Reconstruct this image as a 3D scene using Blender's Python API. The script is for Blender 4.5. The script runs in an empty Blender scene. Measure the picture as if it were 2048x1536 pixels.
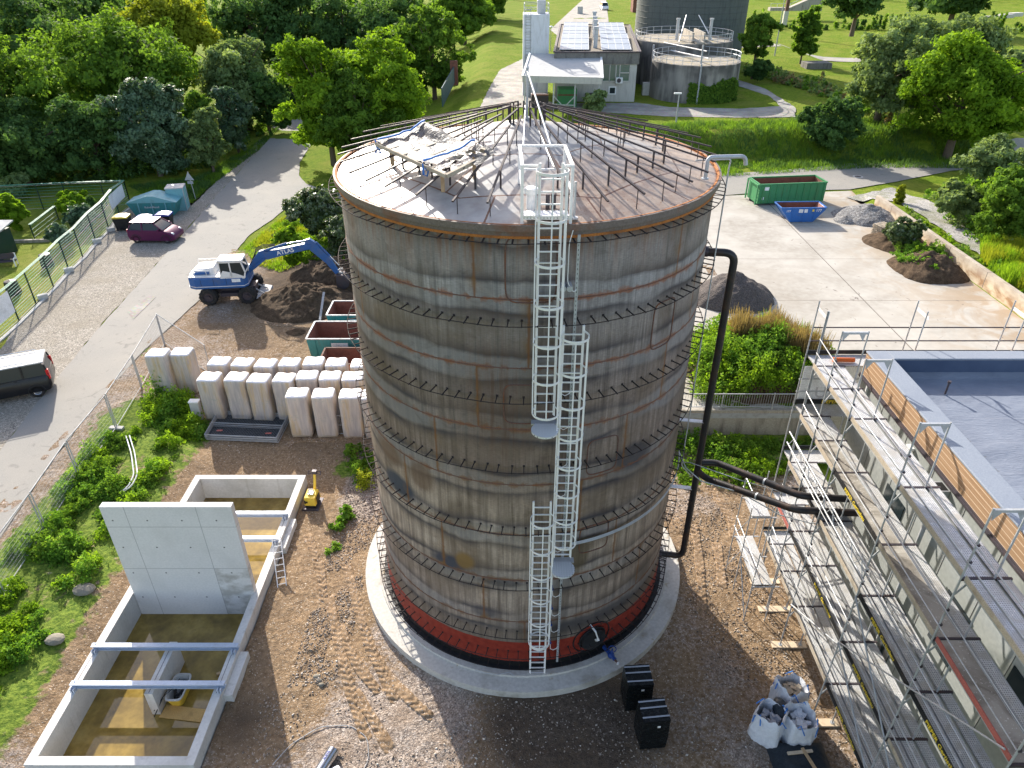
import bpy, bmesh, math, random
import numpy as np
from math import sin, cos, pi, radians as RAD, hypot, atan2
random.seed(7); rng = np.random.default_rng(7)
sc = bpy.context.scene
# ---------- camera, sky, sun ----------
F_PX, PITCH = 1421.0, RAD(31.82)
CAMP = (-0.428, -21.37, 21.91)
cd = bpy.data.cameras.new('camera'); cam = bpy.data.objects.new('camera', cd); sc.collection.objects.link(cam)
cam.location = CAMP; cam.rotation_euler = (pi/2 - PITCH, 0, 0)
cd.sensor_width = 36; cd.lens = F_PX/2048*36; cd.clip_start = .1; cd.clip_end = 2000
sc.camera = cam
SUN_EL, SUN_AZ = RAD(26), RAD(-24.5)
w = bpy.data.worlds.new('World'); sc.world = w; w.use_nodes = True
wt = w.node_tree; sky = wt.nodes.new('ShaderNodeTexSky'); sky.sky_type = 'NISHITA'; sky.sun_disc = False
sky.sun_elevation = SUN_EL; sky.sun_rotation = SUN_AZ; sky.air_density = 1.0; sky.dust_density = 1.5; sky.ozone_density = 1.0
bg = wt.nodes['Background']; tint = wt.nodes.new('ShaderNodeMix'); tint.data_type = 'RGBA'; tint.blend_type = 'MULTIPLY'; tint.inputs[0].default_value = 1; tint.inputs[7].default_value = (1.10, .98, .91, 1)
wt.links.new(sky.outputs[0], tint.inputs[6]); wt.links.new(tint.outputs[2], bg.inputs[0]); bg.inputs[1].default_value = .15
sl = bpy.data.lights.new('sun', 'SUN'); so = bpy.data.objects.new('sun', sl); sc.collection.objects.link(so)
sl.energy = 4.2; sl.angle = RAD(.53); sl.color = (1, .94, .84)
so.rotation_euler = (pi/2 - SUN_EL, 0, pi - SUN_AZ)
so.location = (-30, 60, 60)
sc.view_settings.view_transform = 'Standard'; sc.view_settings.look = 'None'
sc.view_settings.exposure = 1.26; sc.view_settings.gamma = 1
sc.render.resolution_x, sc.render.resolution_y = 1024, 768

# ---------- pixel -> world ----------
_c, _s = cos(PITCH), sin(PITCH)
def _ray(px, py):
    a = (px-1024)/F_PX; b = (768-py)/F_PX
    return a, _c+b*_s, -_s+b*_c
def P(px, py, z=0.):
    d = _ray(px, py); t = (z-CAMP[2])/d[2]
    return (CAMP[0]+t*d[0], CAMP[1]+t*d[1], z)
def PY(px, py, y):
    d = _ray(px, py); t = (y-CAMP[1])/d[1]
    return (CAMP[0]+t*d[0], y, CAMP[2]+t*d[2])
def PXM(x, y, z):
    return F_PX/((y-CAMP[1])*_c-(z-CAMP[2])*_s)

# ---------- noise & terrain ----------
def ss(a, b, x):
    t = np.clip((np.asarray(x, float)-a)/(b-a), 0, 1); return t*t*(3-2*t)
_perm = rng.random((64, 64))
def vn(x, y):
    x = np.asarray(x, float); y = np.asarray(y, float)
    xi = np.floor(x).astype(int); yi = np.floor(y).astype(int); fx = x-xi; fy = y-yi
    fx = fx*fx*(3-2*fx); fy = fy*fy*(3-2*fy)
    g = lambda i, j: _perm[i % 64, j % 64]
    return (g(xi, yi)*(1-fx)+g(xi+1, yi)*fx)*(1-fy)+(g(xi, yi+1)*(1-fx)+g(xi+1, yi+1)*fx)*fy
def fbm(x, y, o=4):
    v = 0; a = .5
    for i in range(o):
        v = v+a*vn(x+17.3*i, y-9.1*i); x = x*2.03; y = y*2.03; a *= .5
    return v
def H(x, y):
    x = np.asarray(x, float); y = np.asarray(y, float)
    e = ss(6, 10, y)
    h0 = .5*ss(-14.4-3*e, -16.8-4*e, x)
    hN = .5+1.0*ss(-8, 4, x)
    h = h0+(hN-h0)*ss(9, 22, y)*(1-ss(4, 6, x))+(hN-h0)*ss(8.9, 9.02, y)*ss(4, 6, x)
    h = h+1.0*ss(32.15, 32.6, x)*(1-ss(38, 47, y))*ss(8.9, 9.02, y)
    wgt = ss(57.6+.4*np.sin(x*.3), 62.2, y)*ss(-14, -4, x)*(1-ss(54, 64, x))
    return h+(4-h)*wgt
def Hz(x, y): return float(H(x, y))
def PH(px, py):
    z = .5
    for _ in range(12):
        p = P(px, py, z); z = Hz(p[0], p[1])
    return P(px, py, z)

# ---------- mesh building ----------
class MB:
    def __init__(s): s.v = []; s.f = []; s.m = []; s.mi = 0
    def add(s, vs, fs):
        n = len(s.v); s.v += [tuple(map(float, p)) for p in vs]
        for f in fs: s.f.append([i+n for i in f]); s.m.append(s.mi)
        return s
    def mat(s, i): s.mi = i; return s
    def box(s, c, d, rz=0, rx=0, ry=0):
        hx, hy, hz = d[0]/2, d[1]/2, d[2]/2; vs = []
        for z in (-hz, hz):
            for x, y in ((-hx, -hy), (hx, -hy), (hx, hy), (-hx, hy)):
                X, Y, Z = x, y, z
                if ry: X, Z = X*cos(ry)+Z*sin(ry), -X*sin(ry)+Z*cos(ry)
                if rx: Y, Z = Y*cos(rx)-Z*sin(rx), Y*sin(rx)+Z*cos(rx)
                if rz: X, Y = X*cos(rz)-Y*sin(rz), X*sin(rz)+Y*cos(rz)
                vs.append((X+c[0], Y+c[1], Z+c[2]))
        return s.add(vs, [(3, 2, 1, 0), (4, 5, 6, 7), (0, 1, 5, 4), (1, 2, 6, 5), (2, 3, 7, 6), (3, 0, 4, 7)])
    def b2(s, a, b): # box from corner to corner
        return s.box([(a[i]+b[i])/2 for i in range(3)], [abs(b[i]-a[i]) for i in range(3)])
    def tube(s, pts, r, n=8, cap=True, rs=None):
        pts = [np.array(p, float) for p in pts]; N = len(pts); vs = []; fs = []
        up = None
        for i, p in enumerate(pts):
            d = pts[min(i+1, N-1)]-pts[max(i-1, 0)]; L = np.linalg.norm(d); d = d/(L if L else 1)
            if up is None:
                u = np.cross(d, (0, 0, 1));
                if np.linalg.norm(u) < .05: u = np.cross(d, (0, 1, 0))
            else: u = up-d*np.dot(up, d)
            u = u/max(np.linalg.norm(u), 1e-9); up = u; v = np.cross(d, u)
            rr = rs[i] if rs else r
            for k in range(n):
                a = 2*pi*(k+.5)/n; vs.append(p+rr*(cos(a)*u+sin(a)*v))
        for i in range(N-1):
            for k in range(n):
                fs.append((i*n+k, i*n+(k+1) % n, (i+1)*n+(k+1) % n, (i+1)*n+k))
        if cap: fs += [tuple(range(n))[::-1], tuple((N-1)*n+k for k in range(n))]
        return s.add(vs, fs)
    def bar(s, p, q, w=.05, h=None): # rectangular bar
        p = np.array(p, float); q = np.array(q, float); d = q-p; d = d/np.linalg.norm(d)
        u = np.cross(d, (0, 0, 1))
        if np.linalg.norm(u) < .05: u = np.array((1., 0, 0))
        u = u/np.linalg.norm(u); v = np.cross(u, d); h = h or w; vs = []
        for e in (p, q):
            for a, b in ((-1, -1), (1, -1), (1, 1), (-1, 1)): vs.append(e+u*a*w/2+v*b*h/2)
        return s.add(vs, [(0, 1, 2, 3), (7, 6, 5, 4), (0, 4, 5, 1), (1, 5, 6, 2), (2, 6, 7, 3), (3, 7, 4, 0)])
    def lathe(s, prof, n=32, c=(0, 0, 0), a0=0, a1=2*pi, close=None):
        full = abs(a1-a0-2*pi) < 1e-6; m = n if full else n+1; vs = []; fs = []
        for r, z in prof:
            for k in range(m):
                a = a0+(a1-a0)*k/n; vs.append((c[0]+r*cos(a), c[1]+r*sin(a), c[2]+z))
        for i in range(len(prof)-1):
            for k in range(n):
                k2 = (k+1) % m; fs.append((i*m+k, i*m+k2, (i+1)*m+k2, (i+1)*m+k))
        return s.add(vs, fs)
    def cyl(s, c, r, h, n=16, r2=None):
        r2 = r if r2 is None else r2
        s.lathe([(r, 0), (r2, h)], n, c)
        N = len(s.v); s.f += [list(range(N-2*n, N-n))[::-1], list(range(N-n, N))]; s.m += [s.mi]*2; return s
    def prism(s, poly, z0, z1): # polygon xy, z range (z1 may be list)
        n = len(poly); zt = z1 if hasattr(z1, '__len__') else [z1]*n
        vs = [(x, y, z0) for x, y in poly]+[(poly[i][0], poly[i][1], zt[i]) for i in range(n)]
        return s.add(vs, [tuple(range(n))[::-1], tuple(range(n, 2*n))]+[(i, (i+1) % n, n+(i+1) % n, n+i) for i in range(n)])
    def side(s, poly, y0, y1): # polygon in xz extruded along y
        n = len(poly); vs = [(x, y0, z) for x, z in poly]+[(x, y1, z) for x, z in poly]
        return s.add(vs, [tuple(range(n)), tuple(range(n, 2*n))[::-1]]+[((i+1) % n, i, n+i, n+(i+1) % n) for i in range(n)])
    def ico(s, c, r, sub=1, j=0, sz=(1, 1, 1)):
        bm = bmesh.new(); bmesh.ops.create_icosphere(bm, subdivisions=sub, radius=1)
        vs = [tuple(c[i]+v.co[i]*r*sz[i]*(1+random.uniform(-j, j)) for i in range(3)) for v in bm.verts]
        fs = [[v.index for v in f.verts] for f in bm.faces]; bm.free(); return s.add(vs, fs)
    def build(s, name, mats, parent=None, world=True, smooth=None, bev=0, kind=None):
        me = bpy.data.meshes.new(name); vs = s.v
        if parent is not None and world:
            L = parent.location; PL = parent.parent.location if parent.parent else (0, 0, 0)
            vs = [(p[0]-L[0]-PL[0], p[1]-L[1]-PL[1], p[2]-L[2]-PL[2]) for p in vs]
        me.from_pydata(vs, [], s.f)
        for m in (mats if isinstance(mats, (list, tuple)) else [mats]): me.materials.append(m)
        if len(me.materials) > 1: me.polygons.foreach_set('material_index', s.m)
        bm = bmesh.new(); bm.from_mesh(me); bmesh.ops.recalc_face_normals(bm, faces=bm.faces); bm.to_mesh(me); bm.free()
        if smooth is not None:
            me.polygons.foreach_set('use_smooth', [True]*len(me.polygons)); me.set_sharp_from_angle(angle=RAD(smooth))
        o = bpy.data.objects.new(name, me); sc.collection.objects.link(o)
        if parent is not None: o.parent = parent
        if bev:
            b = o.modifiers.new('bevel', 'BEVEL'); b.width = bev; b.segments = 2; b.limit_method = 'ANGLE'; b.angle_limit = RAD(40)
        if kind: o['kind'] = kind
        return o
def tag(o, label=None, cat=None, group=None, kind=None):
    if label: o['label'] = label
    if cat: o['category'] = cat
    if group: o['group'] = group
    if kind: o['kind'] = kind
    return o
def thing(name, label, cat, loc=(0, 0, 0), rz=0, group=None):
    o = bpy.data.objects.new(name, None); sc.collection.objects.link(o); o.empty_display_size = .2
    o.location = loc; o.rotation_euler = (0, 0, rz); return tag(o, label, cat, group)
def dup(root, loc, rz, label):
    r = root.copy(); sc.collection.objects.link(r); r.location = loc; r.rotation_euler = (0, 0, rz); r['label'] = label
    for ch in list(root.children):
        c = ch.copy(); sc.collection.objects.link(c); c.parent = r
        for g in list(ch.children):
            d = g.copy(); sc.collection.objects.link(d); d.parent = c
    return r
def sub(name, parent, loc=(0, 0, 0)):
    o = bpy.data.objects.new(name, None); sc.collection.objects.link(o); o.parent = parent; o.location = loc; return o
def text(name, body, size, m, parent, loc, rot, ext=.004, shear=0):
    cu = bpy.data.curves.new(name, 'FONT'); cu.body = body; cu.size = size; cu.extrude = ext; cu.align_x = 'CENTER'; cu.align_y = 'CENTER'; cu.shear = shear
    cu.offset = size*.012; cu.resolution_u = 3
    t = bpy.data.objects.new(name, cu); sc.collection.objects.link(t)
    me = bpy.data.meshes.new_from_object(t, depsgraph=bpy.context.evaluated_depsgraph_get())
    bpy.data.objects.remove(t); bpy.data.curves.remove(cu)
    me.materials.clear(); me.materials.append(m); o = bpy.data.objects.new(name, me); sc.collection.objects.link(o)
    o.location = loc; o.rotation_euler = rot; o.parent = parent; return o
def npmesh(name, verts, quads, mats, parent=None, attrs=None, smooth=False, mi=None):
    me = bpy.data.meshes.new(name); nv = len(verts); nf = len(quads); k = quads.shape[1]
    me.vertices.add(nv); me.vertices.foreach_set('co', np.ascontiguousarray(verts, dtype=np.float32).ravel())
    me.loops.add(nf*k); me.loops.foreach_set('vertex_index', quads.ravel().astype(np.int32))
    me.polygons.add(nf); me.polygons.foreach_set('loop_start', (np.arange(nf)*k).astype(np.int32))
    me.polygons.foreach_set('loop_total', np.full(nf, k, np.int32))
    for m in (mats if isinstance(mats, (list, tuple)) else [mats]): me.materials.append(m)
    if mi is not None: me.polygons.foreach_set('material_index', mi.astype(np.int32))
    for an, av in (attrs or {}).items():
        if av.ndim == 1:
            a = me.attributes.new(an, 'FLOAT', 'POINT'); a.data.foreach_set('value', av.astype(np.float32))
        else:
            a = me.attributes.new(an, 'FLOAT_VECTOR', 'POINT'); a.data.foreach_set('vector', av.astype(np.float32).ravel())
    me.update(); me.validate()
    if smooth: me.polygons.foreach_set('use_smooth', [True]*nf)
    o = bpy.data.objects.new(name, me); sc.collection.objects.link(o)
    if parent is not None: o.parent = parent
    return o

# ---------- materials ----------
class NT:
    def __init__(s, name):
        s.m = bpy.data.materials.new(name); s.m.use_nodes = True; s.t = s.m.node_tree
        s.b = s.t.nodes['Principled BSDF']; s.out = s.t.nodes['Material Output']
        s.pos = s.n('NewGeometry').outputs['Position']
    def n(s, typ, **kw):
        o = s.t.nodes.new('ShaderNode'+typ)
        for k, v in kw.items(): setattr(o, k, v)
        return o
    def put(s, sock, v):
        if isinstance(v, bpy.types.NodeSocket): s.t.links.new(v, sock)
        elif v is not None:
            if hasattr(v, '__len__') and sock.type == 'RGBA' and len(v) == 3: v = (*v, 1)
            sock.default_value = v
    def math(s, op, a, b=None, c=None, clamp=False):
        o = s.n('Math', operation=op); o.use_clamp = clamp; s.put(o.inputs[0], a)
        if b is not None: s.put(o.inputs[1], b)
        if c is not None: s.put(o.inputs[2], c)
        return o.outputs[0]
    def noise(s, scale=5, detail=4, vec=None, rough=.55, dist=0, out=0):
        o = s.n('TexNoise'); s.put(o.inputs['Vector'], vec or s.pos); s.put(o.inputs['Scale'], scale)
        o.inputs['Detail'].default_value = detail; o.inputs['Roughness'].default_value = rough; o.inputs['Distortion'].default_value = dist
        return o.outputs[out]
    def vor(s, scale=5, vec=None, feat='F1', out='Distance', rnd=1):
        o = s.n('TexVoronoi', feature=feat); s.put(o.inputs['Vector'], vec or s.pos); s.put(o.inputs['Scale'], scale); o.inputs['Randomness'].default_value = rnd
        return o.outputs[out]
    def ramp(s, f, stops, interp='LINEAR'):
        o = s.n('ValToRGB'); s.put(o.inputs[0], f); e = o.color_ramp.elements; o.color_ramp.interpolation = interp
        while len(e) < len(stops): e.new(.5)
        for i, (p, c) in enumerate(stops):
            e[i].position = p; e[i].color = (*c, 1) if hasattr(c, '__len__') else (c, c, c, 1)
        return o.outputs[0]
    def mr(s, f, a, b, c=0., d=1.):
        o = s.n('MapRange'); s.put(o.inputs[0], f)
        for i, v in enumerate((a, b, c, d)): s.put(o.inputs[i+1], v)
        return o.outputs[0]
    def mix(s, f, a, b, mode='MIX'):
        o = s.n('Mix', data_type='RGBA', blend_type=mode); s.put(o.inputs[0], f); s.put(o.inputs[6], a); s.put(o.inputs[7], b)
        return o.outputs[2]
    def xyz(s, v=None):
        o = s.n('SeparateXYZ'); s.put(o.inputs[0], v or s.pos); return o.outputs
    def comb(s, x, y, z):
        o = s.n('CombineXYZ'); s.put(o.inputs[0], x); s.put(o.inputs[1], y); s.put(o.inputs[2], z); return o.outputs[0]
    def vscale(s, sc3, vec=None):
        o = s.n('VectorMath', operation='MULTIPLY'); s.put(o.inputs[0], vec or s.pos); o.inputs[1].default_value = sc3; return o.outputs[0]
    def attr(s, name, out='Fac'):
        o = s.n('Attribute'); o.attribute_name = name; return o.outputs[out]
    def bump(s, h, strength=.3, dist=.02, nrm=None):
        o = s.n('Bump'); s.put(o.inputs['Height'], h); o.inputs['Strength'].default_value = strength; o.inputs['Distance'].default_value = dist
        if nrm is not None: s.put(o.inputs['Normal'], nrm)
        return o.outputs[0]
    def fin(s, col, rough=.8, metal=0, nrm=None, spec=None, **kw):
        s.put(s.b.inputs['Base Color'], col); s.put(s.b.inputs['Roughness'], rough); s.put(s.b.inputs['Metallic'], metal)
        if nrm is not None: s.put(s.b.inputs['Normal'], nrm)
        if spec is not None: s.b.inputs['Specular IOR Level'].default_value = spec
        for k, v in kw.items(): s.put(s.b.inputs[k.replace('_', ' ')], v)
        return s.m
def dirty(name, col, rough=.6, metal=0, var=.18, scale=1.5, dirt=(.12, .10, .08), amt=.25, bmp=.15, spec=.25, streak=False):
    """painted / weathered surface: tone variation, grime and a fine grain"""
    t = NT(name); big = t.noise(scale, 5, vec=t.vscale((3, 3, .5)) if streak else None); fine = t.noise(scale*14, 3)
    c = t.mix(t.mr(fine, .3, .7), [k*(1-var) for k in col], [min(1, k*(1+var)) for k in col])
    c = t.mix(t.math('MULTIPLY', t.mr(big, .5, .72), amt), c, dirt)
    return t.fin(c, t.mr(big, .3, .7, max(.05, rough-.1), min(1, rough+.12)), metal, t.bump(fine, bmp, .01), spec)
M = {}
def mk(key, *a, **k): M[key] = dirty(key, *a, **k)
mk('rust_steel', (.13, .075, .06), .8, 0, .35, 3, (.22, .08, .03), .8)
mk('dark_steel', (.075, .065, .075), .55, .3, .2, 3, (.16, .07, .03), .3)
mk('galv', (.46, .48, .50), .5, .35, .15, 4, (.3, .28, .25), .35)
mk('galv_dull', (.40, .41, .42), .65, .15, .15, 4, (.2, .18, .15), .45)
mk('alu', (.80, .80, .80), .4, .15, .06, 4, (.4, .38, .35), .15)
mk('alu_white', (.80, .785, .77), .45, 0, .06, 4, (.4, .38, .35), .15)
mk('beam_blue', (.46, .52, .62), .45, .35, .08, 3, (.3, .3, .3), .3)
mk('pipe_black', (.028, .026, .027), .38, 0, .2, 2, (.1, .045, .02), .55)
mk('black_rubber', (.025, .025, .026), .85, 0, .3, 6, (.12, .09, .06), .5)
mk('black_plastic', (.02, .021, .023), .4, 0, .2, 4, (.08, .07, .06), .2)
mk('wood', (.47, .33, .19), .75, 0, .2, 5, (.2, .12, .07), .4)
mk('wood_old', (.42, .36, .28), .85, 0, .25, 4, (.2, .15, .1), .5)
mk('timber_pale', (.62, .5, .36), .7, 0, .15, 5, (.3, .22, .14), .3)
mk('green_paint', (.06, .25, .10), .5, 0, .12, 2, (.12, .1, .05), .35, streak=True)
mk('teal_paint', (.05, .23, .24), .5, 0, .12, 2, (.15, .1, .06), .35, streak=True)
mk('teal_light', (.17, .38, .42), .5, 0, .1, 2, (.15, .14, .1), .3)
mk('blue_skip', (.035, .14, .42), .42, 0, .12, 2, (.1, .08, .06), .3)
mk('rust_inside', (.2, .085, .06), .85, 0, .35, 2, (.1, .05, .04), .7)
mk('exc_blue', (.03, .105, .30), .4, 0, .12, 2, (.16, .14, .12), .3)
mk('exc_white', (.72, .71, .7), .4, 0, .06, 2, (.35, .3, .24), .4)
mk('yellow_paint', (.75, .52, .06), .45, 0, .1, 3, (.25, .2, .1), .25)
mk('red_oxide', (.32, .05, .025), .6, 0, .12, 3, (.07, .03, .02), .5)
mk('white_paint', (.78, .78, .77), .5, 0, .05, 2, (.45, .42, .38), .3)
mk('blue_enamel', (.02, .06, .25), .35)
mk('strap_blue', (.05, .22, .62), .6)
mk('fence_green', (.06, .24, .17), .5)
mk('fence_dark', (.015, .045, .035), .5)
mk('membrane', (.33, .35, .39), .8, 0, .1, 1.2, (.25, .25, .27), .3, .3)
mk('concrete_old', (.36, .33, .28), .9, 0, .15, .8, (.12, .10, .08), .8, .4, streak=True)
mk('concrete_dark', (.19, .18, .165), .9, 0, .2, .7, (.06, .055, .05), .8, .4, streak=True)
mk('concrete_block', (.5, .49, .46), .9, 0, .1, 3, (.3, .28, .24), .4)
mk('render_beige', (.52, .5, .46), .9, 0, .06, 1, (.3, .28, .25), .5, streak=True)
mk('digester', (.10, .115, .11), .8, 0, .15, 1, (.06, .06, .06), .5, streak=True)
mk('silo_white', (.66, .68, .72), .6, 0, .05, 1, (.3, .28, .25), .35, streak=True)
mk('solar', (.20, .25, .32), .45, 0, .06, .5, (.4, .4, .4), .1)
mk('asphalt_roof', (.17, .15, .12), .95, 0, .3, 2, (.28, .2, .08), .6)
mk('roof_grey', (.44, .44, .43), .85, 0, .1, 1.5, (.3, .3, .28), .4)
mk('soil_dark', (.065, .042, .028), .95, 0, .35, 2, (.10, .07, .045), .6, .9)
mk('gravel_grey', (.16, .155, .15), .95, 0, .4, 3, (.1, .09, .08), .5, .9)
mk('stone', (.22, .2, .16), .9, 0, .15, 4)
mk('text_yellow', (.8, .6, .05), .5)
mk('text_grey', (.5, .5, .52), .5)
mk('text_white', (.8, .8, .8), .5)
mk('text_blue', (.08, .12, .4), .5)
mk('tarp_dark', (.022, .03, .038), .42, 0, .3, 2, (.07, .07, .07), .3, .4)
mk('orange_pvc', (.55, .13, .03), .5)
mk('toe_dark', (.02, .021, .022), .5)
mk('toe_red', (.4, .12, .1), .7, 0, .2, 3)
mk('sign_white', (.75, .76, .77), .5)
mk('red_lamp', (.55, .02, .02), .25)
mk('blue_green', (.035, .09, .105), .6)
mk('lime_yellow', (.7, .6, .1), .5)
mk('purple_car', (.10, .018, .065), .38, .2, .06, 1, (.1, .08, .08), .1, .02)
mk('black_car', (.013, .013, .015), .2, 0, .06, 1, (.08, .07, .07), .1, .02)
mk('interior_dark', (.012, .012, .012), .9)
t = NT('glass_dark'); M['glass_dark'] = t.fin((.02, .03, .034), .12, 0, spec=.35)
t = NT('glass_green'); M['glass_green'] = t.fin((.05, .12, .09), .08, 0, spec=.8)
t = NT('chrome'); M['chrome'] = t.fin((.6, .6, .62), .2, .95)
# ---------- ground materials ----------
t = NT('yard_mat')
gv = t.attr('gravel'); gr = t.attr('green'); dk = t.attr('dark')
v1 = t.vor(24, out='Color'); v2 = t.vor(11, out='Color'); n1 = t.noise(1.2, 6); n2 = t.noise(7, 4); n3 = t.noise(40, 3)
sp = t.ramp(v1, [(0, (.05, .042, .037)), (.35, (.20, .165, .14)), (.6, (.36, .30, .25)), (.8, (.52, .45, .39)), (1, (.85, .79, .72))])
sp2 = t.ramp(v2, [(0, (.12, .09, .07)), (.5, (.28, .225, .18)), (.85, (.42, .34, .28)), (1, (.74, .66, .58))])
gcol = t.mix(.45, sp, sp2)
dcol = t.mix(t.mr(n2, .3, .7), (.205, .14, .085), (.43, .31, .195))
dcol = t.mix(t.mr(n3, .35, .75), t.mix(1, dcol, (.6, .58, .55), 'MULTIPLY'), dcol)
dcol = t.mix(t.mr(t.noise(16, 2), .62, .70), dcol, (.56, .49, .41))
f = t.mr(t.math('ADD', gv, t.math('MULTIPLY', t.math('SUBTRACT', n2, .5), .9)), .42, .62)
c = t.mix(f, dcol, gcol)
c = t.mix(t.math('MULTIPLY', t.mr(t.noise(.8, 4), .5, .68), .45), c, (.21, .15, .10))
c = t.mix(t.math('MULTIPLY', dk, t.mr(n2, .25, .6, .6, 1)), c, t.mix(t.mr(n3, .3, .7), (.035, .026, .02), (.12, .09, .065)))
gcl = t.mix(t.mr(n2, .35, .65), (.06, .11, .018), (.19, .25, .04))
c = t.mix(t.mr(t.math('ADD', gr, t.math('MULTIPLY', t.math('SUBTRACT', t.noise(3, 4), .5), 1.2)), .4, .6), c, gcl)
hgt = t.math('ADD', t.math('MULTIPLY', t.vor(24), .35), t.math('ADD', t.math('MULTIPLY', n2, 1.1), t.math('MULTIPLY', n3, .5)))
YARD = t.fin(c, .92, 0, t.bump(hgt, .85, .05), .06); M['yard'] = YARD
t = NT('dirt_mat'); n2 = t.noise(7, 4); n3 = t.noise(40, 3)
c = t.mix(t.mr(n2, .3, .7), (.22, .15, .092), (.45, .325, .21)); c = t.mix(t.mr(n3, .35, .75), t.mix(1, c, (.6, .58, .55), 'MULTIPLY'), c)
c = t.mix(t.mr(t.noise(16, 2), .6, .68), c, (.5, .43, .37))
M['dirt'] = t.fin(c, .95, 0, t.bump(n3, .6, .03), .05)
def grassmat(name, a, b, c3, patch=.4):
    t = NT(name); n1 = t.noise(.25, 5); n2 = t.noise(2.2, 5); n3 = t.noise(16, 3)
    c = t.mix(t.mr(n2, .35, .65), a, b); c = t.mix(t.math('MULTIPLY', t.mr(n1, .45, .65), patch), c, c3)
    c = t.mix(t.mr(n3, .3, .7), t.mix(1, c, (.62, .66, .6), 'MULTIPLY'), c)
    return t.fin(c, .95, 0, t.bump(t.math('ADD', n3, n2), .9, .12), .03)
M['grass'] = grassmat('grass_mat', (.12, .20, .018), (.23, .30, .03), (.36, .32, .08))
M['lawn'] = grassmat('lawn_mat', (.17, .23, .03), (.25, .29, .05), (.38, .33, .11), .55)
t = NT('asphalt_mat'); n = t.noise(.35, 5); f = t.noise(60, 2)
c = t.mix(t.mr(f, .3, .7), (.215, .205, .185), (.335, .32, .29)); c = t.mix(t.math('MULTIPLY', t.mr(n, .45, .7), .5), c, (.33, .305, .265))
c = t.mix(t.math('MULTIPLY', t.mr(t.noise(1.3, 6, dist=1.5), .6, .72), .5), c, (.13, .12, .115))
M['asphalt'] = t.fin(c, .85, 0, t.bump(f, .35, .01), .12)
t = NT('parking_mat'); v1 = t.vor(17, out='Color'); n2 = t.noise(.5, 5)
c = t.ramp(v1, [(0, (.11, .10, .085)), (.4, (.27, .245, .21)), (.75, (.38, .345, .29)), (1, (.62, .57, .5))])
c = t.mix(t.math('MULTIPLY', t.mr(n2, .4, .65), .5), c, (.25, .22, .17))
M['parking'] = t.fin(c, .92, 0, t.bump(t.vor(17), .7, .03), .06)
t = NT('path_mat'); v1 = t.vor(15, out='Color'); n2 = t.noise(.6, 5)
c = t.ramp(v1, [(0, (.15, .145, .14)), (.5, (.31, .3, .285)), (1, (.52, .5, .47))]); c = t.mix(t.math('MULTIPLY', t.mr(n2, .45, .6), .5), c, (.16, .17, .08))
M['path'] = t.fin(c, .92, 0, t.bump(t.vor(15), .6, .03), .06)
t = NT('slab_mat'); X, Y, Z = t.xyz(); n1 = t.noise(.3, 6, dist=.6); n2 = t.noise(2.5, 5); n3 = t.noise(30, 2)
c = t.mix(t.mr(n1, .35, .7), (.44, .415, .37), (.31, .285, .245)); c = t.mix(t.math('MULTIPLY', t.mr(n2, .4, .7), .35), c, (.50, .475, .42))
c = t.mix(t.math('MULTIPLY', t.mr(X, 24, 31), t.mr(t.noise(.45, 6, dist=1), .42, .56, 0, .75)), c, (.33, .24, .15))
c = t.mix(t.math('MULTIPLY', t.mr(t.noise(1.1, 5, dist=2), .66, .72), .75), c, (.12, .10, .09))
j1 = t.math('LESS_THAN', t.math('ABSOLUTE', t.math('SUBTRACT', X, t.math('ADD', 23.2, t.math('MULTIPLY', t.math('SUBTRACT', n2, .5), .05)))), .035)
j2 = t.math('LESS_THAN', t.math('ABSOLUTE', t.math('SUBTRACT', t.math('PINGPONG', t.math('SUBTRACT', Y, 22.1), 3.7), 0)), .022)
c = t.mix(t.math('MAXIMUM', j1, j2), c, (.16, .14, .12)); c = t.mix(t.math('MULTIPLY', t.mr(t.noise(.12, 3, dist=1), .5, .62), .3), c, (.30, .265, .215)); M['slab'] = t.fin(c, .88, 0, t.bump(n3, .15, .01), .1)
t = NT('paving_mat'); n = t.noise(.5, 5); v = t.vor(6, out='Color')
c = t.mix(t.mr(n, .4, .65), (.3, .28, .25), (.42, .4, .35)); M['paving'] = t.fin(t.mix(.25, c, v, 'MULTIPLY'), .9, 0, None, .25)

# ---------- ground sheets ----------
def grid_lines(a, b, fine):
    out = [a]
    while out[-1] < b:
        step = next((st for lo, hi, st in fine if lo <= out[-1] < hi), 9.); out.append(min(b, out[-1]+step))
    return np.array(out)
YX0, YX1, YY0, YY1 = -23.4, 14.5, -13.5, 34.
PIT = (-15.4, -10.15, -9.05, 4.9)
xs = np.unique(np.concatenate([grid_lines(-330, 330, [(-70, 70, 1.)]), [32.1, 32.3, 32.6]])); ys = np.unique(np.concatenate([grid_lines(-45, 460, [(-45, 66, 1.), (66, 110, 3)]), [8.9, 9.02]]))
X, Y = np.meshgrid(xs, ys); Z = H(X, Y)+.25*(fbm(X*.12, Y*.12)-.45)*ss(64, 75, Y)
Z -= .2*((X > YX0+.9) & (X < YX1-.9) & (Y > YY0+.9) & (Y < YY1-.9)); Z[(X > -17) & (X < -8.9) & (Y > -11) & (Y < 6.5)] = -2.2
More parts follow.
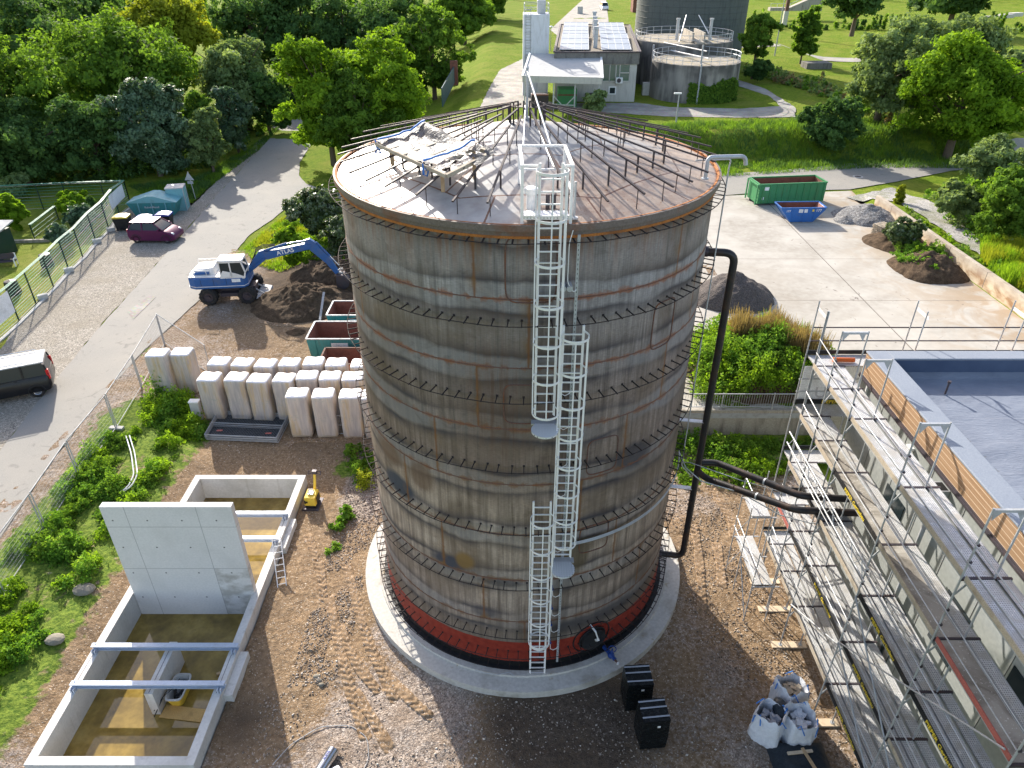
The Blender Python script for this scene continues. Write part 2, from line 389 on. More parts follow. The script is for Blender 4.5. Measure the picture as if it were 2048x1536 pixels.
def gridmesh(name, xs, ys, Z, mat, attrs=None, hole=None):
    X, Y = np.meshgrid(xs, ys); nx, ny = len(xs), len(ys); V = np.stack([X, Y, Z], -1).reshape(-1, 3)
    i = np.arange((ny-1)*(nx-1)); r, c = i//(nx-1), i % (nx-1); q = np.stack([r*nx+c, r*nx+c+1, (r+1)*nx+c+1, (r+1)*nx+c], -1)
    if hole:
        cx = (xs[c]+xs[c+1])/2; cy = (ys[r]+ys[r+1])/2; q = q[~((cx > hole[0]) & (cx < hole[1]) & (cy > hole[2]) & (cy < hole[3]))]
    return npmesh(name, V, q, mat, attrs={k: a.ravel() for k, a in (attrs or {}).items()}, smooth=True)
tag(gridmesh('ground', xs, ys, Z, M['grass']), kind='structure')
def yard_h(x, y): # fine relief of the building site
    near = 1-ss(6.2, 7.2, np.hypot(x, y))
    return H(x, y)+.03+(.16*(fbm(x*.55, y*.55)-.5)+.09*(fbm(x*2.1+5, y*2.1)-.5)+.05*(fbm(x*6, y*6+3, 3)-.45))*(1-near)
xs = np.concatenate([np.arange(YX0, -10.5, .11), np.arange(-10.5, 10, .075), np.arange(10, YX1+.1, .2)]); ys = np.concatenate([np.arange(YY0, 9, .085), np.arange(9, YY1+.1, .16)])
X, Y = np.meshgrid(xs, ys)
def blobs(L):
    a = np.zeros_like(X)
    for px, py, rad, wt in L:
        p = P(px, py, 0); a = a+wt*np.exp(-((X-p[0])**2+(Y-p[1])**2)/rad**2)
    return a
gravel = .52+blobs([(640, 1160, 2.4, -.7), (600, 1020, 2.6, -.7), (450, 925, 3.2, -.8), (560, 930, 3, -.7), (600, 1260, 1.6, -.5), (690, 1250, 1.3, -.5), (560, 1400, 1.8, -.7),
    (740, 960, 1.6, .5), (700, 1010, 1.3, .5), (700, 1480, 1.8, .4), (760, 1260, 1., .4), (850, 1440, 1.5, .4), (1440, 1090, 2.3, -.6), (1510, 1250, 1.6, -.5), (1470, 980, 1.6, -.2), (1400, 1010, 1.2, .3), (650, 640, 4, -.9), (480, 520, 3, -.2), (330, 1000, 3, -.8), (220, 1300, 2.5, -.9)])
gravel += .5*(fbm(X*.7+3, Y*.7)-.5)
dark = np.clip(blobs([(1180, 1430, 2.0, 1.5), (1060, 1450, 1.5, 1.2), (1120, 1500, 1.5, 1.1), (650, 600, 3.6, 1.3), (600, 570, 3, 1.2), (700, 540, 4, 1.2), (440, 660, 2.0, .35), (640, 630, 1, .6), (480, 1440, 1.1, .8), (520, 1240, .8, .35), (1500, 1440, 1.6, .35), (560, 620, 1.5, .6)])*(.5+fbm(X*1.3, Y*1.3)), 0, 1)
bankx = ss(-15.6, -16.6, X)*ss(-11.5, -9, Y+0*X)*(1-ss(8.5, 11, Y-.0*X))*(1-ss(-21.4, -22.2, X))
green = bankx*(.45+.6*fbm(X*.5, Y*.5+7))+blobs([(560, 500, 3.2, 1.2), (520, 470, 3, 1.2), (600, 430, 4, 1.2), (690, 940, .8, .8), (1480, 870, 2.0, .9), (1560, 880, 2, .9), (1400, 880, 1.4, .9), (340, 830, 1.8, .9), (270, 860, 2.2, .9)])
yard = gridmesh('yard_ground', xs, ys, yard_h(X, Y), M['yard'], {'gravel': np.clip(gravel, 0, 1), 'dark': dark, 'green': np.clip(green, 0, 1)}, hole=PIT)
tag(yard, kind='structure')

def sheet(name, poly, mat, dz=.03, cell=2., jag=.0, z=None, kind='structure', fn=H):
    """flat polygon laid over the terrain"""
    pts = []
    for i in range(len(poly)):
        a = np.array(poly[i][:2]); b = np.array(poly[(i+1) % len(poly)][:2]); L = np.linalg.norm(b-a); n = max(1, int(L/(.7 if jag else 4)))
        for k in range(n):
            q = a+(b-a)*k/n
            if jag: q = q+jag*np.array([random.uniform(-1, 1), random.uniform(-1, 1)])
            pts.append(q)
    bm = bmesh.new(); vs = [bm.verts.new((q[0], q[1], 0)) for q in pts]; bm.faces.new(vs)
    bmesh.ops.triangulate(bm, faces=bm.faces)
    arr = np.array(pts); lo = arr.min(0); hi = arr.max(0)
    if z is None:
        for ax in (0, 1):
            k = math.ceil(lo[ax]/cell)*cell
            while k < hi[ax]:
                co = [0, 0, 0]; no = [0, 0, 0]; co[ax] = k; no[ax] = 1
                bmesh.ops.bisect_plane(bm, geom=bm.verts[:]+bm.edges[:]+bm.faces[:], plane_co=co, plane_no=no); k += cell
    for v in bm.verts: v.co.z = (float(fn(v.co.x, v.co.y)) if z is None else z)+dz
    me = bpy.data.meshes.new(name); bmesh.ops.recalc_face_normals(bm, faces=bm.faces); bm.to_mesh(me); bm.free()
    if sum(p.normal.z for p in me.polygons) < 0: me.flip_normals()
    me.materials.append(mat); o = bpy.data.objects.new(name, me); sc.collection.objects.link(o); o['kind'] = kind; return o
def PL(L, z=None): return [(P(x, y, z) if z is not None else PH(x, y))[:2] for x, y in L]
sheet('parking_gravel', PL([(-300, 1420), (0, 905), (100, 775), (200, 655), (300, 545), (370, 465), (440, 385), (520, 300), (590, 225), (575, 222), (500, 300), (420, 375), (385, 412), (330, 398), (262, 412), (192, 483), (107, 575), (38, 645), (0, 700), (-60, 760), (-300, 990)], .5), M['parking'], .035, jag=.12)
sheet('road', PL([(-350, 1440), (-200, 1200), (0, 905), (100, 775), (200, 655), (300, 545), (370, 465), (440, 385), (520, 300), (590, 215), (645, 150), (690, 150), (645, 240), (625, 285), (600, 325), (598, 352), (612, 368), (650, 382), (760, 400), (900, 405), (900, 440), (760, 425), (690, 400), (640, 390), (590, 402), (545, 440), (500, 470), (477, 497), (440, 545), (400, 600), (340, 655), (290, 700), (200, 800), (100, 930), (0, 1080), (-200, 1400)], .5), M['asphalt'], .055, jag=.03)
sheet('lawn', PL([(-260, 900), (0, 690), (38, 642), (107, 574), (166, 515), (218, 457), (262, 412), (-200, 420), (-500, 440), (-500, 900)], .5), M['lawn'], .03, jag=.1)
# right hand side
SLAB = PL([(1395, 790)], 1.5)
sheet('concrete_yard', [(5, 9.05), (32.2, 9.05), (32.2, 37), (31.5, 44), PL([(1726, 404)], 1.5)[0], PL([(1703, 382)], 1.5)[0], PL([(1450, 392)], 1.5)[0], (5, 45)], M['slab'], .03, z=1.5)
sheet('road_branch', [(-14, 44.5), (6, 46)]+PL([(1445, 392), (1560, 383), (1700, 380), (1745, 372), (1790, 365), (1900, 343), (2100, 320)], 1.5)+PL([(2100, 300), (1900, 325), (1700, 328), (1560, 342), (1450, 349)], 1.5)+[(6, 53.5), (-14, 51)], M['asphalt'], .07, jag=.03)
sheet('gravel_path', [(max(q[0], 33.7) if q[1] < 42 else q[0], q[1]) for q in PL([(1700, 382), (1790, 362), (1850, 395), (1920, 452), (1990, 520), (2100, 600), (2100, 690), (1990, 610), (1900, 530), (1800, 440), (1740, 405)], 2.2)], M['path'], .09, jag=.2)
# plant area behind
sheet('plant_path', PL([(960, 215), (985, 165), (1000, 140), (1046, 118), (1046, 190), (1110, 207), (1200, 207), (1275, 206), (1340, 215), (1480, 218), (1560, 213), (1540, 193), (1475, 172), (1475, 160), (1530, 178), (1590, 215), (1592, 235), (1480, 236), (1340, 234), (1200, 225), (1050, 215)], 4), M['paving'], .05, jag=.1)
sheet('access_road', PL([(1100, 60), (1165, 0), (1168, -30), (1230, -30), (1212, 0), (1218, 50), (1240, 70), (1150, 100)], 4), M['paving'], .06, cell=6)
sheet('far_path', PL([(1480, 88), (1560, 84), (1700, 90), (2100, 85), (2100, 97), (1700, 97), (1560, 93), (1480, 96)], 4), M['paving'], .06, cell=6)
sheet('far_road', PL([(1985, 85), (2100, 83), (2100, 118), (2010, 122)], 4), M['asphalt'], .09, cell=6)

sheet('road_patch', PL([(255, 625), (300, 592), (312, 596), (268, 640)], .5), M['paving'], .075)
# ---------- tyre tracks ----------
def track(pts, name='tyre_track', w=.42, lug=.25, hh=.034):
    pts = [np.array(P(*p, 0)[:2]) for p in pts]
    # smooth resample
    out = []
    for i in range(len(pts)-1):
        p0 = pts[max(i-1, 0)]; p1 = pts[i]; p2 = pts[i+1]; p3 = pts[min(i+2, len(pts)-1)]; n = max(2, int(np.linalg.norm(p2-p1)/.05))
        for k in range(n):
            u = k/n; out.append(.5*((2*p1)+(-p0+p2)*u+(2*p0-5*p1+4*p2-p3)*u*u+(-p0+3*p1-3*p2+p3)*u**3))
    out = np.array(out); d = np.gradient(out, axis=0); d /= np.linalg.norm(d, axis=1)[:, None]; nrm = np.stack([-d[:, 1], d[:, 0]], 1)
    s = np.concatenate([[0], np.cumsum(np.linalg.norm(np.diff(out, axis=0), axis=1))]); m = 13; V = []
    for j in range(m):
        u = (j/(m-1)-.5)*2; q = out+nrm*u*w/2*(1+.12*np.sin(s*3)[:, None]); ph = s/lug+.55*abs(u)+(.5 if u > 0 else 0)
        lh = hh*(np.clip(np.sin(2*pi*ph)*2.2, -1, 1)*.5+.1)*(vn(s*1.5+j*.01, s*0+len(pts))*.9+.35)
        z = yard_h(q[:, 0], q[:, 1])+.035+lh
        if j in (0, m-1): z = z-.13
        if j in (1, m-2): z = z-.0
        e = np.minimum(s, s[-1]-s); z = z-.12*(1-ss(0, .5, e))
        V.append(np.column_stack([q, z]))
    V = np.stack(V, 1); n = len(out); i = np.arange((n-1)*(m-1)); r, c = i//(m-1), i % (m-1)
    o = npmesh(name, V.reshape(-1, 3), np.stack([r*m+c, r*m+c+1, (r+1)*m+c+1, (r+1)*m+c], -1), M['dirt'], smooth=False)
    tag(o, kind='structure')
for tr in ([(690, 1120), (715, 1210), (735, 1280), (765, 1350), (800, 1420)], [(655, 1180), (672, 1260), (690, 1340), (712, 1420), (740, 1500)], [(735, 1290), (775, 1350), (830, 1410), (880, 1450)],
           [(672, 1240), (715, 1330), (770, 1400)], [(700, 1370), (745, 1440), (790, 1520)], [(610, 1060), (640, 1140), (648, 1220)], [(1385, 1040), (1396, 1100), (1402, 1170), (1402, 1240)], [(1405, 960), (1440, 1000), (1480, 1060), (1500, 1100)],
           [(1425, 985), (1462, 1040), (1468, 1090)], [(1430, 1075), (1440, 1130), (1445, 1190)], [(1455, 960), (1500, 975), (1550, 990)], [(560, 905), (600, 880), (680, 885)], [(520, 640), (560, 650), (610, 645)], [(510, 655), (560, 664), (600, 660)]): track(tr)
# loose stones
def stones(name, n, regions, mat, s0=.018, s1=.045):
    pts = []
    while len(pts) < n:
        x0, x1, y0, y1 = random.choice(regions); x, y = random.uniform(x0, x1), random.uniform(y0, y1)
        if hypot(x, y) < 6.5 or (PIT[0]-.1 < x < PIT[1]+.5 and PIT[2]-.3 < y < PIT[3]+.2): continue
        if vn(x*.9+40, y*.9) < .38: continue
        pts.append((x, y))
    pts = np.array(pts); n = len(pts); z = yard_h(pts[:, 0], pts[:, 1]); s = s0+(s1-s0)*rng.random(n)**3
    ov = np.array([(1, 0, 0), (0, 1, 0), (-1, 0, 0), (0, -1, 0), (0, 0, .7), (0, 0, -.7)]); a = rng.random(n)*6.28
    R = np.stack([np.cos(a), -np.sin(a), np.sin(a), np.cos(a)], -1).reshape(n, 2, 2)
    V = np.repeat(ov[None], n, 0)*(1+.4*(rng.random((n, 6, 3))-.5)); V[:, :, :2] = np.einsum('nij,nkj->nki', R, V[:, :, :2]*np.array([1.3, .9])); V *= s[:, None, None]
    V[:, :, 0] += pts[:, None, 0]; V[:, :, 1] += pts[:, None, 1]; V[:, :, 2] += (z+s*.3)[:, None]
    fs = np.array([(0, 1, 4), (1, 2, 4), (2, 3, 4), (3, 0, 4), (1, 0, 5), (2, 1, 5), (3, 2, 5), (0, 3, 5)]); F = (fs[None]+6*np.arange(n)[:, None, None]).reshape(-1, 3)
    o = npmesh(name, V.reshape(-1, 3), F, mat, attrs={'tint': np.repeat(rng.random(n), 6)}); tag(o, kind='stuff'); return o
t = NT('pebbles'); M['pebbles'] = t.fin(t.ramp(t.attr('tint'), [(0, (.09, .07, .055)), (.5, (.25, .2, .16)), (.85, (.40, .34, .28)), (1, (.62, .58, .52))]), .85)
tag(stones('loose_gravel', 17000, [(-9.0, 12, -11, -6.2), (-8.2, -6.4, -6, 8), (6.4, 10, -6, 7), (-18, -7, 10, 12)], M['pebbles']), 'small loose stones strewn over the building site ground', 'gravel')
# ---------- foliage ----------
def leafmat(name, dark, light, trans=.35, rough=.75, spec=.06, tip=None):
    t = NT(name); tn = t.attr('tint'); n = t.noise(.9, 3)
    f = t.math('ADD', t.math('MULTIPLY', tn, .65), t.math('MULTIPLY', n, .45))
    st = [(.15, dark), (.75, light)]
    if tip: st.append((.98, tip))
    c = t.ramp(f, st); t.fin(c, rough, 0, None, spec)
    tr = t.n('BsdfTranslucent'); t.put(tr.inputs[0], t.mix(1, c, (1.25, 1.2, .55), 'MULTIPLY'))
    mx = t.n('MixShader'); mx.inputs[0].default_value = trans; t.t.links.new(t.b.outputs[0], mx.inputs[1]); t.t.links.new(tr.outputs[0], mx.inputs[2])
    t.t.links.new(mx.outputs[0], t.out.inputs[0]); return t.m
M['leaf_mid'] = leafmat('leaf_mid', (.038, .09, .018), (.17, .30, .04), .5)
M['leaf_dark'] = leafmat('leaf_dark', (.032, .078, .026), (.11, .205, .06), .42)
M['leaf_bright'] = leafmat('leaf_bright', (.055, .135, .012), (.23, .38, .03), .5)
M['leaf_yellow'] = leafmat('leaf_yellow', (.13, .17, .012), (.33, .38, .04), .45)
M['leaf_olive'] = leafmat('leaf_olive', (.07, .125, .045), (.25, .34, .14), .42)
M['leaf_silver'] = leafmat('leaf_silver', (.03, .075, .04), (.125, .205, .11), .28, .5, .35, (.3, .36, .32))
M['leaf_weed'] = leafmat('leaf_weed', (.045, .115, .018), (.17, .33, .045), .45, tip=(.36, .40, .09))
M['leaf_dry'] = leafmat('leaf_dry', (.14, .10, .05), (.34, .26, .13), .3, .9, .1)
M['leaf_bramble'] = leafmat('leaf_bramble', (.022, .05, .016), (.11, .165, .05), .3, .35, .7, (.4, .44, .33))
M['bark'] = dirty('bark', (.13, .10, .075), .95, 0, .3, 4, (.06, .05, .04), .5)
def quads(c, size, nrm, asp=1.5):
    """leaf quads: centres (n,3), half sizes (n), normals (n,3)"""
    n = len(c); r = rng.normal(size=(n, 3)); u = np.cross(nrm, r); u /= np.linalg.norm(u, axis=1)[:, None]+1e-9; v = np.cross(nrm, u)
    u = u*(size*asp)[:, None]; v = v*size[:, None]
    V = np.stack([c-u, c-v*.8, c+u, c+v*.8], 1).reshape(-1, 3)
    return V, np.arange(4*n).reshape(-1, 4)
def unit(n):
    v = rng.normal(size=(n, 3)); return v/np.linalg.norm(v, axis=1)[:, None]
def crown_pts(n, R, Hh, ncl, clr, shape='round', droop=0., lowcut=-1.):
    """points+normals of a crown (centre at origin, radii R,R,Hh): clumps on an uneven envelope"""
    cs = []; a0 = rng.random()*50
    while len(cs) < ncl:
        d = unit(1)[0]
        if d[2] < lowcut: continue
        k = rng.uniform(.35, 1.03)**.7
        if shape == 'cone': k *= 1-.45*max(0, d[2])
        if shape == 'column': d = np.array([d[0], d[1], d[2]])
        cs.append(np.array([d[0]*R, d[1]*R, d[2]*Hh])*k*(.88+.25*vn(d[0]*2+a0, d[2]*2+a0)))
    cs = np.array(cs); cr = clr*R*rng.uniform(.6, 1.25, ncl); wt = cr**2/np.sum(cr**2); idx = rng.choice(ncl, n, p=wt)
    d = unit(n); d[:, 2] = np.where(d[:, 2] < -.3, -d[:, 2]*.6, d[:, 2])
    ns = ncl*14; sc_ = rng.choice(ncl, ns, p=wt); sd = unit(ns); sd[:, 2] = np.where(sd[:, 2] < -.35, -sd[:, 2]*.5, sd[:, 2]); sk = rng.uniform(.45, 1.2, ns)
    sp_ = cs[sc_]+sd*(cr[sc_]*sk)[:, None]*np.array([1, 1, .85]); si = rng.integers(0, ns, n); idx = sc_[si]
    p = sp_[si]+unit(n)*(R*.075*(1+.8*rng.random(n)))[:, None]*np.array([1, 1, .7]); d = sd[si]*.7+d*.3
    outw = p/np.array([R, R, Hh]); outw /= np.linalg.norm(outw, axis=1)[:, None]+1e-6
    nr = d*.5+outw*.35+unit(n)*.75+np.array([0, 0, .25]); nr /= np.linalg.norm(nr, axis=1)[:, None]
    if droop: p[:, 2] -= droop*rng.random(n)**2*Hh*.5
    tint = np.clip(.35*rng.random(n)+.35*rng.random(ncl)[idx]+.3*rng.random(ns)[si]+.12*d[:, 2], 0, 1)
    return p, nr, tint
def tree(name, label, px, pyb, pyt, wpx, z=None, mat='leaf_mid', n=7000, ncl=26, clr=.42, leaf=None, lo=.12, shape='round', group=None, droop=0, hh=1., cat='tree', trunk=True, lean=0, base=None, dims=None, vis=1.):
    b = base or (P(px, pyb, z) if z is not None else PH(px, pyb))
    if dims: Rw, top = dims[0], b[2]+dims[1]
    else:
        top = PY(px, pyt, b[1])[2]; Rw = wpx/2/PXM(b[0], b[1], (b[2]+top)/2)
    ht = top-b[2]; c0 = b[2]+ht*lo; Hh = (top-c0)/2; dist = hypot(b[0]-CAMP[0], b[1]-CAMP[1])
    lf = leaf or max(.07, dist*.0019)
    t = thing(name, label, cat, b, 0, group)
    n = n*1.45; p, nr, ti = crown_pts(int(n), Rw*.86, Hh*.88*hh, ncl, clr, shape, droop)
    p += np.array([lean*.3, 0, c0-b[2]+Hh]); p[:, 2] = np.maximum(p[:, 2], .05)
    core = int(n*.16); d = unit(core)*np.array([Rw*.6, Rw*.6, Hh*.7]); d += np.array([0, 0, c0-b[2]+Hh]); p = np.vstack([p, d]); nr = np.vstack([nr, unit(core)]); ti = np.concatenate([ti, rng.random(core)*.5])  # inner leaves tinted darker: the crown's inside shade is painted in
    V, Q = quads(p, lf*rng.uniform(.6, 1.25, len(p)), nr, 1.35)
    npmesh('crown', V, Q, M[mat], t, {'tint': np.repeat(ti, 4)})
    if trunk:
        m = MB(); tr = max(.08, Rw*.055); m.tube([(0, 0, -.3), (lean*.1, 0, ht*.25), (lean*.3, .1, ht*.6), (lean*.3, 0, ht*.82)], tr, 8, rs=[tr*1.3, tr, tr*.6, tr*.2])
        for k in range(7):
            a = rng.random()*6.28; z0 = ht*rng.uniform(.2, .55); L = Rw*rng.uniform(.5, .85)
            m.tube([(lean*.2, 0, z0), (cos(a)*L*.5, sin(a)*L*.5, z0+ht*.12), (cos(a)*L, sin(a)*L, z0+ht*.28)], tr*.4, 5, rs=[tr*.45, tr*.3, tr*.08])
        m.build('trunk', M['bark'], t, world=False, smooth=50)
    return t
def inpoly(x, y, poly):
    r = np.zeros(len(x), bool); j = len(poly)-1
    for i in range(len(poly)):
        xi, yi = poly[i][0], poly[i][1]; xj, yj = poly[j][0], poly[j][1]
        r ^= ((yi > y) != (yj > y)) & (x < (xj-xi)*(y-yi)/(yj-yi+1e-12)+xi); j = i
    return r
def patch(name, label, cat, poly, n, h, leaf, mats, hump=.8, kind='stuff', clump=1.1, blade=False, fn=None, thr=.3, asp=1.4, group=None, up=.2):
    """undergrowth over an area: leaf faces gathered in humps"""
    a = np.array([q[:2] for q in poly]); lo, hi = a.min(0), a.max(0); X = []; fn = fn or H
    pts = np.zeros((0, 2))
    while len(pts) < n:
        q = lo+(hi-lo)*rng.random((n*2, 2)); q = q[inpoly(q[:, 0], q[:, 1], poly)]
        hm = fbm(q[:, 0]*clump+31, q[:, 1]*clump+11, 3); q = q[hm > thr]; pts = np.vstack([pts, q])
    pts = pts[:n]; hm = np.clip((fbm(pts[:, 0]*clump+31, pts[:, 1]*clump+11, 3)-thr)/(.95-thr), 0, 1)
    k = rng.random(n)**(.55)
    if not blade:
        m_ = max(8, n//34); pi_ = rng.integers(0, m_, n); b0 = pts[:m_][pi_]; ph = (h*(.3+1.15*rng.random(m_)**1.5))[pi_]; hm = hm[:m_][pi_]; ph = ph*((1-hump)+hump*hm*1.7)
        ang = rng.random(n)*6.283; rad = (.1+.26*min(h, 1.5))*rng.random(n)**.6*(1.15-k*.75); pts = b0+np.column_stack([np.cos(ang), np.sin(ang)])*rad[:, None]; pt_ = rng.random(m_)[pi_]
        z = fn(pts[:, 0], pts[:, 1])+ph*k
    if blade:
        nr = unit(n)*np.array([1, 1, .25]); nr /= np.linalg.norm(nr, axis=1)[:, None]; u = np.zeros((n, 3)); u[:, 2] = 1; u += unit(n)*.35
        side = np.cross(u, nr); side /= np.linalg.norm(side, axis=1)[:, None]; L = h*rng.uniform(.5, 1.1, n)*(.5+hm); wd = leaf*rng.uniform(.6, 1.2, n)
        c = np.column_stack([pts, fn(pts[:, 0], pts[:, 1])]); V = np.stack([c-side*wd[:, None], c+side*wd[:, None], c+u*L[:, None]+side*wd[:, None]*.2, c+u*L[:, None]-side*wd[:, None]*.2], 1).reshape(-1, 3); Q = np.arange(4*n).reshape(-1, 4)
    else:
        nr = unit(n)*.8+np.array([0, 0, up]); nr /= np.linalg.norm(nr, axis=1)[:, None]
        V, Q = quads(np.column_stack([pts, z]), leaf*rng.uniform(.5, 1.3, n), nr, asp)
    tint = np.clip(.3*rng.random(n)+.35*k+(.3*pt_ if not blade else .15)+.3*(vn(pts[:, 0]*1.7, pts[:, 1]*1.7)-.25), 0, 1)
    ml = mats if isinstance(mats, (list, tuple)) else [mats]
    sel = np.minimum((vn(pts[:, 0]*.8+9, pts[:, 1]*.8+3)*len(ml)*1.0+rng.random(n)*.35-.17).clip(0).astype(int), len(ml)-1)
    o = npmesh(name, V, Q, [M[m] for m in ml], attrs={'tint': np.repeat(tint, 4)}, mi=sel); return tag(o, label, cat, group, kind)

FG = 'trees of the wood beside the road'
tree('willow_tree', 'dense silvery dark green dome-shaped willow nearest the road sign', 322, 352, 160, 165, .5, 'leaf_silver', 20000, 60, .26, lo=.0, group=FG, droop=.2)
tree('tree', 'tall broad mid green tree filling the wood behind the silvery willow', 262, 268, 18, 330, .5, 'leaf_mid', 20000, 46, .34, lo=.05, group=FG)
tree('willow_tree', 'bright yellow-green weeping willow rising above the wood', 362, 200, -18, 180, .5, 'leaf_yellow', 12000, 30, .36, lo=.2, group=FG, droop=.6)
tree('willow_tree', 'pale olive rounded willow above the road bend', 497, 262, 48, 178, .5, 'leaf_olive', 15000, 40, .32, lo=.05, group=FG, droop=.3)
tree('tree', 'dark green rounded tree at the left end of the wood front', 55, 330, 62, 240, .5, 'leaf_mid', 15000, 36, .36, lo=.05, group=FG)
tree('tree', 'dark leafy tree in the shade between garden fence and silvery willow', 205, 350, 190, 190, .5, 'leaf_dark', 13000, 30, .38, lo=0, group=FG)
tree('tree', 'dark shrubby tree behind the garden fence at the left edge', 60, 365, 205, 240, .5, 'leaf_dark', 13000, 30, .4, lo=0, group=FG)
tree('tree', 'slender leafy tree with yellowish tips right of the silvery willow', 418, 330, 160, 85, .5, 'leaf_mid', 7000, 22, .36, lo=.05, group=FG)
tree('tree', 'small tree with reddish young leaves beside the road verge', 428, 345, 205, 90, .5, 'leaf_olive', 6000, 22, .36, lo=.0, group=FG)
tree('tree', 'narrow dark tree with silvery top at the road verge', 478, 305, 150, 85, .5, 'leaf_silver', 8000, 22, .36, lo=0, group=FG)
tree('tree', 'dark green tree below the pale olive willow at the verge', 540, 265, 130, 105, .5, 'leaf_dark', 8000, 22, .38, lo=0, group=FG)
tree('tree', 'dark tree at the far bend of the road', 590, 225, 100, 90, .5, 'leaf_dark', 5000, 20, .38, lo=0, group=FG)
tree('tree', 'bright yellow-green broad tree by the road in front of the tank roof', 668, 330, 50, 185, .5, 'leaf_bright', 19000, 44, .33, lo=.0, group=FG)
tree('tree', 'bright green broad tree just behind the tank roof', 775, 318, 66, 235, .5, 'leaf_bright', 22000, 48, .32, lo=.0, group=FG)
tree('tree', 'mid green crown between the two bright trees by the road', 725, 345, 110, 170, .5, 'leaf_mid', 12000, 30, .36, lo=.0, group=FG)
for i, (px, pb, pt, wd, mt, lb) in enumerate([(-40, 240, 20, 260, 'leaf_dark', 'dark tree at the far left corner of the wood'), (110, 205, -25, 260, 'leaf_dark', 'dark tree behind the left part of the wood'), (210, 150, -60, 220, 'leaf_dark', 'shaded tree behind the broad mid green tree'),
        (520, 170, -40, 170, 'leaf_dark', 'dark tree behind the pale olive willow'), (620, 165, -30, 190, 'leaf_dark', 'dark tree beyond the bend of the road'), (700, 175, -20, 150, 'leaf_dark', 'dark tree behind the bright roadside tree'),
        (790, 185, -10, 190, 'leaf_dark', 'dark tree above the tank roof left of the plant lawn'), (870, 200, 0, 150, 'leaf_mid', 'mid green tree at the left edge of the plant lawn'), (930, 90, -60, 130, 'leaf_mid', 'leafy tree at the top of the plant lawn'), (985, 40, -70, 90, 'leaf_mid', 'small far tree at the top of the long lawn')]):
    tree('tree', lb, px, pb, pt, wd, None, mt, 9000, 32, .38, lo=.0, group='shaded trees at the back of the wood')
patch('distant_woodland', 'far dense woodland behind the road', 'woodland', [(-330, 150), (-70, 95), (-40, 130), (-12, 175), (-5, 420), (-330, 420)], 42000, 22, .75, ['leaf_dark', 'leaf_mid'], hump=.75, clump=.07, thr=.1)
patch('far_woodland', 'far trees beyond the settling tanks', 'woodland', [(-10, 330), (330, 300), (330, 440), (-10, 440)], 14000, 18, 1.0, ['leaf_mid', 'leaf_dark'], hump=.7, clump=.05, thr=.2)
# right hand trees
RG = 'trees of the plant grounds'
tree('tree', 'young airy tree right of the round settling tanks', 1503, 158, 12, 78, 4, 'leaf_mid', 3200, 26, .26, lo=.25, group=RG)
tree('tree', 'narrow upright tree beside the power pole', 1600, 128, 8, 56, 4, 'leaf_mid', 3500, 26, .4, lo=.02, shape='column', group=RG)
tree('tree', 'dark broad tree with visible trunk on the far lawn', 1703, 70, -45, 135, 4, 'leaf_dark', 5500, 24, .34, lo=.3, group=RG)
tree('tree', 'dark dense tree at the top right beyond the willows', 1900, 45, -60, 165, 4, 'leaf_dark', 7500, 26, .38, lo=.05, group=RG)
tree('willow_tree', 'grey-green feathery willow left of the bright maple', 1752, 245, 38, 185, 4, 'leaf_olive', 13000, 40, .3, lo=.05, group=RG, droop=.2)
tree('willow_tree', 'light green willow above the bright maple', 1875, 180, 22, 210, 4, 'leaf_olive', 9000, 34, .32, lo=.15, group=RG, droop=.2)
tree('willow_tree', 'small grey-green willow behind the bright maple on its right', 2010, 228, 78, 105, 4, 'leaf_olive', 7000, 26, .34, lo=.02, group=RG)
tree('maple_tree', 'large bright green maple on the bank by the road', 1892, 318, 62, 262, 1.6, 'leaf_bright', 24000, 52, .3, lo=.03, group=RG)
tree('bush', 'round dark green glossy bush on the grass bank', 1648, 308, 186, 116, 2, 'leaf_dark', 11000, 30, .33, lo=0, group=RG, cat='bush', trunk=False)
tree('shrub', 'dark low shrub at the foot of the small settling tank', 1515, 165, 120, 48, 4, 'leaf_dark', 2200, 12, .45, lo=0, group=RG, cat='shrub', trunk=False)
tree('tree', 'small light tree growing in front of the canopy', 1188, 235, 180, 62, 4, 'leaf_olive', 2200, 16, .36, lo=.05, group=RG)
tree('tree', 'thin sapling growing beside the big round digester', 1421, 95, 22, 32, 4, 'leaf_mid', 900, 10, .4, lo=.1, group=RG)
tree('ash_tree', 'slender young ash with bare stem beside the gravel path', 1945, 425, 268, 125, 2.5, 'leaf_olive', 5200, 30, .28, lo=.42, group=RG, leaf=.13)
tree('tree', 'leafy tree cut by the right edge above the gravel path', 2062, 400, 222, 110, 2.5, 'leaf_olive', 6000, 24, .34, lo=.1, group=RG)
tree('bush', 'big leafy green bush right of the gravel path', 2015, 478, 330, 165, 2.5, 'leaf_mid', 12000, 30, .34, lo=0, group=RG, cat='bush', trunk=False)
tree('bush', 'pale mounded bramble bush left of the big leafy bush', 1915, 442, 360, 100, 2.5, 'leaf_olive', 8000, 22, .36, lo=0, group=RG, cat='bush', trunk=False)
tree('sapling', 'small lime green upright sapling at the corner of the concrete yard', 1791, 424, 366, 19, 1.6, 'leaf_yellow', 700, 12, .5, lo=.02, group=RG, cat='sapling', leaf=.12)
tree('bush', 'overgrown brown and green bush on the soil heap by the long wall', 1797, 496, 440, 85, 1.6, 'leaf_bramble', 5200, 18, .38, lo=0, group=RG, cat='bush', trunk=False)
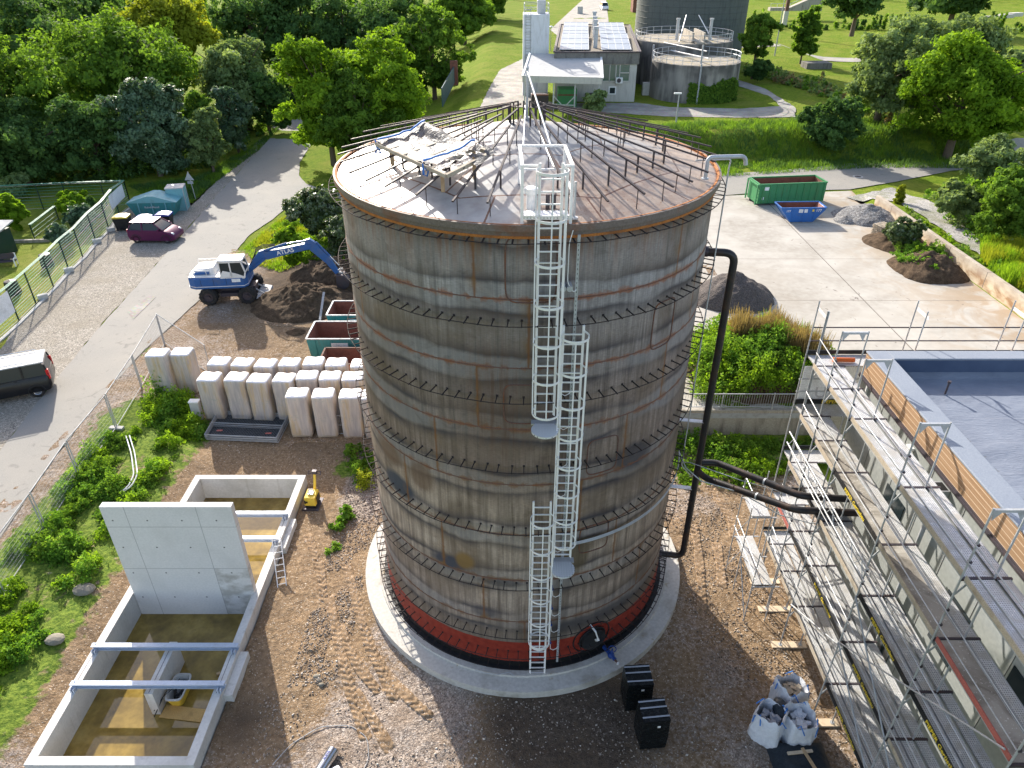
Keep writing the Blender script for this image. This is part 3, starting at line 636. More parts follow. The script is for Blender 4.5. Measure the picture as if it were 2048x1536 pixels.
# garden and hedge
tree('topiary_bush', 'clipped round yellow-green bush in the garden at the left edge', 30, 462, 388, 56, .5, 'leaf_bright', 6000, 30, .3, lo=0, cat='bush', trunk=False)
tree('garden_bush', 'wide round garden bush in the middle of the lawn', 150, 432, 384, 76, .5, 'leaf_bright', 5500, 22, .36, lo=0, cat='bush', trunk=False)
tree('garden_bush', 'blue-green shrub just inside the green garden fence', 172, 458, 405, 60, .5, 'leaf_silver', 4500, 20, .36, lo=0, cat='bush', trunk=False)
tree('garden_bush', 'tall dark shrub leaning on the inside of the garden fence', 196, 440, 395, 36, .5, 'leaf_dark', 3000, 14, .4, lo=0, cat='bush', trunk=False)
tree('garden_bush', 'grey-leaved low shrub by the garden fence posts', 128, 490, 448, 56, .5, 'leaf_silver', 3500, 16, .4, lo=0, cat='bush', trunk=False)
tree('garden_bush', 'small pale shrub behind the garden fence at the top left', 38, 400, 345, 66, .5, 'leaf_olive', 2800, 14, .4, lo=0, cat='bush', trunk=False)
tree('bramble_bush', 'dark bramble hedge with glossy leaves left of the tank', 645, 478, 372, 120, .7, 'leaf_bramble', 13000, 34, .34, lo=0, cat='bush', trunk=False)
tree('bramble_bush', 'lower glossy bramble bush touching the left side of the tank', 690, 520, 425, 90, .7, 'leaf_bramble', 9000, 26, .36, lo=0, cat='bush', trunk=False)
tree('shrub', 'bright green upright shrub beside the dark bramble hedge', 590, 545, 440, 62, .5, 'leaf_bright', 5000, 22, .36, lo=0, cat='shrub', trunk=False)
patch('weeds', 'tall weeds and brambles in front of the bramble hedge', 'weeds', PL([(540, 470), (600, 440), (680, 480), (700, 540), (640, 520), (600, 520), (570, 500)], .6), 9000, .8, .055, ['leaf_weed', 'leaf_bright', 'leaf_bramble'])
patch('weeds', 'weedy green bank between the fence panels and the concrete pit', 'weeds', [(-21.6, -11), (-21, -2), (-21.2, 4), (-21.4, 8.4), (-18.5, 9.3), (-17.2, 8.6), (-16.8, 5.2), (-17.2, 1.5), (-16.9, -3), (-17.6, -6), (-18, -11)], 50000, .85, .05, ['leaf_weed', 'leaf_mid', 'leaf_bright', 'leaf_weed'], clump=.8, thr=.42, fn=yard_h)
patch('weeds', 'tall green weeds in front of the two separate insulation packs', 'weeds', PL([(292, 800), (330, 790), (385, 795), (410, 850), (400, 880), (330, 880), (290, 850)], .3), 11000, 1.2, .05, ['leaf_weed', 'leaf_bright'], clump=.9, thr=.3, fn=yard_h)
patch('weeds', 'low weeds at the foot of the tank left side below the packs', 'weeds', PL([(700, 895), (745, 900), (750, 960), (715, 975), (690, 925)], 0), 2600, .6, .05, ['leaf_weed', 'leaf_mid'], fn=yard_h, thr=.2)
patch('weeds', 'small tuft of broad-leaved weeds on the dirt right of the yellow plate compactor', 'weeds', PL([(660, 1055), (700, 1020), (705, 1040), (670, 1075)], 0), 900, .4, .06, 'leaf_weed', fn=yard_h, thr=.1)
patch('weeds', 'tiny tuft of weeds on the dirt below the broad-leaved tuft', 'weeds', PL([(645, 1110), (675, 1088), (680, 1100), (650, 1122)], 0), 350, .3, .05, 'leaf_weed', fn=yard_h, thr=.1)
patch('weeds', 'yellow flowering plant close to the tank foot', 'weeds', PL([(715, 965), (740, 950), (745, 975), (722, 985)], 0), 700, .7, .045, 'leaf_yellow', fn=yard_h, thr=.1)
patch('weeds', 'green weeds in the shade below the yard retaining wall', 'weeds', [(7.6, 4.5), (7.4, 8.5), (16, 8.4), (15.5, 6.4), (11.5, 5.2), (10.5, 4.2), (9, 4.8)], 20000, .75, .05, ['leaf_weed', 'leaf_mid', 'leaf_bright'], clump=.7, thr=.3, fn=yard_h)
patch('bank_grass', 'tall uncut grass on the steep bank beside the road', 'grass', PL([(1150, 292), (1440, 276), (1700, 268), (1800, 275), (1960, 305), (1960, 325), (1750, 324), (1600, 332), (1440, 342), (1150, 352)], 2.2), 42000, .5, .035, ['leaf_dark', 'leaf_mid', 'leaf_dark'], blade=True, clump=.5, thr=.2)  # mostly dark leaf colours, painting in the shade on the bank
patch('grass', 'tall bright grass beyond the gravel path at the right edge', 'grass', PL([(1960, 490), (2060, 490), (2080, 600), (2010, 570), (1960, 520)], 2.5), 16000, .9, .03, ['leaf_bright', 'leaf_yellow'], blade=True, clump=.6, thr=.15)
patch('undergrowth', 'low brambles and ground plants right of the gravel path', 'weeds', PL([(1850, 380), (1960, 350), (2080, 420), (2080, 500), (1960, 500), (1900, 450)], 2.5), 20000, 1.3, .09, ['leaf_mid', 'leaf_weed', 'leaf_olive'], clump=.5, thr=.2)
patch('undergrowth', 'strip of tall herbs beside the lawn ditch', 'weeds', PL([(1485, 138), (1530, 140), (1700, 190), (1790, 225), (1790, 265), (1720, 225), (1600, 178), (1490, 152)], 4), 11000, 1.5, .16, ['leaf_weed', 'leaf_olive', 'leaf_dry'], clump=.35, thr=.25)
patch('undergrowth', 'dark undergrowth along the foot of the wood', 'weeds', PL([(-150, 400), (-150, 372), (120, 368), (255, 362), (400, 348), (520, 275), (575, 235), (560, 225), (500, 255), (380, 320), (200, 330), (-150, 330)], .5), 20000, 1.6, .12, ['leaf_dark', 'leaf_mid', 'leaf_dark'], clump=.4, thr=.15)
patch('verge_grass', 'uncut grass verge between wood and parked containers', 'grass', PL([(255, 372), (400, 355), (520, 282), (575, 240), (520, 300), (420, 375), (385, 408), (300, 395)], .5), 12000, .4, .03, ['leaf_mid', 'leaf_dark'], blade=True, clump=.6, thr=.2)
patch('grass', 'grass tufts on the green triangle left of the excavator boom', 'grass', PL([(485, 500), (545, 450), (590, 420), (640, 500), (600, 530), (560, 545), (520, 535)], .5), 9000, .28, .03, ['leaf_bright', 'leaf_yellow'], blade=True, clump=.8, thr=.2)
patch('grass', 'grass and weeds along the top of the long retaining wall', 'grass', [(32.7, 17), (33.6, 17), (33.4, 30), (33.3, 38), (32.7, 38)], 6000, .55, .05, ['leaf_weed', 'leaf_olive', 'leaf_bright'], clump=.8, thr=.3)
patch('hedge', 'long dark hedge of shrubs far beyond the lawns', 'hedge', [(60, 200), (150, 190), (150, 196), (60, 206)], 6000, 3, .4, ['leaf_mid', 'leaf_dark'], clump=.1, thr=.1)
# mound with wild plants behind the tank
def heap(name, label, c, rx, ry, h, mat, n=60, noise=.12, cat='heap', rz=0, pw=1.35, grav=None):
    V = []; m = n
    for j in range(m+1):
        for i in range(m+1):
            u, v = (i/m-.5)*2, (j/m-.5)*2; x, y = u*rx, v*ry; X, Y = c[0]+x*cos(rz)-y*sin(rz), c[1]+x*sin(rz)+y*cos(rz)
            V.append((X, Y, hypot(u, v)))
    V = np.array(V); r = V[:, 2]+.28*(fbm(V[:, 0]*.9/rx*2+c[0], V[:, 1]*.9/rx*2)-.48)
    z = h*np.clip(1-r, 0, None)**(1/pw)*(1)+noise*h*(fbm(V[:, 0]*2.2, V[:, 1]*2.2)-.5)*(1-np.clip(V[:, 2], 0, 1))*2+.04*(fbm(V[:, 0]*8, V[:, 1]*8)-.5)
    zz = c[2]+np.where(r < 1, np.maximum(z, -.1), -.2); V[:, 2] = zz; i = np.arange(m*m); rr, cc = i//m, i % m
    V[:, :2] -= np.array(c[:2]); V[:, 2] -= c[2]
    o = npmesh(name, V, np.stack([rr*(m+1)+cc, rr*(m+1)+cc+1, (rr+1)*(m+1)+cc+1, (rr+1)*(m+1)+cc], -1), mat, smooth=True); o.location = c
    return tag(o, label, cat)
t = NT('soil_mat'); n2 = t.noise(3, 5); n3 = t.noise(14, 4)
c = t.mix(t.mr(n2, .3, .7), (.085, .058, .038), (.22, .155, .10)); c = t.mix(t.mr(n3, .3, .7), t.mix(1, c, (.5, .48, .45), 'MULTIPLY'), c)
M['soil'] = t.fin(c, .95, 0, t.bump(t.math('ADD', n3, t.noise(40, 2)), .9, .12), .15)
t = NT('black_soil_mat'); n3 = t.noise(12, 4); c = t.mix(t.mr(n3, .3, .7), (.06, .052, .047), (.15, .13, .12)); M['black_soil'] = t.fin(c, .95, 0, t.bump(n3, .9, .1), .2)
t = NT('gravel_mat'); v1 = t.vor(13, out='Color'); c = t.ramp(v1, [(0, (.06, .058, .055)), (.6, (.2, .195, .19)), (1, (.4, .39, .38))]); M['gravel_heap'] = t.fin(c, .9, 0, t.bump(t.vor(13), .8, .05), .25)
pm = P(1490, 735, 1.5)
heap('earth_mound', 'big earth mound overgrown with weeds above the retaining wall', (13.2, 12.9, 1.45), 4.4, 3.6, 1.9, M['soil'], cat='mound')
mound = lambda x, y: 1.5+2.0*np.clip(1-np.hypot((x-13.3)/4.4, (y-12.6)/4.0), 0, 1)**.7
mp = [(9.2, 10), (9.4, 13.5), (10.5, 15.8), (13, 16.3), (15.5, 15.6), (17.0, 13.5), (17.2, 11), (16.5, 9.5), (9.4, 9.5)]
patch('wild_plants', 'tall bright green weeds covering the mound behind the tank', 'weeds', mp, 42000, 1.25, .055, ['leaf_weed', 'leaf_bright', 'leaf_mid', 'leaf_weed'], fn=mound, clump=.65, thr=.12)
patch('dry_grass', 'brown dry grasses on top of the overgrown mound', 'grass', [(11.6, 13.6), (12.5, 15.5), (15, 15.6), (16.6, 13.4), (16.4, 11.4), (15.3, 11.6), (13.5, 13.2)], 15000, 1.5, .035, ['leaf_dry', 'leaf_dry', 'leaf_weed'], fn=mound, blade=True, clump=.9, thr=.2)
heap('soil_heap', 'dark crumbly soil heap partly hidden by the tank and its black pipe', P(1462, 596, 1.5)[:2]+(1.45,), 2.9, 2.5, 2.1, M['black_soil'])
heap('soil_heap', 'brown rooty soil heap against the long retaining wall', P(1855, 540, 1.5)[:2]+(1.45,), 2.7, 2.9, 1.6, M['soil'], noise=.35)
heap('soil_heap', 'overgrown soil heap under the bush by the long wall', P(1795, 488, 1.5)[:2]+(1.45,), 2.7, 2.5, 1.1, M['soil'], noise=.35)
heap('gravel_heap', 'grey gravel heap right of the blue skip', P(1735, 435, 1.5)[:2]+(1.45,), 2.9, 2.7, 1.3, M['gravel_heap'])
heap('gravel_heap', 'small dark grey gravel heap between blue skip and big gravel heap', P(1690, 442, 1.5)[:2]+(1.45,), 1.1, 1.2, .55, M['gravel_heap'])
heap('soil_heap', 'large dark brown soil heap under the excavator bucket', P(610, 608, .4)[:2]+(.3,), 4.2, 3.2, 1.7, M['soil'], noise=.3, n=110)
heap('soil_heap', 'ridge of dark dug-up soil below the brambles left of the tank', P(685, 560, .5)[:2]+(.4,), 4.5, 2.6, 1.9, M['soil'], noise=.35, n=110)
heap('soil_heap', 'small flat pile of dark soil in front of the excavator', P(593, 666, .4)[:2]+(.35,), .9, .75, .32, M['soil'])
patch('weeds', 'pale weeds growing on the brown rooty soil heap', 'weeds', PL([(1770, 500), (1830, 490), (1885, 500), (1900, 530), (1870, 545), (1800, 525)], 2.0), 6000, .8, .06, ['leaf_weed', 'leaf_bright'], fn=lambda x, y: 2.0+0*x, thr=.25)
# ---------- storage tank ----------
R0 = 5.48
def roofz(r): return 16.36+(5.5-r)/5.5*1.28
t = NT('shell_mat'); X, Y, Z = t.xyz()
ang = t.math('ARCTAN2', X, t.math('MULTIPLY', Y, -1)); U = t.math('MULTIPLY', ang, R0); uz = t.comb(U, 0, Z)
per, off = 1.955, .79
kk = t.math('FLOOR', t.math('DIVIDE', t.math('SUBTRACT', Z, off), per)); tz = t.math('SUBTRACT', t.math('SUBTRACT', Z, off), t.math('MULTIPLY', kk, per))
sg = t.math('PINGPONG', t.math('ADD', tz, 0), per/2)                                  # distance to the nearest ring seam
below = t.math('GREATER_THAN', tz, per/2)
wob = t.noise(.75, 4, vec=t.comb(U, kk, below)); wob2 = t.noise(.22, 2, vec=t.comb(U, t.math('MULTIPLY', kk, 3.1), below))
zc = t.mr(Z, 0, 17)
base = t.ramp(zc, [(.05, (.21, .17, .135)), (.2, (.36, .31, .265)), (.36, (.44, .375, .305)), (.46, (.36, .30, .24)), (.53, (.26, .21, .17)), (.66, (.235, .195, .17)), (.78, (.27, .25, .235)), (.87, (.35, .345, .34)), (.97, (.33, .325, .32))])
st = t.noise(1, 5, vec=t.comb(t.math('MULTIPLY', U, 5.5), 0, t.math('MULTIPLY', Z, .22)), rough=.7)
st2 = t.noise(1, 3, vec=t.comb(t.math('MULTIPLY', U, 38), 0, t.math('MULTIPLY', Z, .8)))
blot = t.noise(.33, 5, vec=uz, dist=.4); weave = t.noise(1, 2, vec=t.comb(t.math('MULTIPLY', U, 9), 0, t.math('MULTIPLY', Z, 34)))
c = t.mix(t.mr(st, .34, .62), t.mix(1, base, (.45, .42, .41), 'MULTIPLY'), t.mix(1, base, (1.25, 1.2, 1.2), 'MULTIPLY'))
c = t.mix(t.mr(st2, .3, .7), t.mix(1, c, (.80, .79, .78), 'MULTIPLY'), t.mix(1, c, (1.14, 1.13, 1.12), 'MULTIPLY'))
c = t.mix(t.mr(weave, .35, .65), t.mix(1, c, (.80, .79, .78), 'MULTIPLY'), c)
c = t.mix(t.math('MULTIPLY', t.mr(blot, .48, .64), .7), c, (.13, .095, .068))
c = t.mix(t.math('MULTIPLY', t.mr(st, .60, .72), t.mr(Z, 9, 14.5, .15, .75)), c, (.095, .07, .055))
# heat tint along the ring seams: pale band next to the weld, a wavy dark line round it
w0 = t.math('ADD', t.math('MULTIPLY', wob, .42), t.math('MULTIPLY', wob2, .5)); edge = t.math('ADD', t.math('ADD', t.math('MULTIPLY', wob, .35), t.math('MULTIPLY', wob2, .95)), -.24)
dd = t.math('SUBTRACT', sg, edge)
patch_ = t.mr(t.noise(.28, 4, vec=t.comb(U, t.math('MULTIPLY', kk, 2.3), below)), .36, .6)
blue = t.math('MULTIPLY', t.mr(dd, .03, -.12, 0, 1), t.math('MULTIPLY', patch_, .42)); c = t.mix(blue, c, (.225, .24, .26))
inn = t.mr(dd, -.09, .02, 0, 1); outt = t.mr(dd, .36, .03, 0, 1); lin = t.math('MULTIPLY', t.math('MULTIPLY', inn, t.math('POWER', outt, 1.7)), t.mr(t.noise(.4, 5, vec=t.comb(U, kk, 4)), .34, .56, .08, .9))
c = t.mix(lin, c, (.036, .038, .052))
brn = t.math('MULTIPLY', t.math('MULTIPLY', t.mr(dd, .7, .05, 0, 1), t.math('GREATER_THAN', dd, 0)), t.mr(t.noise(.3, 4, vec=t.comb(U, kk, 9)), .42, .62, 0, .5)); c = t.mix(brn, c, (.105, .078, .058))
scr = t.noise(1, 5, vec=t.comb(t.math('MULTIPLY', U, 1.3), 0, t.math('MULTIPLY', Z, 1.6)), dist=1.2); c = t.mix(t.math('MULTIPLY', t.mr(scr, .56, .66), .35), c, t.mix(1, c, (1.45, 1.4, 1.32), 'MULTIPLY')); c = t.mix(t.math('MULTIPLY', t.mr(scr, .44, .34), .4), c, t.mix(1, c, (.55, .52, .5), 'MULTIPLY'))
# dark scorched spots
for (u0, z0, ru, rz_, col, a) in ((-4.55, 7.15, .9, .42, (.045, .055, .075), .95), (-2.55, 4.95, .75, .3, (.05, .055, .075), .95), (-2.0, 5.2, .32, .36, (.22, .13, .04), .8), (-1.35, 3.05, .5, .3, (.07, .065, .075), .7), (3.4, 8.9, .8, .45, (.05, .05, .06), .8), (1.6, 5.6, .5, .7, (.09, .07, .04), .7), (-5.0, 8.25, .8, .42, (.14, .085, .05), .75), (-3.4, 8.1, .5, .55, (.13, .08, .05), .7), (4.7, 3.2, .8, .5, (.09, .08, .07), .6), (2.6, 2.3, 2.4, .35, (.05, .05, .06), .75), (-.7, 4.55, .7, .2, (.06, .055, .06), .7)):
    du = t.math('DIVIDE', t.math('SUBTRACT', U, u0), ru); dz = t.math('DIVIDE', t.math('SUBTRACT', Z, z0), rz_)
    rr = t.math('ADD', t.math('SQRT', t.math('ADD', t.math('MULTIPLY', du, du), t.math('MULTIPLY', dz, dz))), t.math('MULTIPLY', t.math('SUBTRACT', wob, .5), 1.0))
    c = t.mix(t.mr(rr, 1.2, .7, 0, a), c, col)
# rust: ring seams, vertical plate joints
rn = t.noise(3, 4, vec=uz); rn2 = t.noise(16, 3, vec=uz)
rl = t.math('MULTIPLY', t.mr(sg, t.math('ADD', .02, t.math('MULTIPLY', t.math('MULTIPLY', rn2, t.mr(rn, .4, .65)), .32)), .0, 0, 1), .95)
c = t.mix(rl, c, t.mix(t.mr(Z, 7, 14), (.16, .08, .035), (.24, .075, .025)))
pu = t.math('PINGPONG', t.math('ADD', U, t.math('MULTIPLY', t.math('PINGPONG', kk, 3), 1.37)), 2.87)
vl = t.mr(pu, t.math('ADD', .02, t.math('MULTIPLY', t.math('MULTIPLY', rn, rn), .16)), 0, 0, .9)
c = t.mix(vl, c, (.17, .068, .022))
c = t.mix(t.math('MULTIPLY', t.mr(pu, .3, 0, 0, .45), t.mr(rn, .45, .65)), c, (.2, .12, .05))
c = t.mix(t.math('MULTIPLY', 1, t.math('MULTIPLY', t.mr(Z, 14.8, 16.2, 0, .85), t.mr(st, .45, .58))), c, (.14, .06, .025))
c = t.mix(t.math('MULTIPLY', t.mr(Z, 3.0, 1.6), .6), c, (.115, .10, .085))
rust_p = t.math('MULTIPLY', t.mr(U, .6, -.9, .0, 1), t.math('MULTIPLY', t.mr(t.math('ABSOLUTE', t.math('SUBTRACT', Z, 11.3)), 4.4, .8), t.mr(st, .42, .6))); c = t.mix(t.math('MULTIPLY', rust_p, t.math('MULTIPLY', t.mr(t.math('ABSOLUTE', t.math('ADD', U, .3)), 2.2, .2), .9)), c, (.085, .045, .028))
zz = t.math('ADD', Z, t.math('MULTIPLY', t.math('SUBTRACT', t.noise(1.5, 3, vec=uz), .5), .06))
hu_ = t.math('SUBTRACT', U, 2.43); hz_ = t.math('SUBTRACT', Z, 1.35); hd_ = t.math('LESS_THAN', t.math('ADD', t.math('MULTIPLY', hu_, hu_), t.math('MULTIPLY', hz_, hz_)), .50); red = t.math('MAXIMUM', hd_, t.math('LESS_THAN', zz, 1.7)); c = t.mix(red, c, t.mix(t.mr(t.noise(5, 4, vec=uz), .4, .7), (.25, .034, .02), (.18, .022, .014)))
c = t.mix(t.math('LESS_THAN', t.math('ADD', Z, t.math('MULTIPLY', rn2, .1)), .76), c, (.012, .012, .013))
SHELL = t.fin(c, t.mr(st, .3, .7, .55, .75), .0, t.bump(t.math('ADD', t.math('MULTIPLY', blot, 3), t.math('ADD', st2, weave)), .12, .02), .22)
t = NT('roof_mat'); X, Y, Z = t.xyz(); rad = t.math('SQRT', t.math('ADD', t.math('MULTIPLY', X, X), t.math('MULTIPLY', Y, Y))); an = t.math('ARCTAN2', Y, X)
n1 = t.noise(.45, 6, dist=.6); n2 = t.noise(3.5, 5)
c = t.mix(t.mr(n2, .3, .7), (.27, .27, .27), (.39, .39, .385))
ry = t.math('ADD', t.math('MULTIPLY', X, .07), t.math('MULTIPLY', t.math('SUBTRACT', rad, 3.2), .08))
rf = t.mr(t.math('ADD', n1, ry), .5, .78); c = t.mix(t.math('MULTIPLY', rf, .85), c, t.mix(t.mr(n2, .35, .65), (.29, .18, .115), (.42, .31, .225)))
c = t.mix(t.math('MULTIPLY', t.mr(t.noise(7, 5, dist=2), .6, .68), t.math('MULTIPLY', rf, .8)), c, (.22, .085, .03))
a5 = t.math('PINGPONG', an, pi/8); poly = t.math('MULTIPLY', rad, t.math('COSINE', a5)); jn = t.math('MULTIPLY', t.math('ADD', t.noise(9, 3), .4), .028)
s1 = t.math('LESS_THAN', t.math('ABSOLUTE', t.math('SUBTRACT', poly, 4.15)), jn); s2 = t.math('LESS_THAN', t.math('ABSOLUTE', t.math('SUBTRACT', poly, 2.1)), t.math('MULTIPLY', jn, .8))
seg = t.math('PINGPONG', t.math('ADD', an, .2), pi/12); s3 = t.math('MULTIPLY', t.math('LESS_THAN', t.math('MULTIPLY', seg, rad), jn), t.math('GREATER_THAN', poly, 4.15))
seg2 = t.math('PINGPONG', t.math('ADD', an, .5), pi/8); s4 = t.math('MULTIPLY', t.math('LESS_THAN', t.math('MULTIPLY', seg2, rad), jn), t.math('MULTIPLY', t.math('LESS_THAN', poly, 4.15), t.math('GREATER_THAN', poly, 2.1)))
s = t.math('MAXIMUM', t.math('MAXIMUM', s1, s2), t.math('MAXIMUM', s3, s4)); c = t.mix(s, c, (.12, .05, .028))
ed = t.mr(rad, 5.42, 5.52); c = t.mix(ed, c, (.4, .16, .05))
ROOF = t.fin(c, t.mr(n2, .3, .7, .38, .55), .25, t.bump(t.math('ADD', n1, t.math('MULTIPLY', s, .3)), .2, .05), .5)
M['rust_orange'] = dirty('rust_orange', (.38, .14, .035), .8, 0, .25, 3, (.12, .06, .04), .6)
M['rim_steel'] = dirty('rim_steel', (.17, .14, .125), .6, .2, .2, 1.5, (.22, .08, .03), .75)
M['rafter_steel'] = dirty('rafter_steel', (.06, .05, .052), .6, 0, .2, 2, (.12, .05, .025), .4, spec=.3)
t = NT('foundation_mat'); n1 = t.noise(.9, 6); n2 = t.noise(9, 4)
c = t.mix(t.mr(n2, .3, .7), (.44, .42, .38), (.56, .54, .49)); c = t.mix(t.math('MULTIPLY', t.mr(n1, .52, .66), .6), c, (.24, .21, .16)); c = t.mix(t.math('MULTIPLY', t.mr(t.noise(1.6, 5, dist=1), .62, .7), .6), c, (.30, .21, .09))
M['foundation'] = t.fin(c, .85, 0, t.bump(n2, .25, .02), .3)

TK = thing('storage_tank', 'huge round rusty steel storage tank with ribbed cone roof, ladders and red base band', 'tank')
m = MB(); m.lathe([(6.42, -.3), (6.42, .33), (5.86, .345), (5.85, .43), (5.2, .43)], 96); m.build('foundation', M['foundation'], TK, smooth=40)
m = MB(); m.lathe([(R0, .43), (R0, 16.3)], 192); m.build('shell', SHELL, TK, smooth=60)
for z in [.79+1.955*k for k in range(1, 8)]:
    m = MB(); m.lathe([(R0, z-.018), (R0+.012, z-.01), (R0+.014, z+.006), (R0, z+.018)], 160); m.build('weld_seam', M['rust_steel'], TK, smooth=60)
m = MB(); m.lathe([(5.44, .432), (5.64, .432), (5.64, .47), (R0+.005, .47)], 128); m.build('base_flange', M['black_plastic'], TK)
m = MB(); m.lathe([(R0-.02, 16.12), (R0+.05, 16.12), (R0+.055, 16.24), (5.615, 16.245), (5.615, 16.40), (5.56, 16.405), (5.555, 16.34)], 160); m.mi = 1
m.lathe([(R0+.001, 16.05), (R0+.052, 16.05), (R0+.054, 16.118)], 160); m.lathe([(5.5, 16.40), (5.553, 16.41), (5.556, 16.36), (5.5, 16.35)], 160)
m.build('rim_ring', [M['rim_steel'], M['rust_orange']], TK, smooth=30)
m = MB(); m.lathe([(5.56, roofz(5.56)-.01), (4, roofz(4)), (2, roofz(2)), (.02, roofz(.02))], 128); m.build('roof', ROOF, TK, smooth=60)
# hoops on pins
M['pin'] = dirty('pin', (.035, .03, .03), .85, 0, .2, 4, (.1, .05, .03), .4, spec=.15); npins = 0
for i, (z, np_, pr_) in enumerate([(13.88, 98, .014), (11.61, 98, .014), (9.28, 98, .014), (16.02, 98, .017), (6.93, 98, .014), (4.56, 98, .013), (2.25, 98, .013), (1.22, 98, .013), (.66, 98, .012)]):
    rh = 5.78; m = MB(); n = 144
    m.tube([(rh*cos(2*pi*k/n), rh*sin(2*pi*k/n), z+.012*sin(k*.7)) for k in range(n+1)], .013, 5, cap=False)
    m.build('hoop', M['pin'], TK, smooth=60); rest = MB() if i == 0 else rest
    for k in range(np_):
        a = 2*pi*(k+.13*i)/np_+random.uniform(-.004, .004); dz = random.uniform(-.012, .012); front = sin(a) < .05 and i < 2 and npins < 99
        m = MB() if front else rest
        if i == 3: m.bar((5.46*cos(a), 5.46*sin(a), z+.02), (5.79*cos(a), 5.79*sin(a), z-.01), .045, .012)
        else: m.tube([(5.46*cos(a), 5.46*sin(a), z+.03+dz), (5.80*cos(a), 5.80*sin(a), z+dz)], pr_*1.35, 4); m.box((5.485*cos(a), 5.485*sin(a), z+.03+dz), (.012, .06, .06), rz=a)
        if front: npins += 1; m.build('hoop_pin', M['pin'], TK)
rest.build('hoop_pin', M['pin'], TK, kind='stuff')
# rafters
for k in range(36):
    if k == 27: continue
    a = RAD(10*k+.6*sin(k*2.1)); ri = .5 if k % 4 == 0 else (.95 if k % 2 == 0 else 1.45); ro = 5.42 if k != 28 else 5.0
    zt = lambda r: roofz(r)+.46+.03*sin(k*1.7); m = MB(); pt = lambda r, z: (r*cos(a), r*sin(a), z)
    m.bar(pt(ri, zt(ri)), pt(ro, zt(ro)), .05, .04)
    for j, (r, wd) in enumerate(((5.05, .022), (3.9, .05), (2.75, .026), (1.75, .026))):
        if r < ri: continue
        r += .12*sin(k*1.3+j); m.bar(pt(r, roofz(r)-.01), pt(r, zt(r)-.02), wd, wd)
    m.build('rafter', M['rafter_steel'], TK)
m = MB()
for k in range(18): a = RAD(20*k); m.bar((.5*cos(a), .5*sin(a), roofz(.5)), (.5*cos(a), .5*sin(a), roofz(.5)+.5), .05)
m.build('centre_posts', M['rafter_steel'], TK)
m = MB(); m.cyl((0, 0, 17.62), .11, .05, 20); m.cyl((0, 0, 17.66), .035, 1.28, 12); m.ico((0, 0, 18.97), .05); m.build('mast', M['galv'], TK, smooth=40)
m = MB(); m.tube([(0, 0, 18.9), (.52, -3.62, 17.72)], .022, 8); m.tube([(0, 0, 18.9), (.0, -.02, 18.75)], .04, 8); m.tube([(-.05, -.1, 18.0), (-.15, -3.6, 17.7)], .018, 6); m.build('stay_rod', M['alu_white'], TK, smooth=40)
m = MB(); m.tube([(.12, -.25, 17.9), (.5, -2.9, 17.35), (.62, -3.6, 17.2)], .02, 6); m.build('conduit', M['galv'], TK, smooth=40)
def bend(pts, r=.2, n=6):
    pts = [np.array(p, float) for p in pts]; out = [pts[0]]
    for i in range(1, len(pts)-1):
        a, b, c = pts[i-1], pts[i], pts[i+1]; u = (a-b)/np.linalg.norm(a-b); v = (c-b)/np.linalg.norm(c-b); p0, p1 = b+u*r, b+v*r
        for k in range(n+1): s = k/n; out.append((1-s)**2*p0+2*s*(1-s)*b+s*s*p1)
    return out+[pts[-1]]
gx, gy = 4.78, -2.16
m = MB(); m.tube(bend([(gx, gy, 16.5), (gx, gy, 17.08), (gx+1.02, gy+.1, 17.08), (gx+1.07, gy+.1, 16.85)], .14), .055, 14); m.cyl((gx, gy, 16.5), .1, .03, 20); m.build('vent_pipe', M['galv'], TK, smooth=50)
ca = RAD(-9.5); cr = 5.78
m = MB(); m.tube(bend([(4.6, -1.6, 16.85), (5.62, -1.45, 16.85), (cr*cos(RAD(-14)), cr*sin(RAD(-14)), 16.6), (cr*cos(RAD(-14)), cr*sin(RAD(-14)), 6.1), (6.0, -1.3, 5.6)], .1), .022, 8)
m.build('side_conduit', M['galv'], TK, smooth=50)
# cable tray half way round at z 6.3
m = MB(); pts = [((5.66)*sin(a), -(5.66)*cos(a), 6.25) for a in np.linspace(.25, 1.42, 40)]
for dz, dr in ((0, 0), (.045, 0), (.09, .01)): m.tube([(p[0]*(1+dr*.1), p[1]*(1+dr*.1), p[2]+dz) for p in pts], .018, 6)
m.build('cable_run', M['galv'], TK, smooth=60)
# access platform frame on the roof edge
G = MB(); z0, z1 = 16.55, 17.72
C4 = [(-.2, -5.45), (.92, -5.45), (.86, -3.62), (-.24, -3.62)]
for i in range(4):
    a, b = C4[i], C4[(i+1) % 4]
    if i != 0: G.bar((*a, z1), (*b, z1), .07, .05); G.bar((*a, 17.15), (*b, 17.15), .045, .04)
    G.bar((*a, 16.3 if i < 2 else roofz(3.6)), (*a, z1+.02), .07, .06)
G.bar((-.2, -5.45, z1), (.15, -5.45, z1), .07, .05); G.bar((.7, -5.45, z1), (.92, -5.45, z1), .07, .05)
G.build('platform_railing', M['alu_white'], TK)
t = NT('grating'); X, Y, Z = t.xyz(); v = t.vor(13, rnd=0); c = t.mix(t.mr(v, .22, .36), (.16, .16, .17), (.72, .74, .76)); M['grating'] = t.fin(c, .5, .4, t.bump(v, .5, .02))
m = MB(); m.b2((-.16, -5.42, 16.52), (.88, -5.0, 16.56)); m.b2((-.16, -5.48, 16.5), (.88, -5.42, 16.6)); m.build('step_plate', M['grating'], TK)
m = MB(); m.cyl((.02, -4.75, 16.5), .11, .4, 16); m.cyl((.02, -4.75, 16.9), .17, .12, 20); m.cyl((.02, -4.75, 17.02), .17, .03, 20, .1); m.build('pressure_valve', M['alu_white'], TK, smooth=40)
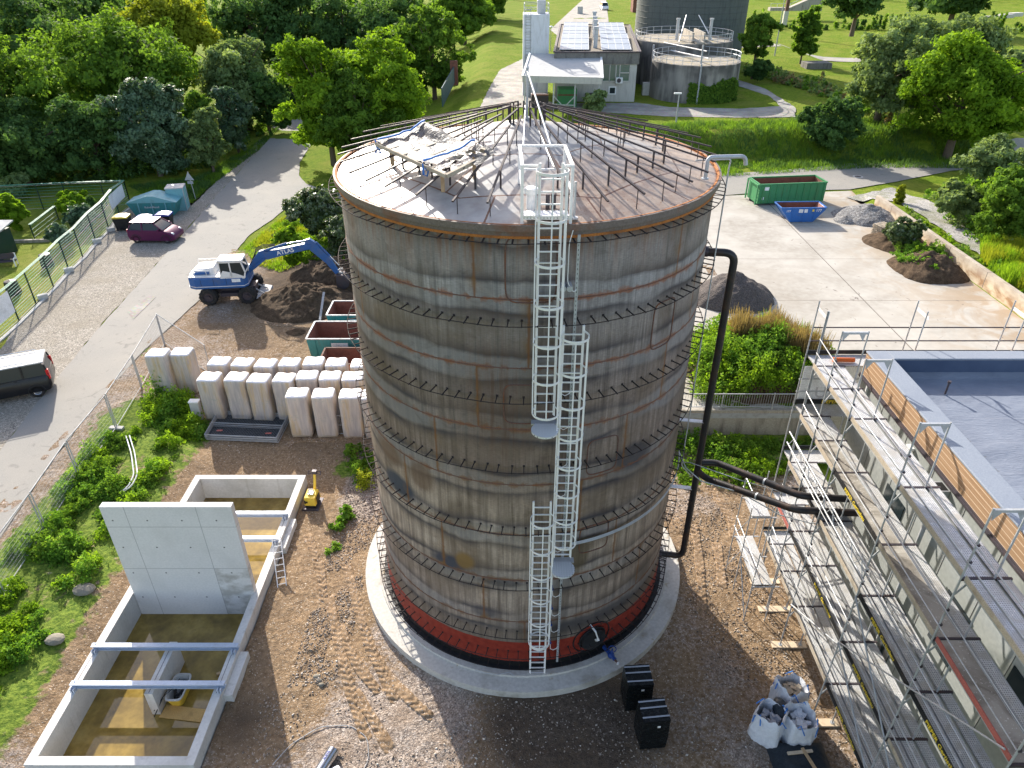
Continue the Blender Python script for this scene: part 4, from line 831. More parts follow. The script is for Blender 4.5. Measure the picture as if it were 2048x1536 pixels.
m = MB(); m.cyl((.42, -4.75, 16.52), .05, .35, 12); m.cyl((.56, -4.7, 16.52), .06, .3, 12); m.cyl((.56, -4.7, 16.82), .07, .05, 12); m.build('roof_nozzle', M['dark_steel'], TK, smooth=40)
m = MB(); m.cyl((1.02, -5.2, 16.45), .03, .85, 10); m.cyl((1.02, -5.2, 16.43), .1, .04, 12); m.build('aerial_post', M['galv'], TK, smooth=40)
# caged ladders
def ladder_part(cx, zb, zt, cz0, cz1, plat=None, wid=.5, y=-5.72, side=0):
    L = sub('caged_ladder', TK, (cx, y, 0)); m = MB()
    for s in (-1, 1): m.b2((s*wid/2-.015, -.035, zb-.12), (s*wid/2+.015, .035, zt+.25)); m.b2((s*wid/2-.045, -.012, zb-.1), (s*wid/2-.015, .012, zt+.25))
    z = zb+1.2
    while z < zt:
        for s in (-1, 1): m.add([(s*wid/2, 0, z), (s*wid/2, 0, z+.34), (s*wid/2*1.1, .42, z+.1), (s*wid/2*1.1, .42, z), (s*wid/2+.02, 0, z), (s*wid/2+.02, 0, z+.34), (s*wid/2*1.1+.02, .42, z+.1), (s*wid/2*1.1+.02, .42, z)], [(0, 1, 2, 3), (7, 6, 5, 4), (0, 4, 5, 1), (1, 5, 6, 2), (2, 6, 7, 3), (3, 7, 4, 0)])
        z += 1.96
    m.build('rails', M['alu_white'], L, world=False)
    rm = MB(); rm.box((0, 0, 0), (wid-.03, .035, .03)); r0 = rm.build('rung', M['alu'], L, world=False); r0.location = (0, 0, zb)
    for k in range(1, int(round((zt-zb)/.28))+1):
        r = r0.copy(); sc.collection.objects.link(r); r.parent = L; r.location = (0, 0, zb+.28*k)
    rc = .36; arc = [(rc*1.0*sin(a), -.28-rc*cos(a)*.98) for a in np.linspace(-1.95, 1.95, 22)]; arc = [(-wid/2, .0)]+arc+[(wid/2, .0)]
    zs = np.linspace(cz0, cz1, max(2, int(round((cz1-cz0)/.98))+1))
    for z in zs:
        m = MB(); n = len(arc)
        vs = []
        for x, yy in arc: vs += [(x, yy, z-.03), (x, yy, z+.03), (x*.975, yy*.975, z+.03), (x*.975, yy*.975, z-.03)]
        fs = [];
        for i in range(n-1):
            for q in range(4): fs.append((4*i+q, 4*i+(q+1) % 4, 4*i+4+(q+1) % 4, 4*i+4+q))
        m.add(vs, fs); m.build('cage_hoop', M['alu'], L, world=False, smooth=50)
    m = MB()
    for a in (-1.45, 0, 1.0, 1.75): x, yy = rc*.97*sin(a), -.28-rc*.97*cos(a); m.b2((x-.016, yy-.006, cz0), (x+.016, yy+.006, cz1))
    m.build('cage_bars', M['alu_white'], L, world=False)
    if plat is not None:
        m = MB(); m.prism([(x*1.02, yy*1.02) for x, yy in arc], plat-.05, plat); m.build('rest_platform', M['grating'], L, world=False)
        m = MB(); m.prism([(-.36, .0), (-.36, .2), (.36, .2), (.36, 0)], plat-.06, plat-.01); m.build('bracket', M['galv'], L, world=False)
    return L
ladder_part(.445, 11.34, 17.6, 11.5, 17.75, 10.95)
ladder_part(1.11, 6.09, 13.65, 6.9, 13.75, 5.78)
ladder_part(.46, .42, 7.95, 2.5, 7.75)
m = MB(); m.lathe([(.36, 2.38), (.36, 2.46)], 24, (.46, -5.98, 0)); m.bar((.1, -5.98, 2.42), (.82, -5.98, 2.42), .02); m.build('cage_gate_ring', M['alu'], TK, smooth=50)
# perforated rail with level sensors
m = MB(); yr = -5.5
m.b2((1.10, yr-.03, .75), (1.17, yr+.01, 16.15))
for z in np.arange(1, 16, .12): m.mi = 1; m.b2((1.128, yr-.033, z), (1.142, yr-.029, z+.05))
m.build('sensor_rail', [M['galv'], M['dark_steel']], TK)
for i, z in enumerate((12.1, 11.0, 9.7, 8.6, 7.5, 6.4, 5.3, 4.4, 3.5, 2.7, 1.8)):
    m = MB(); m.tube([(.86, -5.4, z), (.86, -5.52, z)], .025, 8); m.ico((.86, -5.56, z), .055, 1); m.mi = 1
    m.tube([(.86, -5.56, z-.05), (.88, -5.57, z-.3), (.97, -5.57, z-.36), (1.08, -5.56, z-.3), (1.12, -5.53, z-.25)], .012, 5)
    m.build('level_tap', [M['blue_enamel'], M['alu_white']], TK, smooth=50)
for dx in (0, .16):
    m = MB(); m.tube([(.80+dx, -5.4, 14.85), (.80+dx, -5.68, 14.85)], .075, 14); m.build('capped_nozzle', M['galv'], TK, smooth=50)
m = MB(); m.tube(bend([(.98, -5.62, 16.3), (.90, -5.65, 16.0), (.9, -5.65, 15.0), (1.08, -5.6, 14.7), (1.12, -5.56, 14.8)], .12), .012, 6); m.build('hanging_cable', M['white_paint'], TK, smooth=60)
# rounded rectangular weld outlines of reinforcement plates
for px, py, zc_, uw, zh in ((1062, 0, 15.25, .62, .85), (1052, 0, 11.4, .60, .62), (1208, 0, 9.35, .5, .62), (1190, 0, 6.15, .5, .55), (1345, 0, 13.1, .45, .7), (930, 0, 2.0, 0, 0)):
    if not uw: continue
    xx = (px-1024)/(PXM(0, -5.4, zc_))+CAMP[0]; u0 = math.asin(max(-.97, min(.97, xx/R0)))*R0
    pts = []
    for k in range(33):
        a = 2*pi*k/32; cx_, cz_ = abs(cos(a))**.35*(1 if cos(a) > 0 else -1)*uw, abs(sin(a))**.35*(1 if sin(a) > 0 else -1)*zh
        u = (u0+cx_)/R0; pts.append(((R0+.008)*sin(u), -(R0+.008)*cos(u), zc_+cz_))
    m = MB(); m.tube(pts, .02, 5, cap=False); m.build('plate_weld', M['rust_steel'], TK, smooth=60)
# man hatch at the base
ha = math.asin(2.35/R0); hd = np.array([sin(ha), -cos(ha), 0]); hu = np.array([cos(ha), sin(ha), 0])
def hp(u, z, d): q = hd*(R0+d)+hu*u; return (q[0], q[1], 1.35+z)
m = MB()
for rr, d, tb in ((.72, .02, .025), (.5, .06, .03)): m.tube([hp(rr*cos(a), rr*.95*sin(a), d-(rr*cos(a))**2/(2*R0)) for a in np.linspace(0, 2*pi, 40)], tb, 6, cap=False)
m.build('hatch_ring', M['black_plastic'], TK, smooth=60)
m = MB(); V = [hp(0, 0, .2)]+[hp(.46*cos(a), .46*sin(a), .16) for a in np.linspace(0, 2*pi, 33)[:-1]]+[hp(.46*cos(a), .46*sin(a), -.03) for a in np.linspace(0, 2*pi, 33)[:-1]]
m.add(V, [(0, 1+i, 1+(i+1) % 32) for i in range(32)]+[(1+i, 33+i, 33+(i+1) % 32, 1+(i+1) % 32) for i in range(32)]); m.build('hatch_cover', M['black_plastic'], TK, smooth=40)
m = MB(); m.bar(hp(-.15, .75, .05), hp(-.1, .7, .35), .05); m.bar(hp(-.1, .7, .35), hp(0.02, .25, .38), .05); m.bar(hp(.02, .25, .38), hp(.02, .1, .25), .08); m.build('davit_arm', M['alu'], TK)
v0 = np.array(P(1222, 1310, .55))
m = MB(); m.tube([tuple(v0+(-.22, .35, 0)), tuple(v0+(.12, -.2, 0))], .07, 10); m.ico(tuple(v0), .13, 2); m.tube([tuple(v0), tuple(v0+(.03, .02, .3))], .03, 8); m.build('drain_valve', M['blue_enamel'], TK, smooth=50)
m = MB(); m.tube([tuple(v0+np.array((.03+.13*cos(a), .02+.13*sin(a), .3))) for a in np.linspace(0, 2*pi, 20)], .018, 6, cap=False); m.build('hand_wheel', M['blue_enamel'], TK, smooth=60)
m = MB(); m.tube([tuple(v0+(.1, -.18, 0)), tuple(v0+(.2, -.33, 0))], .04, 8); m.mi = 1; m.cyl(tuple(v0+(.2, -.35, -.04)), .045, .08, 10); m.build('valve_outlet', [M['rust_steel'], M['white_paint']], TK, smooth=50)
m = MB(); m.tube([(-1.7, -5.68, .5), (-1.3, -5.78, .47), (-.9, -5.83, .47), (-.5, -5.75, .5), (-.35, -5.9, .47)], .014, 5); m.build('earthing_cable', M['galv'], TK, smooth=60)

# covered timber frame lying on the rafters
def proof(px, py):
    z = 17.2
    for _ in range(15): q = P(px, py, z); z = roofz(hypot(q[0], q[1]))+.62
    return np.array(P(px, py, z))
A_, B_, C_, D_ = proof(753, 288), proof(893, 352), proof(983, 306), proof(845, 262)
TF = thing('timber_frame', 'timber frame wrapped in torn black sheeting with blue straps lying on the tank roof', 'timber frame', tuple((A_+C_)/2-(0, 0, .6)))
m = MB()
for p, q in ((A_, B_), (B_, C_), (C_, D_), (D_, A_)): m.bar(p, q, .1, .09)
m.build('frame', M['wood_old'], TF)
for s in (.22, .42, .62, .82):
    a, b = A_+(B_-A_)*s, D_+(C_-D_)*s; m = MB(); m.bar(a+(0, 0, .03), b+(0, 0, .03), .09, .05); m.build('slat', M['wood_old'], TF)
for s, q in ((.3, B_), (.25, A_), (.8, C_), (.7, D_)):
    c_ = q*.72+(A_+C_)/2*.28; m = MB(); m.bar(c_, (c_[0], c_[1], roofz(hypot(c_[0], c_[1]))), .09); m.build('post', M['wood'], TF)
t = NT('sheeting'); n = t.noise(6, 4, dist=1.5); M['sheeting'] = t.fin(t.ramp(n, [(.35, (.02, .02, .024)), (.6, (.10, .10, .11))]), .5, 0, t.bump(n, .6, .06), .2)
nu, nv = 26, 22; V = []
for j in range(nv+1):
    for i in range(nu+1):
        u, v = i/nu, j/nv; p = A_+(B_-A_)*u*.97+(D_-A_)*v*1.02; h = .10+.16*math.exp(-((v-.95)/.16)**2)*(1+.6*sin(u*9))+.05*math.exp(-((u-.03)/.1)**2)+.07*(vn(u*7, v*7)-.5)+.03*(vn(u*22, v*9)-.5)
        if u > .82: h -= (u-.82)*.6*vn(v*8, 3)
        V.append((*(p[:2]-np.array(TF.location[:2])), p[2]+h*.8-.02-TF.location[2]))
V = np.array(V); i = np.arange(nu*nv); r, c = i//nu, i % nu; keep = ~((c > 19) & (vn(c*.9, r*.6) > .55))
npmesh('sheeting', V, np.stack([r*(nu+1)+c, r*(nu+1)+c+1, (r+1)*(nu+1)+c+1, (r+1)*(nu+1)+c], -1)[keep], M['sheeting'], TF, smooth=True)
m = MB()
for u in (.05, .8): m = MB(); m.tube([A_+(B_-A_)*u*.9+(D_-A_)*v+np.array((0, 0, .14+.05*vn(v*9, u*4)+.15*math.exp(-((v-.95)/.16)**2))) for v in np.linspace(-.03, 1.0, 14)], .028, 6); m.build('strap', M['strap_blue'], TF, smooth=60)
for q in (A_, B_+(A_-B_)*.25): m = MB(); m.tube([q+np.array((random.uniform(-.12, .12), random.uniform(-.1, .1), random.uniform(-.25, .12))) for _ in range(9)], .022, 5); m.build('strap_end', M['strap_blue'], TF, smooth=60)

# ---------- black pipes ----------
rp = np.array((6.32, -1.05)); dr = np.array((rp[0], rp[1], 0))/hypot(*rp)
RP = thing('riser_pipe', 'tall black vertical pipe standing beside the tank on its right', 'pipe', (rp[0], rp[1], 0))
a = dr*5.44; zt_, zb_ = 13.95, 1.28
m = MB(); m.tube(bend([(a[0], a[1], zt_), (rp[0], rp[1], zt_), (rp[0], rp[1], zb_), (a[0], a[1], zb_)], .34, 8), .12, 18); m.build('pipe', M['pipe_black'], RP, smooth=50)
m = MB()
for z in (zt_, zb_): p1, p2 = dr*5.46, dr*5.6; m.tube([(p1[0], p1[1], z), (p2[0], p2[1], z)], .16, 18)
m.build('flange', M['dark_steel'], RP, smooth=50)
for z in (7.75, 4.75):
    m = MB(); p1, p2 = dr*5.5, dr*6.33; s_ = np.array((-dr[1], dr[0], 0))*.02
    m.bar((p1[0], p1[1], z), (p2[0], p2[1], z), .2, .015); m.build('bracket', M['galv'], RP)
def pipe_run(label, pts, r=.12, name='heat_pipe', mt='pipe_black', rb=.25):
    T_ = thing(name, label, 'pipe', tuple(pts[0])); m = MB(); bp = bend(pts, rb); m.tube(bp, r, 16); m.build('pipe', M[mt], T_, smooth=50)
    m = MB()
    for s in (.35, .8):
        i = int(s*(len(pts)-1)); a, b = np.array(pts[i], float), np.array(pts[i+1], float); q = a+(b-a)*.6; d = (b-a)/np.linalg.norm(b-a); m.tube([q-d*.03, q+d*.03], r+.012, 16)
    m.build('clamp', M['galv'], T_, smooth=50); return T_
zp = 5.25
p0 = (rp[0], rp[1], zp)
pipe_run('upper black pipe running from the riser pipe to the scaffolded building', [(rp[0]+.05, rp[1]+.13, zp+.6), (P(1432, 925, zp+.65)), P(1602, 992, 6.38), P(1695, 998, 6.38), (11.0, P(1695, 998, 6.38)[1], 6.38)])
pipe_run('lower black pipe running from the riser pipe to the scaffolded building', [(rp[0], rp[1], zp+.35), P(1410, 956, zp+.2), P(1592, 1020, 6.25), P(1712, 1026, 6.25), (11.0, P(1712, 1026, 6.25)[1], 6.25)])
CB = thing('cable_conduit', 'thin grey cable conduit hanging from the tank to the scaffolded building', 'conduit', P(1345, 945, 6.2))
m = MB()
for d in (0, .05):
    m.tube([(5.6, -.85, 6.25+d), P(1372, 936, 6.3+d), P(1402, 962, 6.0+d), P(1480, 985, 5.6+d), P(1560, 1030, 5.2+d), P(1620, 1046, 5.0+d), P(1700, 1048, 4.9+d), (11.0, P(1700, 1048, 4.9)[1], 4.9+d)], .02, 6)
m.tube([(5.7, -1.2, 6.1), P(1380, 925, 6.4), P(1480, 960, 5.9), P(1620, 1000, 5.4), (11, -2.4, 5.2)], .014, 6)
m.build('conduit', M['galv'], CB, smooth=60)
# ---------- concrete pit ----------
t = NT('fair_concrete'); n1 = t.noise(.8, 6); n2 = t.noise(12, 4); X, Y, Z = t.xyz()
c = t.mix(t.mr(n2, .3, .7), (.54, .53, .505), (.64, .63, .60)); c = t.mix(t.math('MULTIPLY', t.mr(n1, .48, .7), .5), c, (.38, .37, .33))
c = t.mix(t.math('MULTIPLY', t.mr(t.noise(1, 4, vec=t.vscale((4, 4, .7))), .58, .7), .35), c, (.30, .28, .23))
M['fair'] = t.fin(c, .8, 0, t.bump(n2, .12, .01), .3)
t = NT('slab_concrete'); n1 = t.noise(.6, 6); n2 = t.noise(14, 4); X, Y, Z = t.xyz()
c = t.mix(t.mr(n2, .3, .7), (.60, .595, .585), (.68, .67, .66)); c = t.mix(t.math('MULTIPLY', t.mr(n1, .5, .7), .35), c, (.44, .44, .42))
blk = t.math('MULTIPLY', t.math('GREATER_THAN', X, -11.65), t.math('LESS_THAN', Z, 1.9)); c = t.mix(t.math('MULTIPLY', blk, t.mr(t.noise(1, 5, vec=t.vscale((1.5, 1.5, 2.2))), .42, .6, 0, .7)), c, (.30, .285, .25))
def ln(a, b, w_=.012): return t.math('LESS_THAN', t.math('ABSOLUTE', t.math('SUBTRACT', a, b)), w_)
L_ = t.math('MAXIMUM', ln(X, -14.2), t.math('MAXIMUM', ln(X, -11.65), t.math('MAXIMUM', ln(Z, 1.9), ln(Z, 4.0))))
c = t.mix(t.math('MULTIPLY', L_, .7), c, (.25, .25, .25))
hx = t.math('SUBTRACT', t.math('PINGPONG', t.math('ADD', X, 14.75), .62), .0); hz = t.math('SUBTRACT', t.math('PINGPONG', t.math('SUBTRACT', Z, .35), .66), .0)
c = t.mix(t.math('LESS_THAN', t.math('ADD', t.math('MULTIPLY', hx, hx), t.math('MULTIPLY', hz, hz)), .0011), c, (.12, .12, .12))
M['slabc'] = t.fin(c, .75, 0, t.bump(n2, .1, .01), .3)
t = NT('water_mat'); n = t.noise(.9, 5, dist=.4); n2 = t.noise(6, 4); c = t.ramp(n, [(.3, (.12, .08, .02)), (.55, (.28, .19, .045)), (.75, (.40, .29, .09))]); c = t.mix(t.mr(n2, .35, .65), t.mix(1, c, (.8, .8, .8), 'MULTIPLY'), c)
M['water'] = t.fin(c, .035, 0, t.bump(t.noise(1.5, 2), .02, .01), .55)
x0, x1, y0, y1 = -15.38, -10.17, -9.05, 4.9; wt_, zt_, zb_ = .3, .55, -.75
PT = thing('concrete_pit', 'long rectangular concrete pit holding muddy water left of the tank', 'pit', ((x0+x1)/2, (y0+y1)/2, zb_))
m = MB(); m.b2((x0, y0, zb_), (x0+wt_, y1, zt_)); m.build('left_wall', M['fair'], PT, bev=.01)
m = MB(); m.b2((x1-wt_, y0, zb_), (x1, y1, zt_)); m.build('right_wall', M['fair'], PT, bev=.01)
m = MB(); m.b2((x0+wt_+.002, y1-.28, zb_), (x1-wt_-.002, y1, zt_-.003)); m.build('back_wall', M['fair'], PT)
m = MB(); m.b2((x0+wt_+.002, y0, zb_), (x1-wt_-.002, y0+.28, zt_-.003)); m.build('front_wall', M['fair'], PT)
m = MB(); m.b2((-12.78, -6.6, -.75), (-12.5, -4.5, .50)); m.build('partition_wall', M['fair'], PT)
for a, b in (((-10.165, .32, -.2), (-9.94, 2.1, .36)), ((-10.165, -6.55, -.2), (-9.86, -4.8, .36))):
    m = MB(); m.b2(a, b); m.build('buttress', M['fair'], PT, bev=.01)
m = MB(); m.b2((x0+.1, y0+.1, -.95), (x1-.1, y1-.1, -.74)); m.build('floor_slab', M['fair'], PT)
for xx, ya, yb in ((x0+.14, -6.6, -4.7), (x1-.17, -6.6, -4.6), (-12.64, -6.55, -4.6), (x1-.17, .3, 2.2)):
    m = MB(); m.b2((xx-.008, ya, zt_-.002 if xx != -12.64 else .5), (xx+.008, yb, zt_+.004 if xx != -12.64 else .505)); m.build('slot_rail', M['dark_steel'], PT)
m = MB(); m.add([(x0+.2, y0+.2, -.62), (x1-.2, y0+.2, -.62), (x1-.2, y1-.2, -.62), (x0+.2, y1-.2, -.62)], [(0, 1, 2, 3)]); m.build('pit_water', M['water'], None, kind='structure')
W_ = thing('concrete_wall', 'tall free-standing grey concrete wall slab rising out of the pit', 'wall', (-12.7, -2.18, -.74)); m = MB(); m.b2((-15.06, -2.3, -.74), (-10.38, -2.03, 4.95)); m.build('slab', M['slabc'], W_, bev=.012)
def hbeam(label, xa, xb, y, z):
    T_ = thing('steel_beam', label, 'beam', ((xa+xb)/2, y, z-.1), 0, 'galvanised beams laid across the pit'); m = MB()
    m.b2((xa, y-.09, z+.08), (xb, y+.09, z+.1)); m.b2((xa, y-.09, z-.1), (xb, y+.09, z-.08)); m.b2((xa, y-.008, z-.08), (xb, y+.008, z+.08)); m.build('beam', M['beam_blue'], T_)
    for xx in (xa+.12, xb-.14):
        m = MB(); m.b2((xx-.09, y-.16, z-.16), (xx+.09, y+.02, z-.101)); m.b2((xx-.07, y-.22, z-.16), (xx-.03, y-.1, z+.02)); m.b2((xx+.03, y-.22, z-.16), (xx+.07, y-.1, z+.02)); m.cyl((xx, y+.05, z+.1), .018, .03, 8); m.build('bracket', M['beam_blue'], T_)
hbeam('blue-grey steel beam nearest the tall concrete wall on its near side', -15.3, -10.12, -4.88, .72)
hbeam('blue-grey steel beam above the yellow tub', -15.25, -10.08, -6.4, .72)
hbeam('steel beam across the far part of the pit nearest the plate compactor', -15.3, -10.2, 2.0, .72)
hbeam('steel beam just behind the tall concrete wall beside the leaning ladder', -15.3, -10.2, .48, .72)
# tub, plywood, ladder
TB = thing('mortar_tub', 'yellow plastic mortar tub full of black cables standing in the pit water', 'tub', (-12.07, -5.88, -.6))
m = MB(); pr2 = lambda w_, l_, n=24: [(w_*abs(cos(a))**.4*np.sign(cos(a)), l_*abs(sin(a))**.4*np.sign(sin(a))) for a in np.linspace(0, 2*pi, n+1)[:-1]]
lo, hi, hi2 = pr2(.22, .42), pr2(.30, .52), pr2(.27, .49); n = 24
V = [(x, y, 0) for x, y in lo]+[(x, y, .46) for x, y in hi]+[(x, y, .47) for x, y in hi2]+[(x*.9, y*.9, .05) for x, y in lo]
m.add(V, [(i, (i+1) % n, n+(i+1) % n, n+i) for i in range(n)]+[tuple(range(n))[::-1]]); m.mi = 1
m.add([(x*1.05, y*1.05, .44) for x, y in hi]+[(x*1.05, y*1.05, .48) for x, y in hi]+[(x, y, .49) for x, y in hi2]+[(x*.92, y*.92, .08) for x, y in lo], [(k*n+i, k*n+(i+1) % n, (k+1)*n+(i+1) % n, (k+1)*n+i) for k in range(3) for i in range(n)]+[tuple(range(3*n, 4*n))])
m.build('tub', [M['yellow_paint'], M['concrete_block']], TB, world=False, smooth=50)
m = MB()
for k in range(14): a = random.random()*6; m.tube([(.15*cos(a+j*.9)*random.uniform(.5, 1.2), .33*sin(a+j*.9)*random.uniform(.5, 1.2), .25+.14*random.random()) for j in range(7)], .02, 5)
m.tube([(-.1, .1, .42), (-.35, -.4, .5), (-.55, -.9, .1)], .018, 5); m.tube([(-.05, .3, .5), (-.3, -.3, .55), (-.6, -.75, .2)], .014, 5)
m.build('cables', M['black_rubber'], TB, world=False, smooth=60)
BD = MB(); q = [P(334, 1410, -.6), P(419, 1420, -.6), P(411, 1446, -.6), P(318, 1435, -.6)]; BD.add([(x, y, -.6) for x, y, z in q]+[(x, y, -.58) for x, y, z in q], [(3, 2, 1, 0), (4, 5, 6, 7), (0, 1, 5, 4), (1, 2, 6, 5), (2, 3, 7, 6), (3, 0, 4, 7)])
tag(BD.build('plywood_board', dirty('plywood', (.52, .33, .12), .7, 0, .15, 3, (.2, .12, .05), .5)), 'stained plywood board lying in the pit water beside the yellow tub', 'board')
m = MB(); m.box((-11.05, -4.85+1.0-1.2, -.55), (.12, .09, .06), rz=.5); tag(m.build('wood_block', M['wood']), 'small wooden block lying in the pit water near the right wall', 'block')
LD = thing('ladder', 'light aluminium ladder leaning against the outside of the right pit wall', 'ladder', (-9.72, -1.35, 0)); m = MB()
a0_, a1_ = np.array((-9.62, -1.5, .02)), np.array((-10.13, .15, 1.15)); sx = np.array((.16, .05, 0))
for s in (-1, 1): m.bar(a0_+sx*s, a1_+sx*s, .03, .06)
m.build('side_rails', M['alu'], LD)
for k in range(8): q = a0_+(a1_-a0_)*(k+.5)/8; m = MB(); m.tube([q-sx, q+sx], .014, 6); m.build('rung', M['alu'], LD)
# vibratory plate
c0 = (-9.55, 3.45); VP = thing('plate_compactor', 'small yellow vibratory plate compactor with upright handle beside the pit', 'plate compactor', (c0[0], c0[1], Hz(*c0)+.03), RAD(-4))
m = MB(); m.b2((-.38, -.42, 0), (.38, .4, .05)); m.side([(-.38, .0), (-.38, .05), (-.30, .1), (.3, .1), (.38, .05), (.38, 0)], -.5, -.42); m.build('base_plate', M['dark_steel'], VP, world=False)
m = MB(); m.b2((-.24, -.34, .08), (.24, .3, .2)); m.build('engine_base', M['black_plastic'], VP, world=False)
m = MB(); m.add([(-.27, -.38, .2), (.27, -.38, .2), (.29, .34, .2), (-.29, .34, .2), (-.25, -.33, .62), (.25, -.33, .62), (.25, .26, .68), (-.25, .26, .68)], [(3, 2, 1, 0), (4, 5, 6, 7), (0, 1, 5, 4), (1, 2, 6, 5), (2, 3, 7, 6), (3, 0, 4, 7)]); m.build('hood', M['yellow_paint'], VP, world=False, bev=.03)
m = MB(); m.tube([(-.12, -.385, .42), (-.12, -.4, .42)], .05, 14); m.b2((-.24, -.376, .3), (-.18, -.372, .5)); m.b2((.27, -.2, .25), (.295, .2, .55)); m.build('air_vent', M['black_plastic'], VP, world=False)
m = MB(); m.b2((-.12, -.15, .66), (.12, .1, .70)); m.tube([(-.12, .0, .7), (-.1, .02, .84), (.1, .02, .86), (.13, 0, .7)], .025, 8); m.build('carry_handle', M['galv'], VP, world=False)
m = MB(); m.bar((.05, .3, .5), (.08, .58, 1.35), .11, .06); m.build('drawbar', M['yellow_paint'], VP, world=False)
m = MB(); m.b2((-.02, .5, 1.32), (.18, .66, 1.48)); m.tube(bend([(-.2, .62, 1.42), (-.22, .5, 1.32), (.0, .58, 1.36), (.16, .58, 1.36), (.38, .5, 1.32), (.36, .62, 1.42)], .04), .02, 6); m.tube([(-.2, .62, 1.42), (0, .62, 1.42)], .02, 6); m.tube([(.36, .62, 1.42), (.1, .62, 1.42)], .02, 6); m.build('handle', M['dark_steel'], VP, world=False)

# ---------- wrapped insulation packs ----------
t = NT('wrap_side'); X, Y, Z = t.xyz(); hh = t.math('ADD', t.math('MULTIPLY', X, 1), t.math('MULTIPLY', Y, 1))
n1 = t.noise(1, 4, vec=t.comb(t.math('MULTIPLY', X, 2.6), t.math('MULTIPLY', Y, 2.6), t.math('MULTIPLY', Z, .35))); n2 = t.noise(1, 4, vec=t.comb(t.math('MULTIPLY', X, 14), t.math('MULTIPLY', Y, 14), t.math('MULTIPLY', Z, 1.1)))
c = t.ramp(n1, [(.3, (.38, .35, .35)), (.5, (.50, .45, .41)), (.62, (.50, .39, .25)), (.7, (.40, .35, .37))]); c = t.mix(t.mr(n2, .35, .7), t.mix(1, c, (.86, .85, .86), 'MULTIPLY'), t.mix(1, c, (1.12, 1.11, 1.10), 'MULTIPLY'))
pr_ = t.math('MULTIPLY', t.math('GREATER_THAN', t.noise(1, 1, vec=t.vscale((7, 7, 11))), .60), t.math('LESS_THAN', t.math('PINGPONG', t.math('ADD', Z, .0), .6), .2)); c = t.mix(t.math('MULTIPLY', pr_, .5), c, (.35, .36, .33))
top = t.mr(t.xyz(t.n('NewGeometry').outputs['Normal'])[2], .4, .8); c = t.mix(top, c, (.82, .80, .80))  # upward faces paler: sunlit tops painted into the wrap colour
M['wrap'] = t.fin(c, .42, 0, t.bump(n2, .35, .03), .5)
def make_pack():
    T_ = thing('insulation_pack', 'x', 'insulation pack', (0, 0, 0), 0, 'white wrapped insulation packs stacked beside the tank'); w2, d2, hh = .57, .52, 2.38
    m = MB(); n = 40; V = []; lev = [(0, .97), (.05, 1), (.6, 1.01), (1.17, .985), (1.25, .985), (1.8, 1.012), (2.2, 1.0), (2.31, .975), (2.36, .91), (2.385, .78), (2.39, .5), (2.36, .12), (2.36, .001)]
    for z, k in lev:
        for i in range(n):
            a = 2*pi*i/n; p = .30 if z < 2.37 else .42; cx, sy = abs(cos(a))**p*np.sign(cos(a)), abs(sin(a))**p*np.sign(sin(a))
            notch = 1-.05*math.exp(-((abs(a-pi/2) % pi)/.12)**2)-.05*math.exp(-((abs(a-3*pi/2))/.12)**2); V.append((cx*w2*k*notch, sy*d2*k*notch, z-(.05*math.exp(-(cx*w2*k/.05)**2) if z > 2.3 and k < .97 else 0)+(.02*sin(a*5) if z == 0 else 0)))
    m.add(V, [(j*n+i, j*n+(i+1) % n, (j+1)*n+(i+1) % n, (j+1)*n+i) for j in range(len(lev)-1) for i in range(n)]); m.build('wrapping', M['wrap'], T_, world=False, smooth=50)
    m = MB(); m.b2((-.5, -.47, -.09), (.5, .47, -.02)); m.b2((-.52, -.5, -.02), (.52, .5, .005)); m.build('pallet', M['wood_old'], T_, world=False); return T_
pk0 = make_pack(); used_pk = [False]
def put_pack(px, py, rz, label):
    z0 = .3 if px < 400 else .12
    p = P(px, py, z0+2.4); z0 = Hz(p[0], p[1])+.12; p = P(px, py, z0+2.4); loc = (p[0], p[1], z0)
    if not used_pk[0]: used_pk[0] = True; pk0.location = loc; pk0.rotation_euler = (0, 0, rz); pk0['label'] = label
    else: dup(pk0, loc, rz, label)
ords = ['first', 'second', 'third', 'fourth', 'fifth', 'sixth', 'seventh', 'eighth', 'ninth']
for nm, rz, L_ in (('the separate pair at the left', -.02, [(314, 703), (362, 701)]), ('the back row of the left block', -.05, [(438, 720), (485, 722), (531, 724), (579, 722)]), ('the front row of the left block', -.04, [(418, 751), (472, 751), (517, 754), (568, 753)]),
        ('the back row of the right block', .05, [(627, 720), (672, 722), (722, 724)]), ('the middle row of the right block', .06, [(614, 748), (660, 749), (705, 750)]), ('the front row of the right block', .06, [(594, 783), (646, 784), (700, 785), (745, 786)])):
    for i, (px, py) in enumerate(L_): put_pack(px, py, rz+random.uniform(-.03, .03), f'tall white pack, {ords[i]} from the left in {nm}')
b = PH(398, 838); CBX = thing('cable_cabinet', 'small pale grey electric cabinet standing among weeds beside the insulation packs', 'cabinet', b); m = MB(); m.b2((b[0]-.24, b[1]-.15, b[2]), (b[0]+.24, b[1]+.15, b[2]+1.12)); m.build('body', M['concrete_block'], CBX, bev=.02)
m = MB(); m.b2((b[0]-.27, b[1]-.18, b[2]+1.122), (b[0]+.27, b[1]+.18, b[2]+1.2)); m.build('lid', M['white_paint'], CBX, bev=.02)

